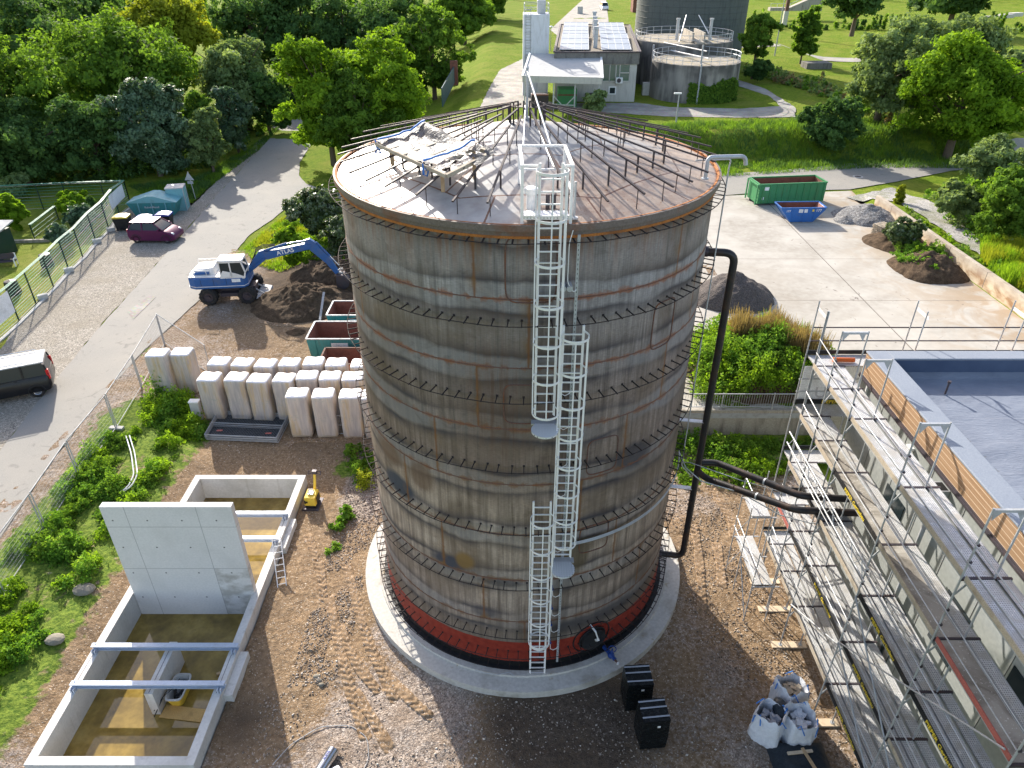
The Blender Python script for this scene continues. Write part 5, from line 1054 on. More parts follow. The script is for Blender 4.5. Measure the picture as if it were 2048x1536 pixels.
# ---------- mesh fence panels ----------
def panel_geo(m, a, b, h=2.0, z0=.12, mesh=True):
    a = np.array(a, float); b = np.array(b, float); up = np.array((0, 0, 1.))
    for q in (a, b): m.tube([q+up*.02, q+up*(h+z0)], .03, 6)
    for z in (z0, z0+h*.5 if not mesh else z0+h*.98, z0+h*.99): m.tube([a+up*z, b+up*z], .022, 5)
def fence_mesh(m, a, b, z0, h, nx=44, nz=10, r=.0022):
    a = np.array(a, float); b = np.array(b, float)
    for i in range(1, nx):
        q = a+(b-a)*i/nx; m.bar(q+(0, 0, z0), q+(0, 0, z0+h), r*2)
    for k in range(1, nz): z = z0+h*k/nz; m.bar(a+(0, 0, z), b+(0, 0, z), r*2)
FP = []
def fence_panel(label, a, b, foot=True):
    T_ = thing('site_fence', label, 'fence', tuple(a), 0, 'mobile site fence panels along the road'); m = MB(); panel_geo(m, a, b); m.build('frame', M['galv_dull'], T_, smooth=50)
    m = MB(); fence_mesh(m, a, b, .14, 1.95); m.build('wire_mesh', M['galv_dull'], T_)
pts = [PH(x, y) for x, y in ((-80, 1290), (8, 1190), (93, 1062), (160, 955), (234, 858), (284, 775), (330, 690))]
lab = ['nearest the bottom left corner', 'beside the lower road edge, second from the bottom', 'above the lower concrete foot', 'between the two visible concrete feet on the left', 'left of the tall weeds', 'ending behind the separate pair of insulation packs']
for i in range(6):
    a, b = np.array(pts[i]), np.array(pts[i+1]); d = (b-a)/np.linalg.norm(b-a); fence_panel('light mesh site fence panel '+lab[i], a+d*.08, b-d*.08)
for i, q in enumerate(pts[1:5]):
    F_ = thing('concrete_block', 'dirty concrete fence foot block '+['at the left edge', 'under the lower pair of fence posts', 'under the fence posts left of the pit', 'half hidden in the weeds below the packs'][i], 'concrete block', q, -.1, 'concrete feet of the site fence'); m = MB()
    m.b2((-.36, -.13, 0), (.36, .13, .13)); m.build('block', M['concrete_block'], F_, world=False, bev=.02)
fence_panel('mesh site fence panel right of the separate insulation packs', PH(330, 688), PH(424, 752))
FS = thing('panel_stack', 'flat stack of grey mesh fence panels lying in front of the insulation packs', 'fence panels', PH(495, 870))
q = [np.array(PH(x, y)) for x, y in ((413, 880), (556, 886), (580, 838), (440, 832))]
for k in range(6):
    m = MB(); j = np.array((random.uniform(-.04, .04), random.uniform(-.04, .04), .05+.06*k)); 
    for i in range(4): m.tube([q[i]+j, q[(i+1) % 4]+j], .024, 6)
    m.tube([(q[0]+q[3])/2+j, (q[1]+q[2])/2+j], .014, 5)
    if k == 5:
        for i in range(1, 46): s = i/46; m.bar(q[0]+(q[1]-q[0])*s+j, q[3]+(q[2]-q[3])*s+j, .004)
    m.build('panel', M['galv_dull'], FS, smooth=50)
m = MB(); m.box(tuple(q[0]+(q[1]-q[0])*.14+(.15, .3, .42)), (.3, .12, .01)); m.box(tuple(q[1]+(-.5, .28, .42)), (.3, .12, .01)); m.build('red_tag', M['toe_red'], FS)
m = MB(); m.add([tuple(q[i]+(0, 0, .10)) for i in range(4)], [(0, 1, 2, 3)]); m.build('stack_shade', M['tarp_dark'], FS)  # added dark sheet, paints in the shade inside the panel stack
def mesh_panel_up(label, pa, pb): 
    T_ = thing('site_fence', label, 'fence', pa, 0, 'mobile site fence panels along the road'); m = MB(); panel_geo(m, pa, pb, 1.15); m.tube([np.array(pa)+(0, 0, .65), np.array(pb)+(0, 0, .65)], .014, 5); m.build('frame', M['galv_dull'], T_, smooth=50); m = MB(); fence_mesh(m, pa, pb, .14, 1.1, 36, 6); m.build('wire_mesh', M['galv_dull'], T_)
mesh_panel_up('grey mesh panel standing in front of the insulation packs next to the tank', PH(655, 870), PH(760, 872))
m = MB(); pa = [P(632, 706, .3), P(655, 622, .6)]
for k in range(3): m.bar(np.array(pa[0])+(.05*k-.1, 0, 0), np.array(pa[1])+(.05*k-.1, 0, 1.4), .04)
tag(m.build('site_fence', M['galv_dull']), 'grey fence panel frames leaning against the left of the teal dumpsters', 'fence panel', 'mobile site fence panels along the road')

# ---------- open dumpsters behind the tank ----------
def dumpster(label, cx, cy, z, L, W, h, mt, rz=0, lip='rust_steel', ribs=4, ttl=None):
    T_ = thing('open_dumpster', label, 'dumpster', (cx, cy, z), rz, 'open steel dumpsters'); m = MB(); s = .14
    lo = [(-L/2+s, -W/2+s), (L/2-s, -W/2+s), (L/2-s, W/2-s), (-L/2+s, W/2-s)]; hi = [(-L/2, -W/2), (L/2, -W/2), (L/2, W/2), (-L/2, W/2)]; t_ = .06
    V = [(x, y, .05) for x, y in lo]+[(x, y, h) for x, y in hi]; m.add(V, [(3, 2, 1, 0)]+[(i, (i+1) % 4, 4+(i+1) % 4, 4+i) for i in range(4)]); m.build('shell', M[mt], T_, world=False)
    m = MB(); V = [(x*(1-.04), y*(1-.06), .12) for x, y in lo]+[(x*(1-2*t_/L), y*(1-2*t_/W), h-.002) for x, y in hi]; m.add(V, [(0, 1, 2, 3)]+[(4+i, 4+(i+1) % 4, (i+1) % 4, i) for i in range(4)]); m.build('lining', M['rust_inside'], T_, world=False)
    m = MB()
    for i in range(4): a, b = hi[i], hi[(i+1) % 4]; m.bar((*a, h+.02), (*b, h+.02), .1, .06)
    m.build('rim', M[lip], T_, world=False)
    for k in range(ribs): x = -L/2+L*(k+.5)/ribs; m = MB(); m.bar((x, -W/2+s-.02, .06), (x, -W/2-.02, h-.03), .07, .05); m.build('rib', M[mt], T_, world=False)
    if ttl: m = MB(); m.add([(-.5, -W/2-.012+.03, h*.55), (.5, -W/2-.012+.03, h*.55), (.5, -W/2-.03, h*.85), (-.5, -W/2-.03, h*.85)], [(0, 1, 2, 3)]); m.build('notice_plate', M['sign_white'], T_, world=False)
    return T_
dumpster('open teal dumpster with brown rusty inside, nearest the insulation packs', -10.7, 17.0, Hz(-10.7, 17), 3.9, 2.3, 1.6, 'teal_paint', ttl=1, lip='galv_dull')
dumpster('open teal dumpster behind the nearer teal one', -10.3, 19.9, Hz(-10.3, 20), 3.6, 2.1, 1.55, 'teal_paint', ttl=1, lip='galv_dull')
dumpster('rusty orange dumpster mostly hidden behind the packs beside the tank', -9.7, 14.3, Hz(-9.7, 14), 3.4, 1.9, 1.5, 'rust_orange')

# ---------- excavator ----------
ex = P(455, 610, .45); EX = thing('wheeled_excavator', 'blue and white wheeled excavator with its arm reaching over the dark soil heap', 'excavator', (ex[0]+.1, ex[1]+1.25, Hz(ex[0], ex[1])+.03), RAD(6))
def wheel(parent, x, y, z, r, wd, tm='black_rubber', rim='dark_steel', side=-1, lug=True):
    Wl = sub('wheel', parent, (x, y, z)); m = MB(); n = 28; pr = [(r*.55, -wd/2), (r*.9, -wd/2), (r, -wd*.36), (r, wd*.36), (r*.9, wd/2), (r*.55, wd/2)]; V = []
    for rr, yy in pr:
        for k in range(n): a = 2*pi*k/n; V.append((rr*cos(a), yy, rr*sin(a)))
    m.add(V, [(j*n+k, j*n+(k+1) % n, (j+1)*n+(k+1) % n, (j+1)*n+k) for j in range(5) for k in range(n)])
    if lug:
        for k in range(n): a = 2*pi*k/n; m.box(((r)*cos(a), (.25*wd if k % 2 else -.25*wd), r*sin(a)), (.05, wd*.48, .07), ry=-a)
    m.build('tyre', M[tm], Wl, world=False, smooth=40); m = MB(); V = []
    for rr, yy in ((.56*r, -wd*.42), (.5*r, -wd*.3), (.22*r, -wd*.28), (.2*r, -wd*.46), (.0, -wd*.46)):
        for k in range(n): a = 2*pi*k/n; V.append((rr*cos(a), yy, rr*sin(a)))
    m.add(V, [(j*n+k, j*n+(k+1) % n, (j+1)*n+(k+1) % n, (j+1)*n+k) for j in range(4) for k in range(n)])
    m.build('rim', M[rim], Wl, world=False, smooth=40); return Wl
for x, y in ((-1.35, -1.15), (1.25, -1.15), (-1.35, 1.15), (1.25, 1.15)): wheel(EX, x, y, .6, .6, .55)
m = MB(); m.b2((-1.7, -.55, .55), (1.7, .55, .95)); m.b2((-1.45, -.95, .45), (-1.25, .95, .65)); m.b2((1.15, -.95, .45), (1.35, .95, .65)); m.b2((-.6, -1.0, .45), (.7, -.5, .7)); m.cyl((0, 0, .95), .7, .2, 24); m.build('chassis', M['dark_steel'], EX, world=False)
m = MB(); m.side([(1.75, .35), (1.85, .35), (2.45, .22), (2.5, .1), (2.35, .12), (1.7, .3)], -1.2, 1.2); m.bar((1.6, -.4, .75), (2.3, -.5, .3), .08); m.bar((1.6, .4, .75), (2.3, .5, .3), .08); m.build('dozer_blade', M['galv_dull'], EX, world=False)
UX = -.35
m = MB(); poly = [(-2.15+UX, -1.0), (-1.7+UX, -1.25), (1.55+UX, -1.25), (1.75+UX, -.9), (1.75+UX, .9), (1.55+UX, 1.25), (-1.7+UX, 1.25), (-2.15+UX, 1.0), (-2.3+UX, 0)]; m.prism(poly, 1.15, 1.95); m.build('body', M['exc_blue'], EX, world=False, bev=.06)
m = MB(); m.prism([(x*1.004, y*1.004) for x, y in poly], 1.32, 1.36); m.build('white_stripe', M['exc_white'], EX, world=False)
for xx in (-1.3, -.45, .4): m = MB(); m.b2((xx+UX-.01, -1.262, 1.4), (xx+UX+.01, -1.25, 1.93)); m.build('panel_gap', M['black_plastic'], EX, world=False)
m = MB(); m.prism([(-2.1+UX, -1.05), (.2+UX, -1.2), (.2+UX, 1.2), (-2.1+UX, 1.05)], 1.952, 2.02); m.build('deck', M['exc_white'], EX, world=False, bev=.02)
m = MB(); m.add([(-1.95+UX, -.75, 2.0), (-.35+UX, -.75, 2.0), (-.35+UX, .95, 2.0), (-1.95+UX, .95, 2.0), (-1.75+UX, -.55, 2.38), (-.5+UX, -.55, 2.44), (-.5+UX, .75, 2.44), (-1.75+UX, .75, 2.38)], [(3, 2, 1, 0), (4, 5, 6, 7), (0, 1, 5, 4), (1, 2, 6, 5), (2, 3, 7, 6), (3, 0, 4, 7)]); m.build('engine_cover', M['exc_white'], EX, world=False, bev=.07)
m = MB(); m.b2((-1.75+UX, -.78, 2.05), (-.75+UX, -.66, 2.22)); m.build('engine_grille', M['exc_blue'], EX, world=False)
m = MB(); m.tube(bend([(-1.9+UX, -.95, 2.0), (-1.9+UX, -.95, 2.45), (-.9+UX, -.95, 2.45), (-.9+UX, -.95, 2.0)], .08), .02, 6); m.tube(bend([(-1.9+UX, 1.0, 2.0), (-1.9+UX, 1.0, 2.5), (-.4+UX, 1.0, 2.5), (-.4+UX, 1.0, 2.0)], .08), .02, 6); m.build('hand_rail', M['exc_white'], EX, world=False)
cx0, cx1, cy0, cy1 = .05+UX, 1.5+UX, -.1, 1.15  # cab (left-hand side away from the boom)
cx0, cx1, cy0, cy1 = .1+UX, 1.65+UX, -1.2, -.15
CABP = [(cx0, 1.9), (cx1, 1.9), (cx1+.12, 2.3), (cx1-.05, 3.05), (cx0+.02, 3.05)]
m = MB(); m.side([(p[0], p[1]) for p in CABP], cy0+.03, cy1-.03); m.build('cab_glass', M['glass_dark'], EX, world=False)
m = MB()
for yy in (cy0, cy1):
    for i in range(5): a, b = CABP[i], CABP[(i+1) % 5]; m.bar((a[0], yy, a[1]), (b[0], yy, b[1]), .09, .09)
    m.bar((cx0+.72, yy, 1.9), (cx0+.72, yy, 3.05), .08)
for a in CABP: m.bar((a[0], cy0, a[1]), (a[0], cy1, a[1]), .08)
m.b2((cx0, cy0+.02, 1.9), (cx0+.05, cy1-.02, 2.4)); m.build('cab_frame', M['exc_white'], EX, world=False)
m = MB(); m.b2((cx0-.08, cy0-.08, 3.05), (cx1+.08, cy1+.08, 3.2)); m.build('cab_roof', M['exc_white'], EX, world=False, bev=.06)
m = MB(); m.b2((cx0+.75, cy0+.3, 3.205), (cx0+1.25, cy1-.3, 3.26)); m.build('roof_hatch', M['exc_white'], EX, world=False, bev=.02)
m = MB(); m.side([(.0+UX, 1.96), (1.75+UX, 1.96), (1.1+UX, 2.25), (.3+UX, 2.45)], -1.24, -1.2); m.build('side_cover', M['exc_white'], EX, world=False)
by0, by1 = .0, .34
B0, B1, B2, B3 = (1.2+UX, 1.9), (2.5+UX, 3.0), (5.6+UX, 4.3), (7.9+UX, 1.9)
m = MB(); m.side([(.95, 1.75), (1.35, 1.7), (2.5, 2.65), (2.85, 3.0), (2.6, 3.35), (2.25, 3.25)], by0, by1); m.build('lower_boom', M['exc_blue'], EX, world=False, bev=.02)
m = MB(); m.side([(2.15, 2.75), (2.75, 2.65), (4.0, 2.95), (5.75, 3.3), (5.85, 3.6), (5.55, 3.72), (3.9, 3.42), (2.6, 3.2)], by0-.01, by1+.01); m.build('boom', M['exc_blue'], EX, world=False, bev=.02)
m = MB(); m.side([(5.5, 3.95), (5.8, 4.02), (6.1, 3.8), (7.1, 2.4), (7.5, 1.5), (7.25, 1.35), (6.7, 2.2), (5.75, 3.2), (5.4, 3.6)], by0+.02, by1-.02); m.build('dipper_arm', M['exc_blue'], EX, world=False, bev=.02)
m = MB(); m.tube([(2.6, .17, 3.25), (4.2, .17, 3.72)], .09, 10); m.mi = 1; m.tube([(4.2, .17, 3.72), (5.6, .17, 3.9)], .05, 8); m.mi = 0; m.tube([(1.6, -.05, 2.0), (2.6, -.05, 2.75)], .09, 10); m.tube([(6.2, .17, 3.75), (7.0, .17, 2.7)], .07, 10); m.mi = 1; m.tube([(7.0, .17, 2.7), (7.55, .17, 1.95)], .04, 8)
m.build('hydraulic_ram', [M['exc_blue'], M['chrome']], EX, world=False, smooth=50)
m = MB()
for k in range(4): m.tube([(1.5+.1*k, .1*k, 2.3), (2.0, .1*k, 3.2+.05*k), (2.5, .1*k, 3.5+.05*k), (3.4, .1*k, 3.65)], .025, 5)
m.build('hoses', M['black_rubber'], EX, world=False, smooth=60)
m = MB(); m.bar((7.35, .17, 1.5), (7.7, .17, 1.75), .12); m.bar((7.7, .17, 1.75), (7.75, .17, 1.3), .12); m.bar((7.35, .17, 1.5), (7.75, .17, 1.3), .14); m.build('bucket_link', M['galv_dull'], EX, world=False)
m = MB(); bp = [(7.3, 1.4), (7.85, 1.35), (8.15, .95), (8.1, .5), (7.7, .25), (7.35, .3), (7.25, .55)]; m.side(bp, -.3, .64); m.build('bucket', M['dark_steel'], EX, world=False, bev=.03)
text('boom_lettering', 'ATLAS', .42, M['text_white'], EX, (4.05, -.018, 3.2), (pi/2, RAD(-11), 0))
m = MB(); m.b2((.78+UX, -1.262, 1.62), (1.35+UX, -1.25, 1.85)); m.build('number_plate', M['sign_white'], EX, world=False)

# ---------- parked vehicles ----------
def car(name, label, loc, rz, body, prof, wid, ww, glass_z, roof_poly, belt, wheels, wr, tail=None, van=False, inset=.12):
    C_ = thing(name, label, 'car' if not van else 'van', loc, rz); zb, zr = belt, max(p[1] for p in prof)
    # lofted body: side profile with rounded shoulders
    def loft(sec): # sec: list of (halfwidth factor, profile)
        V = []; n = len(sec[0][1])
        for y, pf in sec: V += [(x, y, z) for x, z in pf]
        F = [(j*n+i, j*n+(i+1) % n, (j+1)*n+(i+1) % n, (j+1)*n+i) for j in range(len(sec)-1) for i in range(n)]+[tuple(range(n))[::-1], tuple((len(sec)-1)*n+i for i in range(n))]
        return V, F
    def shr(pf, k, dz): cx = sum(p[0] for p in pf)/len(pf); return [(cx+(x-cx)*k, z-dz if z > .6 else z+dz*.3) for x, z in pf]
    w2 = wid/2; sec = [(-w2, shr(prof, .965, .07)), (-w2+.05, shr(prof, .99, .02)), (-w2+.18, prof), (w2-.18, prof), (w2-.05, shr(prof, .99, .02)), (w2, shr(prof, .965, .07))]
    V, F = loft(sec); m = MB(); m.add(V, F); m.build('body', M[body], C_, world=False, smooth=35)
    # cabin
    rp_ = roof_poly; m = MB(); V = [(x, s*(w2-(.03 if z < belt+.05 else inset+.06)), z) for s in (-1, 1) for x, z in rp_]; n = len(rp_)
    m.add(V, [(i, (i+1) % n, n+(i+1) % n, n+i) for i in range(n)]+[tuple(range(n))[::-1], tuple(range(n, 2*n))]); m.build('windows', M['glass_dark'], C_, world=False, smooth=30)
    m = MB(); top = [p for p in rp_ if p[1] > belt+.1]; xa, xb = min(p[0] for p in top), max(p[0] for p in top); zt = max(p[1] for p in top)
    m.b2((xa-.02, -w2+inset+.02, zt-.03), (xb+.02, w2-inset-.02, zt+.035)); m.build('roof', M[body], C_, world=False, bev=.03)
    m = MB()
    for s in (-1, 1):
        for i in range(n):
            a, b = rp_[i], rp_[(i+1) % n]
            if abs(a[1]-b[1]) > .2: m.bar((a[0], s*(w2-.03), a[1]), (b[0], s*(w2-inset-.05), b[1]) if b[1] > a[1] else (b[0], s*(w2-.03), b[1]), .07, .05) if b[1] > a[1] else m.bar((a[0], s*(w2-inset-.05), a[1]), (b[0], s*(w2-.03), b[1]), .07, .05)
        for xm in ([(xa+xb)/2] if not van else [xa+(xb-xa)*.33, xa+(xb-xa)*.68]): m.bar((xm, s*(w2-.02), belt), (xm, s*(w2-inset-.04), zt), .08, .04)
    m.build('pillars', M[body], C_, world=False)
    for x in wheels:
        for s in (-1, 1):
            W2 = wheel(C_, x, s*(w2-.1), wr, wr, .2, rim='chrome', lug=False)
            if s > 0: W2.rotation_euler = (0, 0, pi)
    for s in (-1, 1): m = MB(); m.box((wheels[1] if not van else wheels[1], 0, 0), (.01, .01, .01)); 
    for s in (-1, 1):
        m = MB(); m.ico((max(p[0] for p in prof)-.22, s*(w2-.22), .68), .16, 2, sz=(1.1, .7, .6)); m.build('headlight', M['alu'], C_, world=False, smooth=50)
        m = MB(); m.b2((min(p[0] for p in prof)+.0, s*(w2-.16)-.07, (belt-.25 if not van else .95)), (min(p[0] for p in prof)+.14, s*(w2-.12)+.1, (belt+.02 if not van else 1.5))); m.build('tail_light', M['red_lamp'], C_, world=False, bev=.02)
        m = MB(); m.box((xb+.35 if not van else xb+.2, s*(w2+.08), belt+.06), (.12, .2, .13)); m.build('mirror', M[body], C_, world=False, bev=.03)
        m = MB(); m.b2(((xa+xb)/2-.25, s*(w2+.006)-.01, belt-.1), ((xa+xb)/2-.08, s*(w2+.006)+.01, belt-.07)); m.build('door_handle', M['black_plastic'], C_, world=False)
    m = MB()
    for x in wheels:
        for s in (-1, 1):
            pts = [(x+(wr+.05)*cos(a), s*(w2+.004), wr+(wr+.05)*sin(a)) for a in np.linspace(0, pi, 13)]; m.tube(pts, .025, 5)
    m.build('wheel_arches', M['black_plastic'], C_, world=False)
    return C_
prof = [(-1.62, .22), (-1.74, .5), (-1.70, .95), (-1.55, 1.0), (.55, 1.02), (1.25, .88), (1.62, .70), (1.75, .5), (1.72, .25), (1.5, .18), (-1.4, .18)]
g = PH(307, 487); pc = car('parked_car', 'purple metallic small hatchback parked on gravel in front of the wheelie bins', (g[0], g[1]+.85, g[2]+.04), RAD(-2), 'purple_car', prof, 1.66, 0, 0, [(-1.6, .98), (.98, .98), (.35, 1.42), (-.2, 1.5), (-1.1, 1.46), (-1.42, 1.3)], .98, (-1.12, 1.12), .3)
pc.scale = (1.14, 1.14, 1.14)
prof = [(-2.35, .4), (-2.42, .7), (-2.40, 1.2), (-2.33, 1.25), (1.35, 1.25), (2.1, 1.05), (2.4, .8), (2.45, .5), (2.3, .3), (-2.2, .3)]
g = PH(48, 800); vn_ = car('parked_van', 'black van with roof rails parked at the left edge of the picture', (g[0]-1.75, g[1]+.75, g[2]+.04), RAD(190) if False else RAD(172), 'black_car', prof, 1.9, 0, 0, [(-2.38, 1.22), (1.55, 1.22), (.95, 1.85), (.6, 1.9), (-2.1, 1.9), (-2.28, 1.75)], 1.22, (-1.6, 1.55), .35, van=True)
vn_.rotation_euler = (0, 0, RAD(205)); [o.data.materials.__setitem__(0, M['galv_dull']) for o in vn_.children if o.name.startswith('roof')]; vn_.scale = (1.03, 1.03, 1.03); vn_.location = (g[0]-1.15, g[1]+.42, g[2]+.04)  # light roof material stands in for sky reflected on the black roof
m = MB()
for s in (-1, 1): m.tube([(-1.9, s*.72, 1.97), (-1.8, s*.72, 2.03), (.6, s*.72, 2.03), (.7, s*.72, 1.95)], .022, 6)
m.build('roof_rail', M['alu'], vn_, world=False, smooth=50)
# ---------- scaffolded building ----------
t = NT('roof_membrane'); X, Y, Z = t.xyz(); n1 = t.noise(.9, 6, dist=.8); n2 = t.noise(3.2, 5, dist=1.2); n3 = t.noise(1, 3, vec=t.vscale((2.2, 9, 1)), dist=1.5)
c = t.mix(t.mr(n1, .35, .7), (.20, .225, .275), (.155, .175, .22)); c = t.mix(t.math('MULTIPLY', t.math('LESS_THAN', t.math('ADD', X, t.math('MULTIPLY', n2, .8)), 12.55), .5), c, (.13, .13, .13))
jl = t.math('LESS_THAN', t.math('ABSOLUTE', t.math('SUBTRACT', t.math('PINGPONG', t.math('ADD', Y, t.math('MULTIPLY', n2, .03)), 1.25), .6)), .008); c = t.mix(t.math('MULTIPLY', jl, .5), c, (.26, .27, .31))
M['roofmem'] = t.fin(c, t.mr(n2, .3, .7, .5, .65), 0, t.bump(t.math('ADD', t.math('MULTIPLY', n2, .5), t.math('MULTIPLY', n3, .6)), .3, .1), .3)
t = NT('parapet_membrane'); n3 = t.noise(30, 3); c = t.mix(t.mr(n3, .3, .75), (.20, .225, .27), (.26, .29, .335)); c = t.mix(t.math('MULTIPLY', t.mr(t.noise(.8, 4), .5, .65), .3), c, (.17, .195, .25)); M['parmem'] = t.fin(c, .6, 0, t.bump(n3, .2, .01), .35)
t = NT('upstand'); c = t.mix(t.mr(t.noise(1.2, 4), .3, .7), (.035, .06, .12), (.06, .09, .16)); M['upstand'] = t.fin(c, .7, 0, t.bump(t.noise(8, 3), .3, .02))
t = NT('fascia_wood'); X, Y, Z = t.xyz(); g = t.noise(1, 4, vec=t.vscale((20, 1.2, 20))); c = t.mix(t.mr(g, .3, .7), (.27, .165, .09), (.35, .225, .13)); gr_ = t.math('LESS_THAN', t.math('PINGPONG', t.math('SUBTRACT', Z, 10.07), .078), .007); c = t.mix(gr_, c, (.62, .48, .34)); M['fascia'] = t.fin(c, .7, 0, None, .25)
t = NT('wall_render'); n = t.noise(8, 3); c = t.mix(t.mr(n, .3, .7), (.27, .285, .275), (.32, .335, .325)); M['wallr'] = t.fin(c, .85, 0, t.bump(n, .3, .01), .3)
bx0, by1_, bx1, by0_, bz = 10.92, -1.55, 34.0, -17.0, 10.85
BL = thing('office_building', 'new flat-roofed building with grey membrane roof and brown cladding band behind scaffolding', 'building', ((bx0+bx1)/2, (by0_+by1_)/2, 0))
m = MB(); m.b2((bx0+.06, by0_, -.1), (bx1, by1_-.06, 10.0)); m.build('wall', M['wallr'], BL)
m = MB(); m.b2((bx0, by0_, 10.06), (bx0+.1, by1_, 10.78)); m.b2((bx0+.1, by1_-.1, 10.06), (bx1, by1_, 10.78)); m.build('cladding_band', M['fascia'], BL)
m = MB(); m.b2((bx0-.03, by0_, 10.0), (bx0+.14, by1_+.03, 10.055)); m.b2((bx0-.05, by0_, 9.93), (bx0-.01, by1_+.03, 9.998)); m.build('drip_edge', M['dark_steel'], BL)
pw = .62
m = MB(); m.b2((bx0-.03, by0_, 10.784), (bx0+pw, by1_+.03, bz)); m.b2((bx0+pw+.001, by1_-.5, 10.784), (bx1, by1_+.03, bz-.002)); m.build('parapet_cap', M['parmem'], BL, bev=.02)
m = MB(); m.b2((bx0+.15, by0_, 10.02), (bx0+pw-.02, by1_-.15, 10.783)); m.b2((bx0+pw-.02, by1_-.48, 10.02), (bx1, by1_-.15, 10.783)); m.build('upstand', M['upstand'], BL)
# roof skin with soft wrinkles
nx, ny = 150, 130; xs_ = np.linspace(bx0+pw-.03, bx0+16, nx+1); ys_ = np.linspace(by0_+2, by1_-.47, ny+1); X, Y = np.meshgrid(xs_, ys_)
Z = 10.22+.035*(fbm(X*1.6, Y*3.3+4)-.5)+.03*np.clip(np.sin(Y*3.2+4*fbm(X*.8, Y*.8))*fbm(X*1.7+9, Y*2.6), 0, 1)+.012*(fbm(X*5, Y*7)-.5)+.12*(1-ss(0, .35, X-xs_[0]))+.12*(1-ss(0, .3, ys_[-1]-Y))
V = np.stack([X-BL.location.x, Y-BL.location.y, Z], -1).reshape(-1, 3); i = np.arange(nx*ny); r, c_ = i//nx, i % nx
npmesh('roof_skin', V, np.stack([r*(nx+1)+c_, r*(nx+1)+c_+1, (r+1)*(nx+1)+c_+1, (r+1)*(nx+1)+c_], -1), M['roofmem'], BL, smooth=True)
m = MB(); m.b2((bx0+15.9, by0_, 10.0), (bx1-.1, by1_-.6, 10.24)); m.build('roof_deck', M['roofmem'], BL)
for y in (-4.3, -5.65, -8.2): m = MB(); m.b2((bx0+.058, y-.35, 3.2), (bx0+.064, y+.35, 9.6)); m.build('wall_joint', M['dark_steel'], BL) if y == 99 else None
for y in np.arange(-3.2, -16, -1.55): m = MB(); m.b2((bx0+.052, y-.006, 0), (bx0+.058, y+.006, 10)); m.build('panel_joint', M['dark_steel'], BL)
for y, z0, z1 in ((-5.2, 6.2, 8.0), (-9.0, 5.8, 7.6), (-6.9, 2.5, 5.4), (-11.6, 6, 8)):
    m = MB(); m.b2((bx0+.03, y-.55, z0), (bx0+.057, y+.55, z1)); m.build('window', M['glass_dark'], BL)
for y in (-6.95,): 
    m = MB(); m.b2((bx0-.3, y-.2, 9.35), (bx0+.05, y+.2, 9.8)); m.mi = 1; m.b2((bx0-.27, y-.17, 9.79), (bx0+.02, y+.17, 9.803)); m.mi = 0; m.tube([(bx0-.1, y, 9.35), (bx0-.1, y, .1)], .06, 12); m.build('downpipe', [M['galv_dull'], M['interior_dark']], BL)
for px, py in ((1918, 883), (1970, 944)): q = P(px, py, 10.35); m = MB(); m.box((q[0], q[1], 10.36), (.3, .3, .1)); m.box((q[0], q[1], 10.42), (.2, .22, .06)); m.build('roof_drain', M['black_plastic'], BL)
q = P(1890, 788, 10.25); m = MB(); m.tube([q, (q[0], q[1], 10.65)], .03, 8); m.cyl((q[0], q[1], 10.64), .05, .07, 10); m.build('roof_vent', M['dark_steel'], BL)
q = P(2040, 1070, 10.86); m = MB(); m.b2((bx0-.02, -2.15, 8.9), (bx0+.05, -2.1, 9.9)); m.build('cable_box', M['white_paint'], BL)
m = MB(); m.box((bx0-.02, -5.15, 9.72), (.12, .24, .08)); m.build('wall_lamp', M['white_paint'], BL)

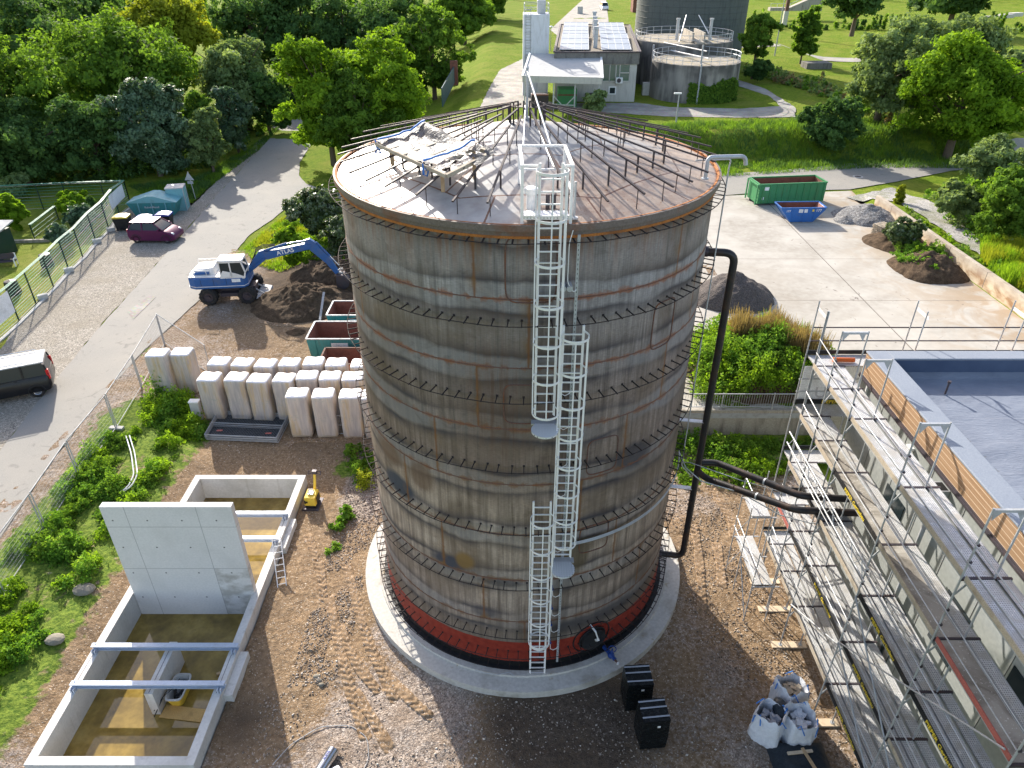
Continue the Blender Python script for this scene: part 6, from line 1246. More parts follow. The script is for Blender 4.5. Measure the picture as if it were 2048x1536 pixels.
# ---------- scaffold ----------
SC = thing('scaffold', 'tall galvanised steel scaffold with metal decks along the new building', 'scaffold', (9.8, -7, 0))
FY = [-1.22, -2.62, -4.27, -7.34, -10.4, -13.4]; XO, XI, XC = 9.4, 10.13, 10.47; LV = [2.1, 4.1, 6.1, 8.1, 10.1]
def xo(y): return XO+.12*ss(-3, -.5, y)-.0*y
def tubep(name, L_, r=.024, mt='galv_dull'):
    m = MB()
    for a in L_: m.tube(a, r, 7)
    return m.build(name, M[mt], SC, smooth=50)
for i, y in enumerate(FY):
    if i == 0: tops = (12.1, 10.1)
    else: tops = (12.12, 12.12)
    if i == 1: tubep('standard', [[(XO, y, .12), (XO, y, 12.12)]]); tubep('standard', [[(XI+.05, y, .12), (XI+.05, y, 12.12)]])
    else:
        tubep('standard', [[(xo(y), y, .12), (xo(y), y, tops[0])]]); tubep('standard', [[(XI, y, .12), (XI, y, tops[1])]])
    for z in LV:
        m = MB(); m.mi = 1; m.b2((xo(y), y-.028, z-.06), (XC+.05, y+.028, z+.012)); m.mi = 0; m.bar((xo(y)+.02, y, z-.5), (xo(y)+.25, y, z-.06), .02, .05); m.bar((XI-.02, y, z-.45), (XC, y, z-.07), .02, .05); m.build('transom', [M['galv'], M['dark_steel']], SC)
    if i:
        m = MB(); m.bar((XO, y, 12.06), (XI+(.05 if i == 1 else 0), y, 12.06), .06, .07)
        for s, xx in ((1, XO), (-1, XI)): m.add([(xx+s*.02, y-.006, 12.03), (xx+s*.22, y-.006, 12.03), (xx+s*.06, y-.006, 11.78), (xx+s*.02, y+.006, 12.03), (xx+s*.22, y+.006, 12.03), (xx+s*.06, y+.006, 11.78)], [(0, 1, 2), (5, 4, 3)])
        m.build('head_frame', M['galv' if i not in (2, 4) else 'galv_dull'], SC)
    for xx in (xo(y), XI):
        if i < 1: continue
    m = MB(); gy_ = -.0; m.b2((xo(y)-.32, y-.14, Hz(9.4, y)), (XI+.22, y+.14, .07)); m.build('sole_board', M['timber_pale'], SC, bev=.005)
    m = MB(); 
    for xx in (xo(y), XI): m.cyl((xx, y, .071), .075, .01, 8); m.cyl((xx, y, .08), .018, .3, 8)
    m.build('base_jack', M['galv'], SC)
    m = MB()
    for z in [k for L in LV[1:] for k in (L+.5, L+1.0)]: m = MB(); m.box((xo(y)+.02, y, z), (.07, .07, .06)); m.build('coupler', M['dark_steel'], SC)
# decks
t = NT('deck_steel'); X, Y, Z = t.xyz(); hole = t.vor(20, vec=t.vscale((1, 1, .0)), rnd=0); dirt_ = t.noise(1.8, 6, dist=.8); spk = t.noise(22, 3)
c = t.mix(t.mr(hole, .22, .3), (.13, .13, .128), (.54, .545, .545)); c = t.mix(t.mr(spk, .6, .66), c, (.72, .70, .66))
c = t.mix(t.math('MULTIPLY', t.mr(dirt_, .48, .62), .7), c, (.38, .355, .31)); M['deck'] = t.fin(c, .5, .1, t.bump(hole, .5, .01), .4)
t = NT('deck_ply'); dn = t.noise(1.4, 6, dist=1); c = t.mix(t.mr(dn, .4, .65), (.38, .355, .31), (.19, .17, .14)); c = t.mix(t.mr(t.noise(25, 2), .66, .7), c, (.7, .68, .64)); M['deck_ply'] = t.fin(c, .85, 0)
M['deck_edge'] = M['galv']
for li, z in enumerate(LV):
    for i in range(len(FY)-1):
        ya, yb = FY[i]-.045, FY[i+1]+.045; mt = 'deck'
        ply = (i == 2 and li == 3) or (i == 3 and li == 3) or (i == 4 and li == 3) or (i == 2 and li == 4 and False) or (i == 1 and li in (3,)) or (i == 4 and li == 2 and False)
        for (x0_, x1_, cons) in ((9.45, 9.76, 0), (9.785, 10.095, 0), (10.165, 10.46, 1)):
            if x0_ < 9.5 and ply: x1_ = 10.095
            elif x0_ > 9.7 and x0_ < 10 and ply: continue
            m = MB(); mt = 'deck_ply' if ply and not cons else 'deck'
            m.b2((x0_, yb, z-.02), (x1_, ya, z)); m.mi = 1; m.b2((x0_, yb, z-.06), (x0_+.012, ya, z+.012)); m.b2((x1_-.012, yb, z-.06), (x1_, ya, z+.012)); m.build('deck_plank', [M[mt], M['galv_dull']], SC)
        # guard rails and toe board on the outside
        if li >= 0:
            xa, xb = xo(FY[i])-.03, xo(FY[i+1])-.03
            for dz in (.5, 1.0):
                m = MB(); m.tube([(xa, FY[i], z+dz), (xb, FY[i+1], z+dz)], .016, 6); m.build('guard_rail', M['galv_dull' if (i+li) % 3 else 'galv'], SC, smooth=50)
            dark = (li == 3 and i in (2,)) or (li == 2 and i in (1, 3, 4)) or (li == 1 and i in (1, 3)) or (li == 0 and i >= 3) or (li == 1 and i == 2)
            red = (li == 3 and i == 4) or (li == 1 and i == 0)
            m = MB(); m.b2((XO+.02, yb+.02, z+.012), (XO+.045, ya-.02, z+.16)); m.build('toe_board', M['toe_dark' if dark else ('toe_red' if red else 'wood_old')], SC)
            if dark and i > 1: text('board_lettering', 'PIEPER Gerüstbau', .185, M['text_yellow'], SC, (XO+.018-9.8, (FY[i]+FY[i+1])/2+7, z+.085), (pi/2, 0, -pi/2), .002, .15)
# long diagonals, lattice girder
tubep('diagonal_brace', [[(9.36, FY[3], 4.1), (9.36, -13.2, 8.3)]])
tubep('diagonal_brace', [[(9.36, FY[2], 2.2), (9.36, FY[3], 4.0)]]); tubep('diagonal_brace', [[(9.36, FY[3], 6.1), (9.36, FY[4], 4.15)]]); tubep('diagonal_brace', [[(9.36, FY[4], 4.1), (9.36, FY[5], 2.1)]]); tubep('diagonal_brace', [[(9.36, FY[3], 4.1), (9.36, FY[4]-.5, 2.1)]])
LG = thing('lattice_girder', 'shiny aluminium lattice girder fixed lengthwise to the outside of the scaffold', 'girder', (9.28, -4, 7.2)); m = MB()
for z in (6.95, 7.4): m.tube([(9.28, -1.15, z), (9.28, -7.6, z)], .026, 8)
m.build('chords', M['galv'], LG, smooth=50)
yy = -1.3; k = 0
while yy > -7.4:
    m = MB(); m.tube([(9.28, yy, 6.95), (9.28, yy-.28, 7.4)] if k % 2 == 0 else [(9.28, yy, 7.4), (9.28, yy-.28, 6.95)], .014, 5); m.build('web_rod', M['galv'], LG); yy -= .28 if k % 2 == 0 else .42; k += 1
# north side scaffold
NS = thing('scaffold', 'scaffold bay row along the far side of the new building with two guard rails', 'scaffold', (13, -.8, 0))
for x in (9.52, 12.72, 15.85, 18.9, 22.0):
    for y, zt in ((-.44, 12.1), (-1.25, 12.1)):
        m = MB(); m.tube([(x-.1 if y < -1 and x > 10 else x, y, .1), (x-.1 if y < -1 and x > 10 else x, y, zt)], .024, 7); m.build('standard', M['galv_dull'], NS, smooth=50)
    m = MB(); m.add([(x, -.46, 11.9), (x, -1.23, 11.9), (x, -1.23, 11.78), (x, -.46, 11.78)], [(0, 1, 2, 3)]); m.build('head_frame', M['alu'], NS)
for z in (10.6, 11.1, 8.6, 9.1): m = MB(); m.tube([(9.5, -.4, z), (25, -.4, z)], .022, 7); m.build('guard_rail', M['dark_steel' if z > 10 else 'galv'], NS, smooth=50)
for z in LV:
    for x0_ in (9.55, 12.75, 15.9): m = MB(); m.b2((x0_+.35*(x0_ < 10)*0, -1.2, z-.05), (x0_+3.05, -.48, z)); m.build('deck_plank', M['deck'], NS)
    m = MB(); m.b2((9.5, -.44, z+.01), (18.8, -.415, z+.16)); m.build('toe_board', M['toe_dark'], NS)
m = MB(); m.tube([(10.2, -.95, 10.19), (10.9, -.98, 10.19)], .075, 14); tag(m.build('plastic_pipe', M['orange_pvc'], smooth=50), 'short orange plastic pipe lying on the top scaffold deck at the building corner', 'pipe')
SB = thing('site_banner', 'white building firm banner hanging on the far side scaffold, seen from behind', 'banner', (11.4, -.36, 6.9)); m = MB(); m.b2((9.6, -.385, 8.2), (11.75, -.375, 9.6)); m.build('sheet', M['sign_white'], SB); text('banner_lettering', 'BAU', .62, M['text_grey'], SB, (-.62, -.03, 1.62), (pi/2, 0, 0), .002, .1).scale = (-1, 1, 1)
text('board_lettering', 'PIEPER G', .2, M['text_yellow'], NS, (10.85-13, -.418-.05+.8, 8.1+.1), (pi/2, 0, 0), .002)
m = MB(); m.b2((9.5, -.46, 8.11), (12.6, -.442, 8.3)); m.build('toe_board', M['toe_dark'], NS)
# low access bay beside the corner
AB = thing('scaffold_stair_bay', 'low access bay of scaffold tubes and boards at the building corner', 'scaffold', (8.8, -2, 0))
for x in (8.35, 9.15):
    for y, h_ in ((-.6, 5.2), (-1.7, 4.4), (-3.2, 3.6)): m = MB(); m.tube([(x, y, .05), (x, y, h_)], .022, 7); m.build('standard', M['galv_dull'], AB, smooth=50)
for y, z in ((-.6, 3.9), (-1.7, 3.9), (-.6, 1.9), (-1.7, 1.9), (-3.2, 1.9)): m = MB(); m.bar((8.35, y, z), (9.35, y, z), .04); m.build('transom', M['galv'], AB)
for x in (8.35,):
    for z in (2.4, 2.9): m = MB(); m.tube([(x, -.5, z), (x, -3.3, z)], .018, 6); m.build('guard_rail', M['galv'], AB, smooth=50)
    for z in (4.4, 4.9): m = MB(); m.tube([(x, -.5, z), (x, -1.75, z)], .018, 6); m.build('guard_rail', M['galv'], AB, smooth=50)
for (a_, b_) in (((8.35, -.6, 2.0), (8.35, -1.7, 3.8)), ((8.35, -3.2, .2), (8.35, -1.7, 1.9)), ((8.35, -.6, .3), (9.15, -.6, 1.8)), ((8.35, -1.7, 1.8), (9.15, -1.7, .3))): m = MB(); m.tube([a_, b_], .018, 6); m.build('brace', M['galv'], AB, smooth=50)
for x0_ in (8.42, 8.78): m = MB(); m.b2((x0_, -3.15, 1.93), (x0_+.32, -.65, 1.97)); m.build('deck_plank', M['deck'], AB)
m = MB(); m.b2((8.42, -1.68, 3.93), (9.1, -.62, 3.97)); m.build('deck_plank', M['deck'], AB)
# ---------- things on the ground in front ----------
t = NT('bag_cloth'); n = t.noise(5, 5, dist=1); c = t.mix(t.mr(n, .35, .65), (.62, .64, .68), (.74, .75, .78)); M['bag'] = t.fin(c, .7, 0, t.bump(n, .7, .06), .3)
def bigbag(label, px, py, fill, r=.5, h=1.12, rz=0, lean=(0, 0)):
    b = P(px, py, 0); T_ = thing('rubble_bag', label, 'bag', (b[0], b[1], Hz(b[0], b[1])+.02), rz, 'white woven bags of building waste'); m = MB(); n = 44; V = []
    lev = [(0, .92), (.08, .97), (.3, .99), (.55, .98), (.8, .93), (h, .88), (h+.04, .84), (h-.08, .78), (h*.62, .7)]; s0 = random.random()*20
    for j, (z, k) in enumerate(lev):
        for i in range(n):
            a = 2*pi*i/n; sq = 1/max(abs(cos(a)), abs(sin(a)))**.55; rr = r*k*sq**1.25*(1+.22*(vn(a*3.2+s0, z*3+s0)-.5)+.13*(vn(a*8+s0, z*7)-.5)); zz = z*(1 if z < .5 else 1+.30*(vn(a*2.4+s0, 7)-.5)); V.append((rr*cos(a)+lean[0]*z, rr*sin(a)+lean[1]*z, zz))
    m.add(V, [(j*n+i, j*n+(i+1) % n, (j+1)*n+(i+1) % n, (j+1)*n+i) for j in range(len(lev)-1) for i in range(n)]+[tuple(range(n))[::-1]]); m.build('sack', M['bag'], T_, world=False, smooth=60)
    m = MB()
    for k in range(26): a = random.random()*6.28; q = r*.55*random.random()**.5; m.box((q*cos(a)+lean[0]*h, q*sin(a)+lean[1]*h, h*.72+random.uniform(0, .18)), (random.uniform(.08, .26), random.uniform(.06, .2), random.uniform(.03, .1)), rz=random.random()*3, rx=random.uniform(-.5, .5))
    m.build('waste', fill, T_, world=False)
    m = MB()
    for a in (.7, 2.3, 3.9, 5.5): m = MB(); m.tube([(r*.85*cos(a)*1.3, r*.85*sin(a)*1.3, h*.5), (r*.9*cos(a)*1.2, r*.9*sin(a)*1.2, h*.9), (r*.9*cos(a+.3), r*.9*sin(a+.3), h+.12), (r*1.1*cos(a+.6), r*1.1*sin(a+.6), h*.85)], .022, 5); m.build('strap', M['strap_blue'], T_, world=False, smooth=60)
bigbag('white waste bag farthest from the camera holding brown and blue scraps', 1571, 1412, [M['wood_old']][0], rz=.3)
bigbag('left white waste bag overflowing with grey plastic sheet', 1530, 1468, M['membrane'], rz=.9)
bigbag('right white waste bag with blue straps folded shut', 1588, 1475, M['bag'], rz=.1)
b = P(1548, 1450, 0); m = MB(); m.ico((b[0], b[1]-.05, .95), .3, 3, .1, (.8, 1.3, .75)); tag(m.build('plastic_sheet', M['tarp_dark'], smooth=60), 'crumpled dark grey plastic sheet bulging out of the left waste bag', 'plastic sheet')
t = NT('black_film'); n = t.noise(1, 5, vec=t.vscale((3, 3, 14)), dist=.5); n2 = t.noise(9, 4, dist=2); c = t.mix(t.mr(n2, .55, .72), (.006, .008, .009), (.035, .042, .045)); M['film'] = t.fin(c, t.mr(n, .3, .7, .16, .4), 0, t.bump(n2, .5, .04), .15)
def black_pack(label, pa, h, w, d, rz):
    T_ = thing('wrapped_pallet', label, 'wrapped pallet', pa, rz, 'black film wrapped pallets by the tank foot'); m = MB(); n = 6; V = []
    g = 10
    bm = bmesh.new(); bmesh.ops.create_cube(bm, size=1); bmesh.ops.subdivide_edges(bm, edges=bm.edges[:], cuts=7, use_grid_fill=True)
    for v in bm.verts:
        x, y, z = v.co; k = 1-.03*abs(z*2)**3; q = max(abs(x), abs(y))*2
        v.co = ((x*k)*w+.03*(vn(y*9+z*5, x*7+3)-.5), (y*k)*d+.03*(vn(x*9, z*7)-.5), (z+.5)*h+.02*(vn(x*8, y*8)-.5))
    me = bpy.data.meshes.new('film'); bm.to_mesh(me); bm.free(); me.materials.append(M['film']); me.polygons.foreach_set('use_smooth', [True]*len(me.polygons)); me.set_sharp_from_angle(angle=RAD(55)); o = bpy.data.objects.new('film', me); sc.collection.objects.link(o); o.parent = T_
    for s in (-.3, .1, .38)[:(3 if h > 1.1 else 2)]:
        m = MB(); m.bar((-w/2, d*s, h+.012), (w/2, d*s, h+.012), .05, .006); m.build('tape', M['membrane'], T_, world=False)
    m = MB(); m.b2((.02, -d/2-.014, h*.78), (.12, -d/2-.008, h*.84)); m.build('label', M['white_paint'], T_, world=False)
bb = P(1300, 1500, 0); black_pack('black film wrapped pallet nearer the camera beside the tank foot', (bb[0]+.05, bb[1]+.42, .03), 1.45, .86, .8, RAD(6))
bb = P(1262, 1425, 0); black_pack('black film wrapped pallet touching the tank foundation behind the nearer one', (bb[0]+.2, bb[1]+.45, .03), 1.35, .86, .8, RAD(4))
TPL = thing('tarpaulin', 'dark tarpaulin bundle with two wooden battens at the bottom edge', 'tarpaulin', P(1600, 1530, 0)); bq = TPL.location
nx_ = 30; V = []
for j in range(nx_+1):
    for i in range(nx_+1): u, v = i/nx_*2-1, j/nx_*2-1; e = max(abs(u), abs(v)); V.append((u*.95, v*.7, (.42*(1-e**5)+.06*(fbm(u*3+5, v*3)-.5)+.05*(fbm(u*9, v*9)-.5)) if e < .99 else -.05))
i = np.arange(nx_*nx_); r, c_ = i//nx_, i % nx_; npmesh('sheet', np.array(V), np.stack([r*(nx_+1)+c_, r*(nx_+1)+c_+1, (r+1)*(nx_+1)+c_+1, (r+1)*(nx_+1)+c_], -1), M['tarp_dark'], TPL, smooth=True)
m = MB(); m.bar((-.45, .1, .46), (.35, .18, .47), .09, .05); m.build('batten', M['timber_pale'], TPL, world=False); m = MB(); m.bar((.05, .25, .5), (.3, -.75, .52), .09, .05); m.build('batten', M['wood'], TPL, world=False)
b = P(655, 1520, .25); RL = thing('foil_roll', 'silver foil insulation roll with blue print at the bottom edge', 'roll', (b[0], b[1], .05)); m = MB()
p, q = np.array((b[0]+.12, b[1]+.33, .23)), np.array((b[0]-.3, b[1]-.75, .23)); m.tube([p, q], .2, 24); m.mi = 1; m.tube([p+(p-q)/np.linalg.norm(p-q)*.002, p+(p-q)/np.linalg.norm(p-q)*.004], .19, 24); m.build('roll', [M['chrome'], M['wood_old']], RL, smooth=50)
m = MB(); m.ico((b[0]+.32, b[1]-.45, .15), .22, 2, .2, (1, 1.4, .7)); m.build('loose_foil', M['sign_white'], RL, smooth=40)
text('roll_lettering', 'AUSTR', .1, M['text_blue'], RL, (-.02, .05, .388), (0, 0, RAD(68)))
m = MB(); hose = [P(x, y, .08) for x, y in ((545, 1530), (580, 1490), (640, 1453), (700, 1450), (735, 1475), (738, 1520), (715, 1560))]; m.tube(bend(hose, .25, 8), .014, 6); tag(m.build('cable', M['galv_dull'], smooth=60), 'grey cable curving over the dirt around the silver foil roll', 'cable')
for i, (px, py, s) in enumerate(((634, 1354, .12), (638, 1362, .1), (643, 1370, .09))): b = P(px, py, .03); m = MB(); m.ico((b[0], b[1], Hz(b[0], b[1])+.05), s, 2, .08, (1.2, .9, .6)); tag(m.build('stone', M['stone'], smooth=50), ['largest pale round stone on the dirt left of the tank', 'middle pale stone between two others on the dirt', 'smallest pale stone of three on the dirt'][i], 'stone', 'pale stones on the dirt')
for i, (px, py, s) in enumerate(((170, 1183, .36), (112, 1283, .3))):
    b = P(px, py, .5); m = MB(); m.ico((b[0], b[1], Hz(b[0], b[1])+.12), s, 2, .06, (1.2, .9, .45)); tag(m.build('boulder', M['stone']), ['flat grey boulder in the weeds left of the tall wall', 'rounded boulder in the weeds lower down the bank'][i], 'boulder', 'boulders in the weeds')
m = MB(); hs = [P(x, y, .85) for x, y in ((252, 872), (262, 905), (268, 950), (255, 975), (238, 985))]; m.tube(bend(hs, .3), .03, 6); m.tube(bend([(p[0]+.15, p[1]+.05, p[2]) for p in hs], .3), .03, 6); tag(m.build('hose', M['sign_white'], smooth=60), 'pale double hose lying over the weeds behind the tall wall', 'hose')
# ---------- garden fence at the left ----------
def wire_fence(label, posts, h, nw=11, lean=0, caps=True):
    T_ = thing('garden_fence', label, 'fence', tuple(posts[0])); P_ = [np.array(p) for p in posts]
    for p in P_: m = MB(); m.bar(p, p+(0, 0, h), .07, .07); m.build('post', M['fence_dark'], T_)
    for k in range(nw):
        z = h*(k+.6)/nw; m = MB()
        for a, b in zip(P_[:-1], P_[1:]): m.bar(a+(0, 0, z), b+(0, 0, z), .022, .022)
        m.build('rail_wire', M['fence_green' if k % 4 else 'galv_dull'], T_)
    m = MB()
    for a, b in zip(P_[:-1], P_[1:]):
        for d in (-.09, 0, .09):
            n = np.cross((b-a)/np.linalg.norm(b-a), (0, 0, 1)); m.bar(a+n*d+(0, 0, h+.01), b+n*d+(0, 0, h+.01), .045, .02)
    m.build('top_rails', M['fence_green'], T_)
    m = MB()
    for a, b in zip(P_[:-1], P_[1:]):
        N = int(np.linalg.norm(b-a)/.2)
        for i in range(N): q = a+(b-a)*i/N; m.bar(q+(0, 0, .05), q+(0, 0, h), .006)
    m.build('mesh_wires', M['fence_green'], T_, kind=None)
    return T_
fb = [PH(x, y) for x, y in ((-60, 735), (-15, 690), (38.7, 642.5), (73, 609), (107.5, 574.6), (138, 540), (166, 515), (192, 483), (218, 458), (239, 429), (262, 412))]
GF = wire_fence('long green double-wire garden fence running along the gravel parking strip', fb, 2.45, 13)
m = MB(); a = np.array(fb[-3]); b = np.array(fb[-1]); m.add([tuple(a+(b-a)*.25+(.1, 0, 1.2)), tuple(a+(b-a)*.85+(.1, 0, 1.2)), tuple(a+(b-a)*.85+(.1, 0, 2.4)), tuple(a+(b-a)*.25+(.1, 0, 2.4))], [(0, 1, 2, 3)])
tag(m.build('banner', M['sign_white']), 'white banner hung near the far corner of the green garden fence', 'banner', 'banners on the garden fence')
m = MB(); a = np.array(fb[1]); b = np.array(fb[2]); m.add([tuple(a+(b-a)*.3+(.12, 0, .8)), tuple(a+(b-a)*.95+(.12, 0, .8)), tuple(a+(b-a)*.95+(.12, 0, 2.3)), tuple(a+(b-a)*.3+(.12, 0, 2.3))], [(0, 1, 2, 3)])
tag(m.build('banner', M['sign_white']), 'white banner on the garden fence at the left edge', 'banner', 'banners on the garden fence')
fb2 = [PH(262, 412), PH(215, 414), PH(140, 417), PH(88, 420), PH(10, 424), PH(-60, 428)]; wire_fence('green garden fence along the back of the garden below the wood', fb2, 2.45, 9)
fb3 = [PH(125, 452), PH(70, 479), PH(10, 505)] ; wire_fence('low green fence dividing the lawn', [PH(118, 440), PH(70, 479), PH(60, 480)][:2], 1.3, 4)
for i, (px, py) in enumerate(((87, 598), (139, 544), (195, 486), (223, 463))):
    b = PH(px, py); T_ = thing('concrete_weight', 'pale block weight against the fence foot, '+['nearest the camera', 'second from the camera', 'third from the camera', 'farthest, next to the brown bin'][i], 'block', b, RAD(40), 'pale block weights along the garden fence'); m = MB(); m.b2((-.32, -.2, 0), (.32, .2, .36)); m.build('block', M['concrete_block'], T_, world=False, bev=.05)
m = MB()
for a, b in zip(fb[1:-1], fb[2:]): m.bar(np.array(a)+(.25, -.1, .05), np.array(b)+(.25, -.1, .05), .22, .12)
tag(m.build('kerb', M['concrete_block']), 'low pale kerb stones along the foot of the garden fence', 'kerb')
m = MB(); a, b = PH(-20, 488), PH(100, 484); m.bar(np.array(a)+(0, 0, .12), np.array(b)+(0, 0, .12), .25, .3); tag(m.build('garden_edging', M['concrete_old']), 'straight low edging between the two garden lawns', 'edging')
s0 = PH(2, 520); SH = thing('garden_shed', 'dark green garden shed with pale roof at the left edge', 'shed', s0); m = MB(); m.b2((s0[0]-2.6, s0[1]-.3, s0[2]), (s0[0]+.2, s0[1]+2.0, s0[2]+2.0)); m.build('wall', M['fence_dark'], SH)
m = MB(); m.add([(s0[0]-2.9, s0[1]-.6, s0[2]+2.0), (s0[0]+.5, s0[1]-.6, s0[2]+2.0), (s0[0]+.5, s0[1]+2.3, s0[2]+2.4), (s0[0]-2.9, s0[1]+2.3, s0[2]+2.4), (s0[0]-2.9, s0[1]-.6, s0[2]+2.1), (s0[0]+.5, s0[1]-.6, s0[2]+2.1), (s0[0]+.5, s0[1]+2.3, s0[2]+2.5), (s0[0]-2.9, s0[1]+2.3, s0[2]+2.5)], [(3, 2, 1, 0), (4, 5, 6, 7), (0, 1, 5, 4), (1, 2, 6, 5), (2, 3, 7, 6), (3, 0, 4, 7)]); m.build('roof', M['roof_grey'], SH)
b = PH(14, 533); BN = thing('garden_bench', 'white framed garden bench beside the dark shed', 'bench', b, RAD(15)); m = MB(); m.b2((-.9, -.25, .4), (.75, .3, .46)); m.build('seat', M['dark_steel'], BN, world=False)
m = MB(); m.b2((-.9, .28, .5), (.75, .33, .95)); m.build('backrest', M['dark_steel'], BN, world=False)
for x in (-.85, .72): m = MB(); m.bar((x, -.28, 0), (x, -.28, .62), .07); m.bar((x, .3, 0), (x, .3, .95), .07); m.bar((x, -.3, .62), (x, .32, .64), .08); m.build('leg', M['white_paint'], BN, world=False)
for i, (px, py) in enumerate(((97, 533), (30, 588))): b = PH(px, py); T_ = thing('compost_bin', ['black compost bin behind the middle of the garden fence', 'black compost bin behind the garden fence near the white banner'][i], 'bin', b); m = MB(); m.lathe([(.01, 0), (.5, 0), (.42, 1.0), (.38, 1.02), (.01, 1.1)], 8, b); m.build('body', M['black_plastic'], T_)
def wheelie(label, px, py, lid, rz):
    b = PH(px, py); T_ = thing('wheelie_bin', label, 'bin', b, rz, 'large wheeled waste bins'); m = MB(); m.add([(-.5, -.38, .15), (.5, -.38, .15), (.5, .38, .15), (-.5, .38, .15), (-.62, -.5, 1.15), (.62, -.5, 1.15), (.62, .5, 1.15), (-.62, .5, 1.15)], [(3, 2, 1, 0), (4, 5, 6, 7), (0, 1, 5, 4), (1, 2, 6, 5), (2, 3, 7, 6), (3, 0, 4, 7)]); m.build('body', M['black_plastic'], T_, world=False, bev=.03)
    m = MB(); m.side([(-.66, 1.17), (.66, 1.17), (.62, 1.28), (.3, 1.35), (-.3, 1.35), (-.62, 1.28)], -.54, .54); m.build('lid', lid, T_, world=False, bev=.02)
    for x in (-.45, .45):
        for y in (-.33, .33): m = MB(); m.tube([(x, y-.03, .08), (x, y+.03, .08)], .08, 10); m.build('castor', M['dark_steel'], T_, world=False)
M['lid_blue'] = dirty('lid_blue', (.06, .09, .38), .35, 0, .06, 3); M['lid_yellow'] = dirty('lid_yellow', (.62, .46, .06), .4, 0, .06, 3)
wheelie('dark wheelie bin with yellow lid left of the purple car', 250, 460, M['lid_yellow'], .1); wheelie('black wheelie bin with blue lid behind the middle of the purple car', 294, 462, M['lid_blue'], .05); wheelie('black wheelie bin with blue lid behind the bonnet of the purple car', 334, 455, M['lid_blue'], .05)
b = PH(317, 428); CC = thing('covered_container', 'teal waste container with pitched light lid behind the wheelie bins', 'container', b, RAD(4)); m = MB(); m.add([(-1.7, -.8, .1), (1.7, -.8, .1), (1.7, .8, .1), (-1.7, .8, .1), (-2.2, -.95, 1.35), (2.2, -.95, 1.35), (2.2, .95, 1.35), (-2.2, .95, 1.35)], [(3, 2, 1, 0), (0, 1, 5, 4), (1, 2, 6, 5), (2, 3, 7, 6), (3, 0, 4, 7)]); m.build('body', M['teal_paint'], CC, world=False)
m = MB(); m.side([(-2.25, 1.35), (2.25, 1.35), (.3, 1.95), (-.3, 1.95)], -1.0, 1.0); m.build('lid', M['teal_light'], CC, world=False)
for x in (-1.2, 0, 1.2): m = MB(); m.b2((x-.04, -.98, .15), (x+.04, -.9, 1.33)); m.build('rib', M['teal_light'], CC, world=False)
text('container_lettering', 'Kabel-Metall', .26, M['text_grey'], CC, (0, -1.0, .95), (pi/2, 0, 0))
b = PH(361, 418); UC = thing('utility_cabinet', 'pale blue square steel cabinet behind the teal container', 'cabinet', b, RAD(12)); m = MB(); m.b2((-.75, -.7, 0), (.75, .7, 2.1)); m.build('body', M['teal_light'], UC, world=False); m = MB(); m.b2((-.8, -.75, 2.1), (.8, .75, 2.2)); m.build('lid', M['galv'], UC, world=False)
m = MB(); m.bar((.755, -.6, 1.0), (.755, .6, 1.0), .03); m.bar((.755, -.7, .02), (.755, -.7, 2.1), .06); m.bar((.755, .7, .02), (.755, .7, 2.1), .06); m.build('frame', M['galv'], UC, world=False)
b = PH(392, 400); SG = thing('road_sign', 'triangular road sign on a grey pole seen from behind', 'road sign', b); m = MB(); m.tube([(0, 0, 0), (-.15, 0, 2.75)], .035, 8); m.build('pole', M['galv'], SG, world=False, smooth=50)
m = MB(); m.side([(-.6, 1.95), (.3, 1.95), (-.15, 2.75)], -.06, -.04); m.b2((-.4, -.06, 1.6), (.15, -.04, 1.85)); m.build('plate', M['galv_dull'], SG, world=False)

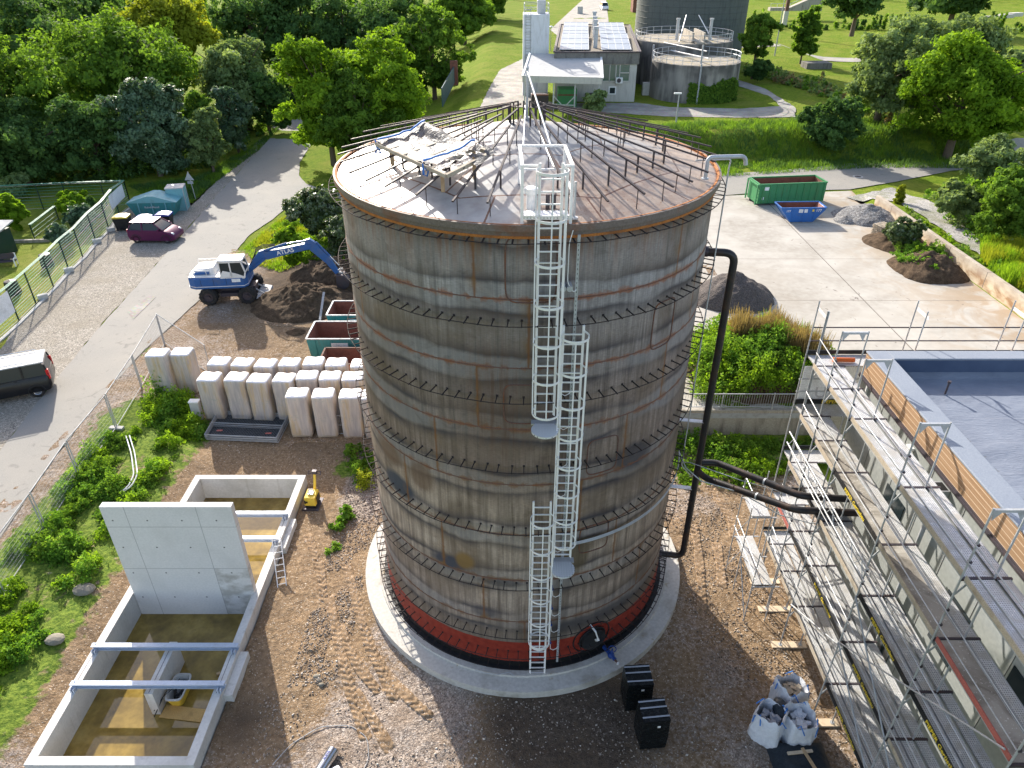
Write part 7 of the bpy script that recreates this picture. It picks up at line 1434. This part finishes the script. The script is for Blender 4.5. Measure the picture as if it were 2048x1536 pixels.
# ---------- right hand yard ----------
def rolloff():
    p = P(1507, 413, 1.53); q = P(1638, 404, 1.53); d = np.array(q[:2])-np.array(p[:2]); L = 6.35; rz = atan2(d[1], d[0])*.6; W = 2.3; h = 1.95
    T_ = thing('roll_off_container', 'long green open roll-off container on the concrete yard', 'container', ((p[0]+q[0])/2+.1, (p[1]+q[1])/2+1.0, 1.53), rz); m = MB(); x0, x1 = -L/2, L/2; t_ = .06
    for a, b in (((x0, -W/2, .25), (x1, -W/2+t_, h)), ((x0, W/2-t_, .25), (x1, W/2, h)), ((x1-t_, -W/2+t_, .25), (x1, W/2-t_, h)), ((x0, -W/2+t_, .25), (x0+t_, W/2-t_, h)), ((x0, -W/2, .2), (x1, W/2, .26))): m.b2(a, b)
    m.build('shell', M['green_paint'], T_, world=False); m = MB(); e = .004
    for a, b in (((x0+t_+.0, -W/2+t_, .27), (x1-t_, -W/2+t_+e, h-.08)), ((x0+t_, W/2-t_-e, .27), (x1-t_, W/2-t_, h-.08)), ((x1-t_-e, -W/2+t_, .27), (x1-t_, W/2-t_, h-.1)), ((x0+t_, -W/2+t_, .27), (x0+t_+e, W/2-t_, h-.1)), ((x0+t_, -W/2+t_, .262), (x1-t_, W/2-t_, .275))): m.b2(a, b)
    m.build('lining', M['rust_inside'], T_, world=False)
    m = MB()
    for y in (-W/2, W/2): m.bar((x0, y, h), (x1, y, h), .12, .1)
    for x in (x0, x1): m.bar((x, -W/2, h), (x, W/2, h), .12, .1)
    m.build('rim', M['green_paint'], T_, world=False)
    for k in range(10): x = x0+.4+(L-.6)*k/9; m = MB(); m.b2((x-.04, -W/2-.07, .25), (x+.04, -W/2, h-.06)); m.build('rib', M['green_paint'], T_, world=False)
    for k in range(5): m = MB(); m.bar((x0-.15, -W/2-.02, .5+.3*k), (x0+.35, -W/2-.1, .5+.3*k), .05); m.build('step', M['green_paint'], T_, world=False)
    m = MB(); m.b2((x0-.22, -W/2, .1), (x0-.12, -W/2+.12, h)); m.b2((x0-.22, W/2-.12, .1), (x0-.12, W/2, h)); m.b2((x0-.2, -W/2, h-.15), (x0, W/2, h-.05)); m.build('end_frame', M['green_paint'], T_, world=False)
    m = MB(); m.b2((x0, -.6, .0), (x1, -.45, .2)); m.b2((x0, .45, .0), (x1, .6, .2)); m.build('skid', M['dark_steel'], T_, world=False)
    m = MB(); m.b2((x0+.5, -W/2-.012, 1.4), (x0+.9, -W/2-.004, 1.7)); m.b2((x0+.35, -W/2-.012, .55), (x0+.55, -W/2-.004, .8)); m.build('sticker', M['white_paint'], T_, world=False)
rolloff()
p = P(1602, 444, 1.53); SK = thing('skip', 'blue sloping-ended skip numbered 177 beside the green container', 'skip', (p[0]-.05, p[1]+.75, 1.53), RAD(2)); m = MB()
pf = [(-1.0, .05), (1.0, .05), (2.0, 1.25), (2.0, 1.4), (-2.0, 1.4), (-2.0, 1.25)]; w_ = .85; V = []
m.side([(-1.0, .05), (1.0, .05), (1.9, 1.1), (1.9, 1.25), (-1.9, 1.25), (-1.9, 1.1)], -w_, -w_+.03); m.side([(-1.0, .05), (1.0, .05), (1.9, 1.1), (1.9, 1.25), (-1.9, 1.25), (-1.9, 1.1)], w_-.03, w_)
for a, b in (((-1.0, .05), (-1.9, 1.25)), ((1.0, .05), (1.9, 1.25))): m.add([(a[0], -w_+.03, a[1]), (a[0], w_-.03, a[1]), (b[0], w_-.03, b[1]), (b[0], -w_+.03, b[1])], [(0, 1, 2, 3)])
m.b2((-1.0, -w_+.03, .03), (1.0, w_-.03, .06)); m.build('shell', M['blue_skip'], SK, world=False)
m = MB(); k = .97
for a, b in (((-.97, .1), (-1.84, 1.24)), ((.97, .1), (1.84, 1.24))): m.add([(a[0], -w_+.04, a[1]), (a[0], w_-.04, a[1]), (b[0], w_-.04, b[1]), (b[0], -w_+.04, b[1])], [(0, 1, 2, 3)])
for y in (-w_+.034, w_-.034): m.add([(-.97, y, .1), (.97, y, .1), (1.84, y, 1.24), (-1.84, y, 1.24)], [(0, 1, 2, 3)])
m.b2((-.97, -w_+.04, .08), (.97, w_-.04, .1)); m.build('lining', M['rust_inside'], SK, world=False)
m = MB()
for y in (-w_, w_): m.bar((-1.95, y, 1.27), (1.95, y, 1.27), .08, .07)
for x in (-1.93, 1.93): m.bar((x, -w_, 1.27), (x, w_, 1.27), .08, .07)
m.build('rim', M['blue_skip'], SK, world=False)
for x in (-.95, 0, .95): m = MB(); m.b2((x-.04, -w_-.04, .1), (x+.04, -w_, 1.22)); m.build('rib', M['blue_skip'], SK, world=False)
text('skip_number', '177', .32, M['text_white'], SK, (1.3, -w_-.012, 1.02), (pi/2, 0, 0)); text('skip_number', '177', .26, M['text_white'], SK, (-1.3, -w_-.012, .98), (pi/2, 0, 0))
m = MB(); m.b2((-.4, -w_-.014, .85), (.35, -w_-.006, 1.15)); m.mi = 1; m.b2((.75, -w_-.014, .95), (1.0, -w_-.006, 1.12)); m.build('notice_plate', [M['sign_white'], M['text_yellow']], SK, world=False)
RW = thing('retaining_wall', 'long stained concrete retaining wall along the right side of the yard', 'wall', (32.35, 30, 1.4))
t = NT('stained_wall'); n = t.noise(1, 6, vec=t.vscale((.8, .8, 1.6)), dist=.5); X, Y, Z = t.xyz(); c = t.mix(t.mr(n, .38, .6), (.52, .43, .30), (.26, .15, .07)); c = t.mix(t.math('MULTIPLY', t.mr(Z, 2.0, 2.6), .6), c, (.36, .34, .30)); c = t.mix(t.math('LESS_THAN', t.math('PINGPONG', Y, 2.4), .03), c, (.1, .09, .08)); M['wall_stain'] = t.fin(c, .9, 0, t.bump(n, .3, .03))
m = MB(); m.b2((32.15, 9, 1.4), (32.5, 41.5, 2.75)); m.build('wall', M['wall_stain'], RW)
YW = thing('retaining_wall', 'low weathered concrete wall carrying the guard railing behind the tank', 'wall', (12, 8.95, 0)); m = MB(); m.b2((4.5, 8.85, -.2), (34, 9.06, 1.56)); m.build('wall', M['concrete_old'], YW)
m = MB(); m.b2((7.6, 8.82, 1.1), (16, 8.848, 1.38)); m.build('steel_edge', M['galv_dull'], YW)
GR = thing('guard_railing', 'galvanised bar railing on the wall below the overgrown mound', 'railing', (11.5, 8.95, 1.56))
for x in (8.0, 10.3, 12.9, 15.5, 18): m = MB(); m.bar((x, 8.95, 1.565), (x, 8.95, 2.55), .05); m.build('post', M['galv_dull'], GR)
for z in (2.5, 1.72): m = MB(); m.bar((7.8, 8.95, z), (18, 8.95, z), .04); m.build('rail', M['galv_dull'], GR)
for k in range(80): m = MB(); x = 7.9+k*.125; m.bar((x, 8.95, 1.72), (x, 8.95, 2.5), .012); m.build('baluster', M['galv_dull'], GR)
b = P(1762, 468, 1.53); PS = thing('pallet_stack', 'stack of weathered wooden pallets beside the gravel heap', 'pallets', b, RAD(20))
for k in range(6):
    m = MB(); z = .14*k; a = random.uniform(-.15, .15)
    for j in range(3): m.box((-.55+.55*j, 0, z+.05), (.1, 1.0, .08), rz=a*.2)
    for j in range(5): m.box((random.uniform(-.05, .05), -.42+.21*j, z+.105), (1.25, .12, .022), rz=a)
    m.build('pallet', M['wood_old'], PS, world=False)
b = P(1716, 353, 1.58); m = MB(); m.lathe([(.01, .006), (.32, .006), (.33, 0)], 24, b); m.mi = 1; m.lathe([(.33, .004), (.5, .004), (.51, 0)], 24, b); tag(m.build('manhole_cover', [M['dark_steel'], M['concrete_block']]), 'round manhole cover in the road above the green container', 'manhole cover')

# ---------- treatment plant in the background ----------
def railing(T_, c, r, z, h=1.05, n=30, mt='galv', gap=None):
    m = MB()
    for k in range(n): a = 2*pi*k/n; m.bar((c[0]+r*cos(a), c[1]+r*sin(a), z), (c[0]+r*cos(a), c[1]+r*sin(a), z+h), .05)
    m.build('railing_posts', M[mt], T_)
    for zz in (.5, 1.0): m = MB(); m.tube([(c[0]+r*cos(a), c[1]+r*sin(a), z+h*zz) for a in np.linspace(0, 2*pi, 60)], .035, 5, cap=False); m.build('railing_rail', M[mt], T_, smooth=60)
t = NT('tank_concrete'); X, Y, Z = t.xyz(); n = t.noise(1, 5, vec=t.vscale((1.2, 1.2, .22)), dist=.3); n2 = t.noise(.6, 5); c = t.mix(t.mr(n, .35, .62), (.30, .28, .255), (.11, .105, .10)); c = t.mix(t.math('MULTIPLY', t.mr(Z, 6.6, 8.4), t.mr(n2, .4, .6)), c, (.10, .095, .09)); c = t.mix(t.math('MULTIPLY', t.mr(t.noise(.25, 3), .5, .6), .4), c, (.36, .34, .31)); M['tankc'] = t.fin(c, .92, 0, t.bump(n, .2, .05), .25)
t = NT('tank_lid'); n = t.noise(.7, 6); c = t.mix(t.mr(n, .4, .65), (.30, .27, .225), (.17, .15, .11)); c = t.mix(t.mr(t.noise(1.5, 5), .55, .65), c, (.33, .26, .1)); M['tanklid'] = t.fin(c, .95)
def settling(label, c, r, zt, z0=3.8):
    T_ = thing('settling_tank', label, 'tank', (c[0], c[1], z0)); m = MB(); m.lathe([(r, z0-.2), (r, zt), (r-.3, zt)], 72, (c[0], c[1], 0)); m.build('wall', M['tankc'], T_, smooth=40)
    m = MB(); m.lathe([(r-.3, zt-.001), (r-.32, zt+.03), (.02, zt+.12)], 72, (c[0], c[1], 0)); m.build('lid', M['tanklid'], T_, smooth=40); railing(T_, c, r-.12, zt); return T_
S1 = settling('nearer round concrete settling tank with ivy at its foot and rooftop railing', (24.35, 82.9), 5.85, 8.55)
m = MB(); m.tube([(23.7, 76.9, 4), (23.7, 76.9, 8.8), (23.7, 77.3, 8.8), (23.7, 77.3, 11.0)], .12, 8); m.build('vent_pipe', M['galv_dull'], S1, smooth=50)
m = MB(); m.bar((24.5, 88.5, 8.6), (19.0, 80.3, 8.7), .16); m.build('stair_rail', M['alu'], S1) if False else None
S2 = settling('farther round concrete settling tank partly behind the nearer one', (25.0, 95.0), 7.1, 9.9)
m = MB(); m.b2((25.0, 89.5, 10.0), (25.25, 96, 11.2)); m.b2((26.6, 89.5, 10.0), (26.85, 96, 11.2)); m.b2((25.3, 88.0, 9.9), (26.5, 95, 10.15)); m.build('inlet_trough', M['concrete_old'], S2)
for x, y in ((23.4, 92.5), (28.2, 92.5)): m = MB(); m.cyl((x, y, 10), .22, 2.6, 12); m.cyl((x, y, 12.6), .3, .2, 12); m.build('vent_pipe', M['galv'], S2, smooth=40)
for x in (-1, 1): m = MB(); m.tube([(25.9+x*2.6, 91+x, 10.0), (25.9+x*.9, 95, 13.0)], .07, 6); m.build('brace', M['alu'], S2, smooth=40)
m = MB(); m.tube([(21.5, 90.5, 9.0), (24.8, 78.2, 9.3)], .09, 6); m.tube([(21.2, 90.2, 9.9), (24.4, 78.0, 10.2)], .06, 6); m.build('stair_handrail', M['alu'], S2, smooth=40)
m = MB(); m.tube([(19.5, 88.6, 4), (19.5, 88.6, 9.8)], .13, 8); m.build('drain_pipe', M['galv_dull'], S2, smooth=50)
DG = thing('digester', 'huge dark cylindrical digester tower cut by the top edge', 'digester', (30.3, 116, 4)); m = MB(); m.lathe([(9.3, 3.5), (9.3, 24), (.1, 25)], 72, (30.3, 116, 0)); m.build('wall', M['digester'], DG, smooth=40)
for z in np.arange(5, 24, .9): m = MB(); m.lathe([(9.32, z), (9.35, z+.03), (9.32, z+.06)], 72, (30.3, 116, 0)); m.build('band', M['digester'], DG)
iv = []
p, nr, ti = [], [], []
n_ = 6500; a = rng.uniform(-1.25, .15, n_)-pi/2+.95; z = 4+3.4*rng.random(n_)**1.3*(.45+.75*fbm(a*4, a*0+3)); pp = np.column_stack([24.35+5.95*np.cos(a), 82.9+5.95*np.sin(a), z])+rng.normal(size=(n_, 3))*.1
V, Q = quads(pp-np.array((0, 0, 0)), .13*rng.uniform(.6, 1.3, n_), unit(n_)*.7+np.column_stack([np.cos(a), np.sin(a), a*0+.4]), 1.1); tag(npmesh('ivy', V, Q, M['leaf_mid'], attrs={'tint': np.repeat(rng.random(n_), 4)}), 'dark ivy climbing round the foot of the nearer settling tank', 'ivy', None, 'stuff')
# machine house
MH = thing('machine_house', 'flat-roofed plant building with solar panels on its roof', 'building', (11, 90, 4)); FP_ = [(5.0, 78.5), (16.0, 78.5), (19.6, 114), (7.9, 115)]
m = MB(); m.prism([(5.2, 78.7), (15.8, 78.7), (19.3, 113.6), (8.1, 114.6)], 3.8, 8.6); m.build('wall', M['render_beige'], MH)
m = MB(); m.prism(FP_, 8.6, 10.0); m.build('fascia', M['concrete_dark'], MH)
m = MB(); m.prism([(5.25, 78.75), (15.75, 78.75), (19.2, 113.5), (8.2, 114.5)], 9.9, 10.01); m.build('roof', M['asphalt_roof'], MH)
for i in range(4):
    a, b = FP_[i], FP_[(i+1) % 4]; m = MB(); m.bar((*a, 10.05), (*b, 10.05), .3, .16); m.build('roof_edge', M['dark_steel'], MH)
def rp_(u, v): # bilinear on roof
    A, B, C, D = [np.array(q) for q in FP_]; return (A*(1-u)+B*u)*(1-v)+(D*(1-u)+C*u)*v
for (u0, u1, v0, v1) in ((.06, .40, .03, .47), (.06, .40, .50, .95), (.55, .90, .03, .47), (.55, .90, .50, .95)):
    T2 = sub('solar_panel', MH, (0, 0, 0))
    q = [rp_(u0, v0), rp_(u1, v0), rp_(u1, v1), rp_(u0, v1)]; m = MB(); m.add([(*q[0], 10.15), (*q[1], 10.15), (*q[2], 10.5), (*q[3], 10.5), (*q[0], 10.2), (*q[1], 10.2), (*q[2], 10.55), (*q[3], 10.55)], [(3, 2, 1, 0), (4, 5, 6, 7), (0, 1, 5, 4), (1, 2, 6, 5), (2, 3, 7, 6), (3, 0, 4, 7)])
    o = m.build('panel_face', M['solar'], MH); o.parent = T2; o.location = (0, 0, 0)
    m = MB()
    for s in np.linspace(0, 1, 5): a, b = q[0]+(q[1]-q[0])*s, q[3]+(q[2]-q[3])*s; m.bar((*a, 10.22), (*b, 10.57), .06, .03)
    for s in np.linspace(0, 1, 4): a, b = q[0]+(q[3]-q[0])*s, q[1]+(q[2]-q[1])*s; m.bar((*a, 10.22+.35*s), (*b, 10.22+.35*s), .1, .03)
    o = m.build('panel_frame', M['galv'], MH); o.parent = T2; o.location = (0, 0, 0)
for v in (.12, .4, .55, .8): q = rp_(.48, v); m = MB(); m.cyl((q[0], q[1], 10), .28, 2.3, 12); m.cyl((q[0], q[1], 12.3), .36, .3, 12); m.build('flue', M['galv'], MH, smooth=40)
m = MB(); m.b2((11.4, 78.64, 6.6), (14.9, 78.69, 8.5)); m.build('window', M['glass_green'], MH); 
m = MB()
for x in (11.4, 12.3, 13.1, 13.6, 14.9): m.b2((x-.06, 78.6, 6.55), (x+.06, 78.66, 8.55))
m.b2((11.3, 78.6, 6.45), (15.0, 78.67, 6.6)); m.b2((13.6, 78.6, 7.5), (14.9, 78.66, 7.62)); m.build('window_frame', M['render_beige'], MH)
m = MB(); m.b2((12.3, 78.62, 4.9), (13.3, 78.69, 5.9)); m.mi = 1; m.b2((12.45, 78.6, 5.05), (13.15, 78.63, 5.75)); m.build('window', [M['white_paint'], M['glass_dark']], MH)
m = MB(); m.b2((13.1, 78.1, 6.35), (14.0, 78.55, 7.05)); m.mi = 1; m.tube([(13.5, 78.09, 6.7), (13.5, 78.05, 6.7)], .27, 16); m.build('air_conditioner', [M['white_paint'], M['dark_steel']], MH)
CN = thing('canopy', 'pale flat canopy roof on steel posts in front of the plant building', 'canopy', (6, 74, 4)); m = MB(); Y0, Y1, Z0, Z1 = 70.2, 78.3, 8.35, 9.55
cq = [P(1045, 153, Z0), P(1205, 157, Z0), P(1202, 109, Z1), P(1060, 107, Z1)]
m.add([cq[0], cq[1], cq[2], cq[3]]+[(x, y, z-.2) for x, y, z in cq], [(0, 1, 2, 3), (7, 6, 5, 4), (0, 4, 5, 1), (1, 5, 6, 2), (2, 6, 7, 3), (3, 7, 4, 0)]); m.build('roof', M['roof_grey'], CN)
m = MB(); a, b = np.array(cq[0]), np.array(cq[1]); m.bar(a+(0, -.08, -.25), b+(0, -.08, -.25), .12, .75); m.build('fascia', M['lime_yellow'] if False else M['render_beige'], CN)
m = MB(); m.bar(np.array(cq[0])+(0, 0, .05), np.array(cq[3])+(0, 0, .05), .25, .12); m.bar(np.array(cq[1])+(0, 0, .05), np.array(cq[2])+(0, 0, .05), .25, .12); m.bar(a+(0, 0, .05), b+(0, 0, .05), .25, .12); m.build('trim', M['white_paint'], CN)
for s in (.03, .4, .67, .97): q = a+(b-a)*s+(0, .4, 0); m = MB(); m.bar((q[0], q[1], 4), (q[0], q[1], 8.1), .16); m.build('post', M['galv'], CN)
m = MB(); q = a+(b-a)*.4+(0, .4, 0); q2 = a+(b-a)*.67+(0, .4, 0); m.bar((q[0], q[1], 5.2), (q2[0], q2[1], 5.2), .12); m.bar((q[0], q[1], 6.2), (q[0]+1, q[1], 5.2), .1); m.bar((q2[0], q2[1], 6.2), (q2[0]-1, q2[1], 5.2), .1); m.build('brace', M['galv'], CN)
for i, (dx, wdt) in enumerate(((1.2, 2.2), (4.6, 2.4), (8.2, 2.2))):
    T_ = thing('sludge_skip', ['dark skip under the left of the canopy', 'green machine unit under the middle of the canopy', 'dark skip under the right of the canopy'][i], 'skip', (a[0]+dx+wdt/2, 76, 4), 0, 'machines and skips under the canopy'); m = MB(); w_ = wdt
    m.prism([(a[0]+dx, 74.8), (a[0]+dx+w_, 74.8), (a[0]+dx+w_, 77), (a[0]+dx, 77)], 4, 5.4 if i != 1 else 6.2); m.build('body', M['dark_steel' if i != 1 else 'green_paint'], T_, bev=.08); m = MB(); m.bar((a[0]+dx, 74.8, 5.5), (a[0]+dx+w_, 74.8, 5.5), .15); m.build('rim', M['rust_inside'], T_)
SW = thing('silo_tower', 'tall narrow white silo tower with a caged ladder', 'tower', (2.9, 84.5, 4)); m = MB(); m.b2((1.05, 82.9, 3.8), (4.5, 86.6, 14.0)); m.build('wall', M['silo_white'], SW)
m = MB()
for x in (1.2, 4.4):
    for y in (83.0, 86.4): m.bar((x, y, 14), (x, y, 15.2), .07)
for z in (14.6, 15.2): m.bar((1.2, 83, z), (4.4, 83, z), .06); m.bar((1.2, 86.4, z), (4.4, 86.4, z), .06); m.bar((1.2, 83, z), (1.2, 86.4, z), .06); m.bar((4.4, 83, z), (4.4, 86.4, z), .06)
m.build('roof_railing', M['galv'], SW)
m = MB(); m.b2((1.35, 82.86, 4), (1.42, 82.9, 15)); m.b2((2.0, 82.86, 4), (2.07, 82.9, 15))
for z in np.arange(4.3, 15, .35): m.b2((1.42, 82.86, z), (2.0, 82.89, z+.05))
m.build('ladder', M['galv_dull'], SW)
for z in np.arange(6.5, 15, .9): m = MB(); m.tube([(1.7+.42*sin(t_), 82.85-.55*max(0, cos(t_))-.05, z) for t_ in np.linspace(-1.6, 1.6, 9)], .03, 5); m.build('cage_hoop', M['galv_dull'], SW)
m = MB(); m.b2((2.9, 84, 14), (4.0, 85.4, 15.6)); m.build('filter_unit', M['galv'], SW, bev=.1)
m = MB(); m.b2((3.1, 82.86, 4), (4.2, 82.9, 6.1)); m.build('door', M['white_paint'], SW)
def lamp(label, px, py, z, h, head=1, r=.07):
    b = P(px, py, z); T_ = thing('street_lamp', label, 'lamp post', b); m = MB(); m.tube([(0, 0, 0), (0, 0, h)], r, 8, rs=[r, r*.6]); m.build('pole', M['galv_dull'], T_, world=False, smooth=50)
    m = MB()
    if head == 1: m.lathe([(.02, h+.25), (.35, h+.12), (.38, h), (.1, h-.12), (.06, h-.3)], 14)
    else: m.b2((-.6, -.12, h-.05), (.25, .12, h+.1))
    m.build('lamp_head', M['alu'], T_, world=False, smooth=40)
lamp('lamp post with flat head on the lawn above the tank roof', 1352, 245, 4, 3.2, 2, .1); lamp('lamp post with round head behind the canopy', 1101, 102, 4, 4.2); lamp('tall slanting lamp pole on the far lawn', 1549, 112, 4, 9.5, 2, .12)
b = P(1568, 50, 4); PP = thing('power_pole', 'rusty power pole in a pale concrete socket on the far lawn', 'pole', b); m = MB(); m.b2((-.55, -.4, 0), (.55, .4, 3.2)); m.build('socket', M['concrete_block'], PP, world=False); m = MB(); m.b2((-.4, -.3, 3.2), (.4, .3, 9)); m.build('mast', M['rust_steel'], PP, world=False)
b = P(1160, 28, 4); m = MB(); m.b2((b[0]-.8, b[1], 4), (b[0]+.8, b[1]+1.4, 6.0)); tag(m.build('pillar_box', M['concrete_block']), 'small pale concrete housing on the grass left of the access road', 'cabinet')
b = P(1208, 20, 4); prof = [(-2.3, .4), (-2.4, .7), (-2.4, 1.3), (1.35, 1.3), (2.1, 1.1), (2.4, .8), (2.45, .5), (2.3, .3), (-2.2, .3)]
wv = car('parked_van', 'white delivery van parked on the far access road', b, RAD(-85), 'white_paint', prof, 1.95, 0, 0, [(-2.38, 1.28), (1.6, 1.28), (1.0, 2.05), (.6, 2.1), (-2.2, 2.1), (-2.3, 1.9)], 1.28, (-1.55, 1.5), .36, van=True)
b = P(1275, 25, 4); HT = thing('brick_shed', 'dark brown open shed beside the digester at the top edge', 'shed', b); m = MB(); m.b2((-1.5, 0, 0), (4, 5, 5)); m.build('wall', M['rust_inside'], HT, world=False); m = MB(); m.b2((-2, -1, 5), (4.5, 5.5, 5.4)); m.build('roof', M['roof_grey'], HT, world=False)
b = P(1635, 40, 4); ST = thing('ramp_stair', 'grey concrete ramp with railings climbing at the top edge', 'ramp', b); 
bp = P(1540, 22, 4); m = MB(); m.side([(0, 0), (16, 0), (16, 4.5), (14.5, 4.5), (6, .9), (0, .9)], 0, 2.5); V_ = m; o = V_.build('ramp', M['concrete_old'], ST, world=False); o.location = (bp[0]-b[0], bp[1]-b[1], 0)
m = MB(); m.bar((-.0, 0, 2.0), (6, 0, 2.0), .12); m.bar((6, 0, 2.0), (14.5, 0, 5.6), .12)
for x in (0, 2, 4, 6): m.bar((x, 0, .9), (x, 0, 2.0), .1)
o = m.build('railing', M['galv'], ST, world=False); o.location = (bp[0]-b[0], bp[1]-b[1], 0)
b = P(1638, 138, 4); m = MB(); m.b2((b[0]-2.1, b[1], 3.9), (b[0]+2.1, b[1]+3, 4.9)); tag(m.build('concrete_chamber', M['concrete_dark'], bev=.05), 'low flat concrete chamber in the lawn left of the willows', 'chamber')
# green sheet wall and gate left of the plant entrance
a, b = P(884, 214, 3.0), P(908, 165, 4.0); GW = thing('sheet_fence', 'dark blue-green sheet metal fence beside the plant entrance', 'fence', a); m = MB(); m.add([a, b, (b[0], b[1], b[2]+2.2), (a[0], a[1], a[2]+2.4), (a[0]+.12, a[1], a[2]), (b[0]+.12, b[1], b[2]), (b[0]+.12, b[1], b[2]+2.2), (a[0]+.12, a[1], a[2]+2.4)], [(0, 1, 2, 3), (7, 6, 5, 4), (0, 4, 5, 1), (1, 5, 6, 2), (2, 6, 7, 3), (3, 7, 4, 0)]); m.build('sheet', M['blue_green'], GW)
m = MB(); m.b2((b[0]-.5, b[1], 3.6), (b[0]+.6, b[1]+.6, 7.0)); m.build('pillar', M['rust_inside'], GW)
m = MB(); m.b2((17.6, 83.2, 3.9), (18.9, 84.2, 5.6)); tag(m.build('meter_cabinet', M['concrete_block']), 'small pale cabinet between plant building and nearer settling tank', 'cabinet')
for i, (px, py) in enumerate(((1985, 40), (2010, 36), (2030, 33))): b = P(px, py, 4); m = MB(); m.box((b[0], b[1], 4.5), (4, 2, 1.0), rz=.2*i); tag(m.build('stone_block', M['concrete_block'], bev=.1), ['pale stone block on the far right lawn, nearest of three', 'pale stone block on the far right lawn, middle of three', 'pale stone block on the far right lawn, farthest of three'][i], 'block', 'stone blocks on the far lawn')
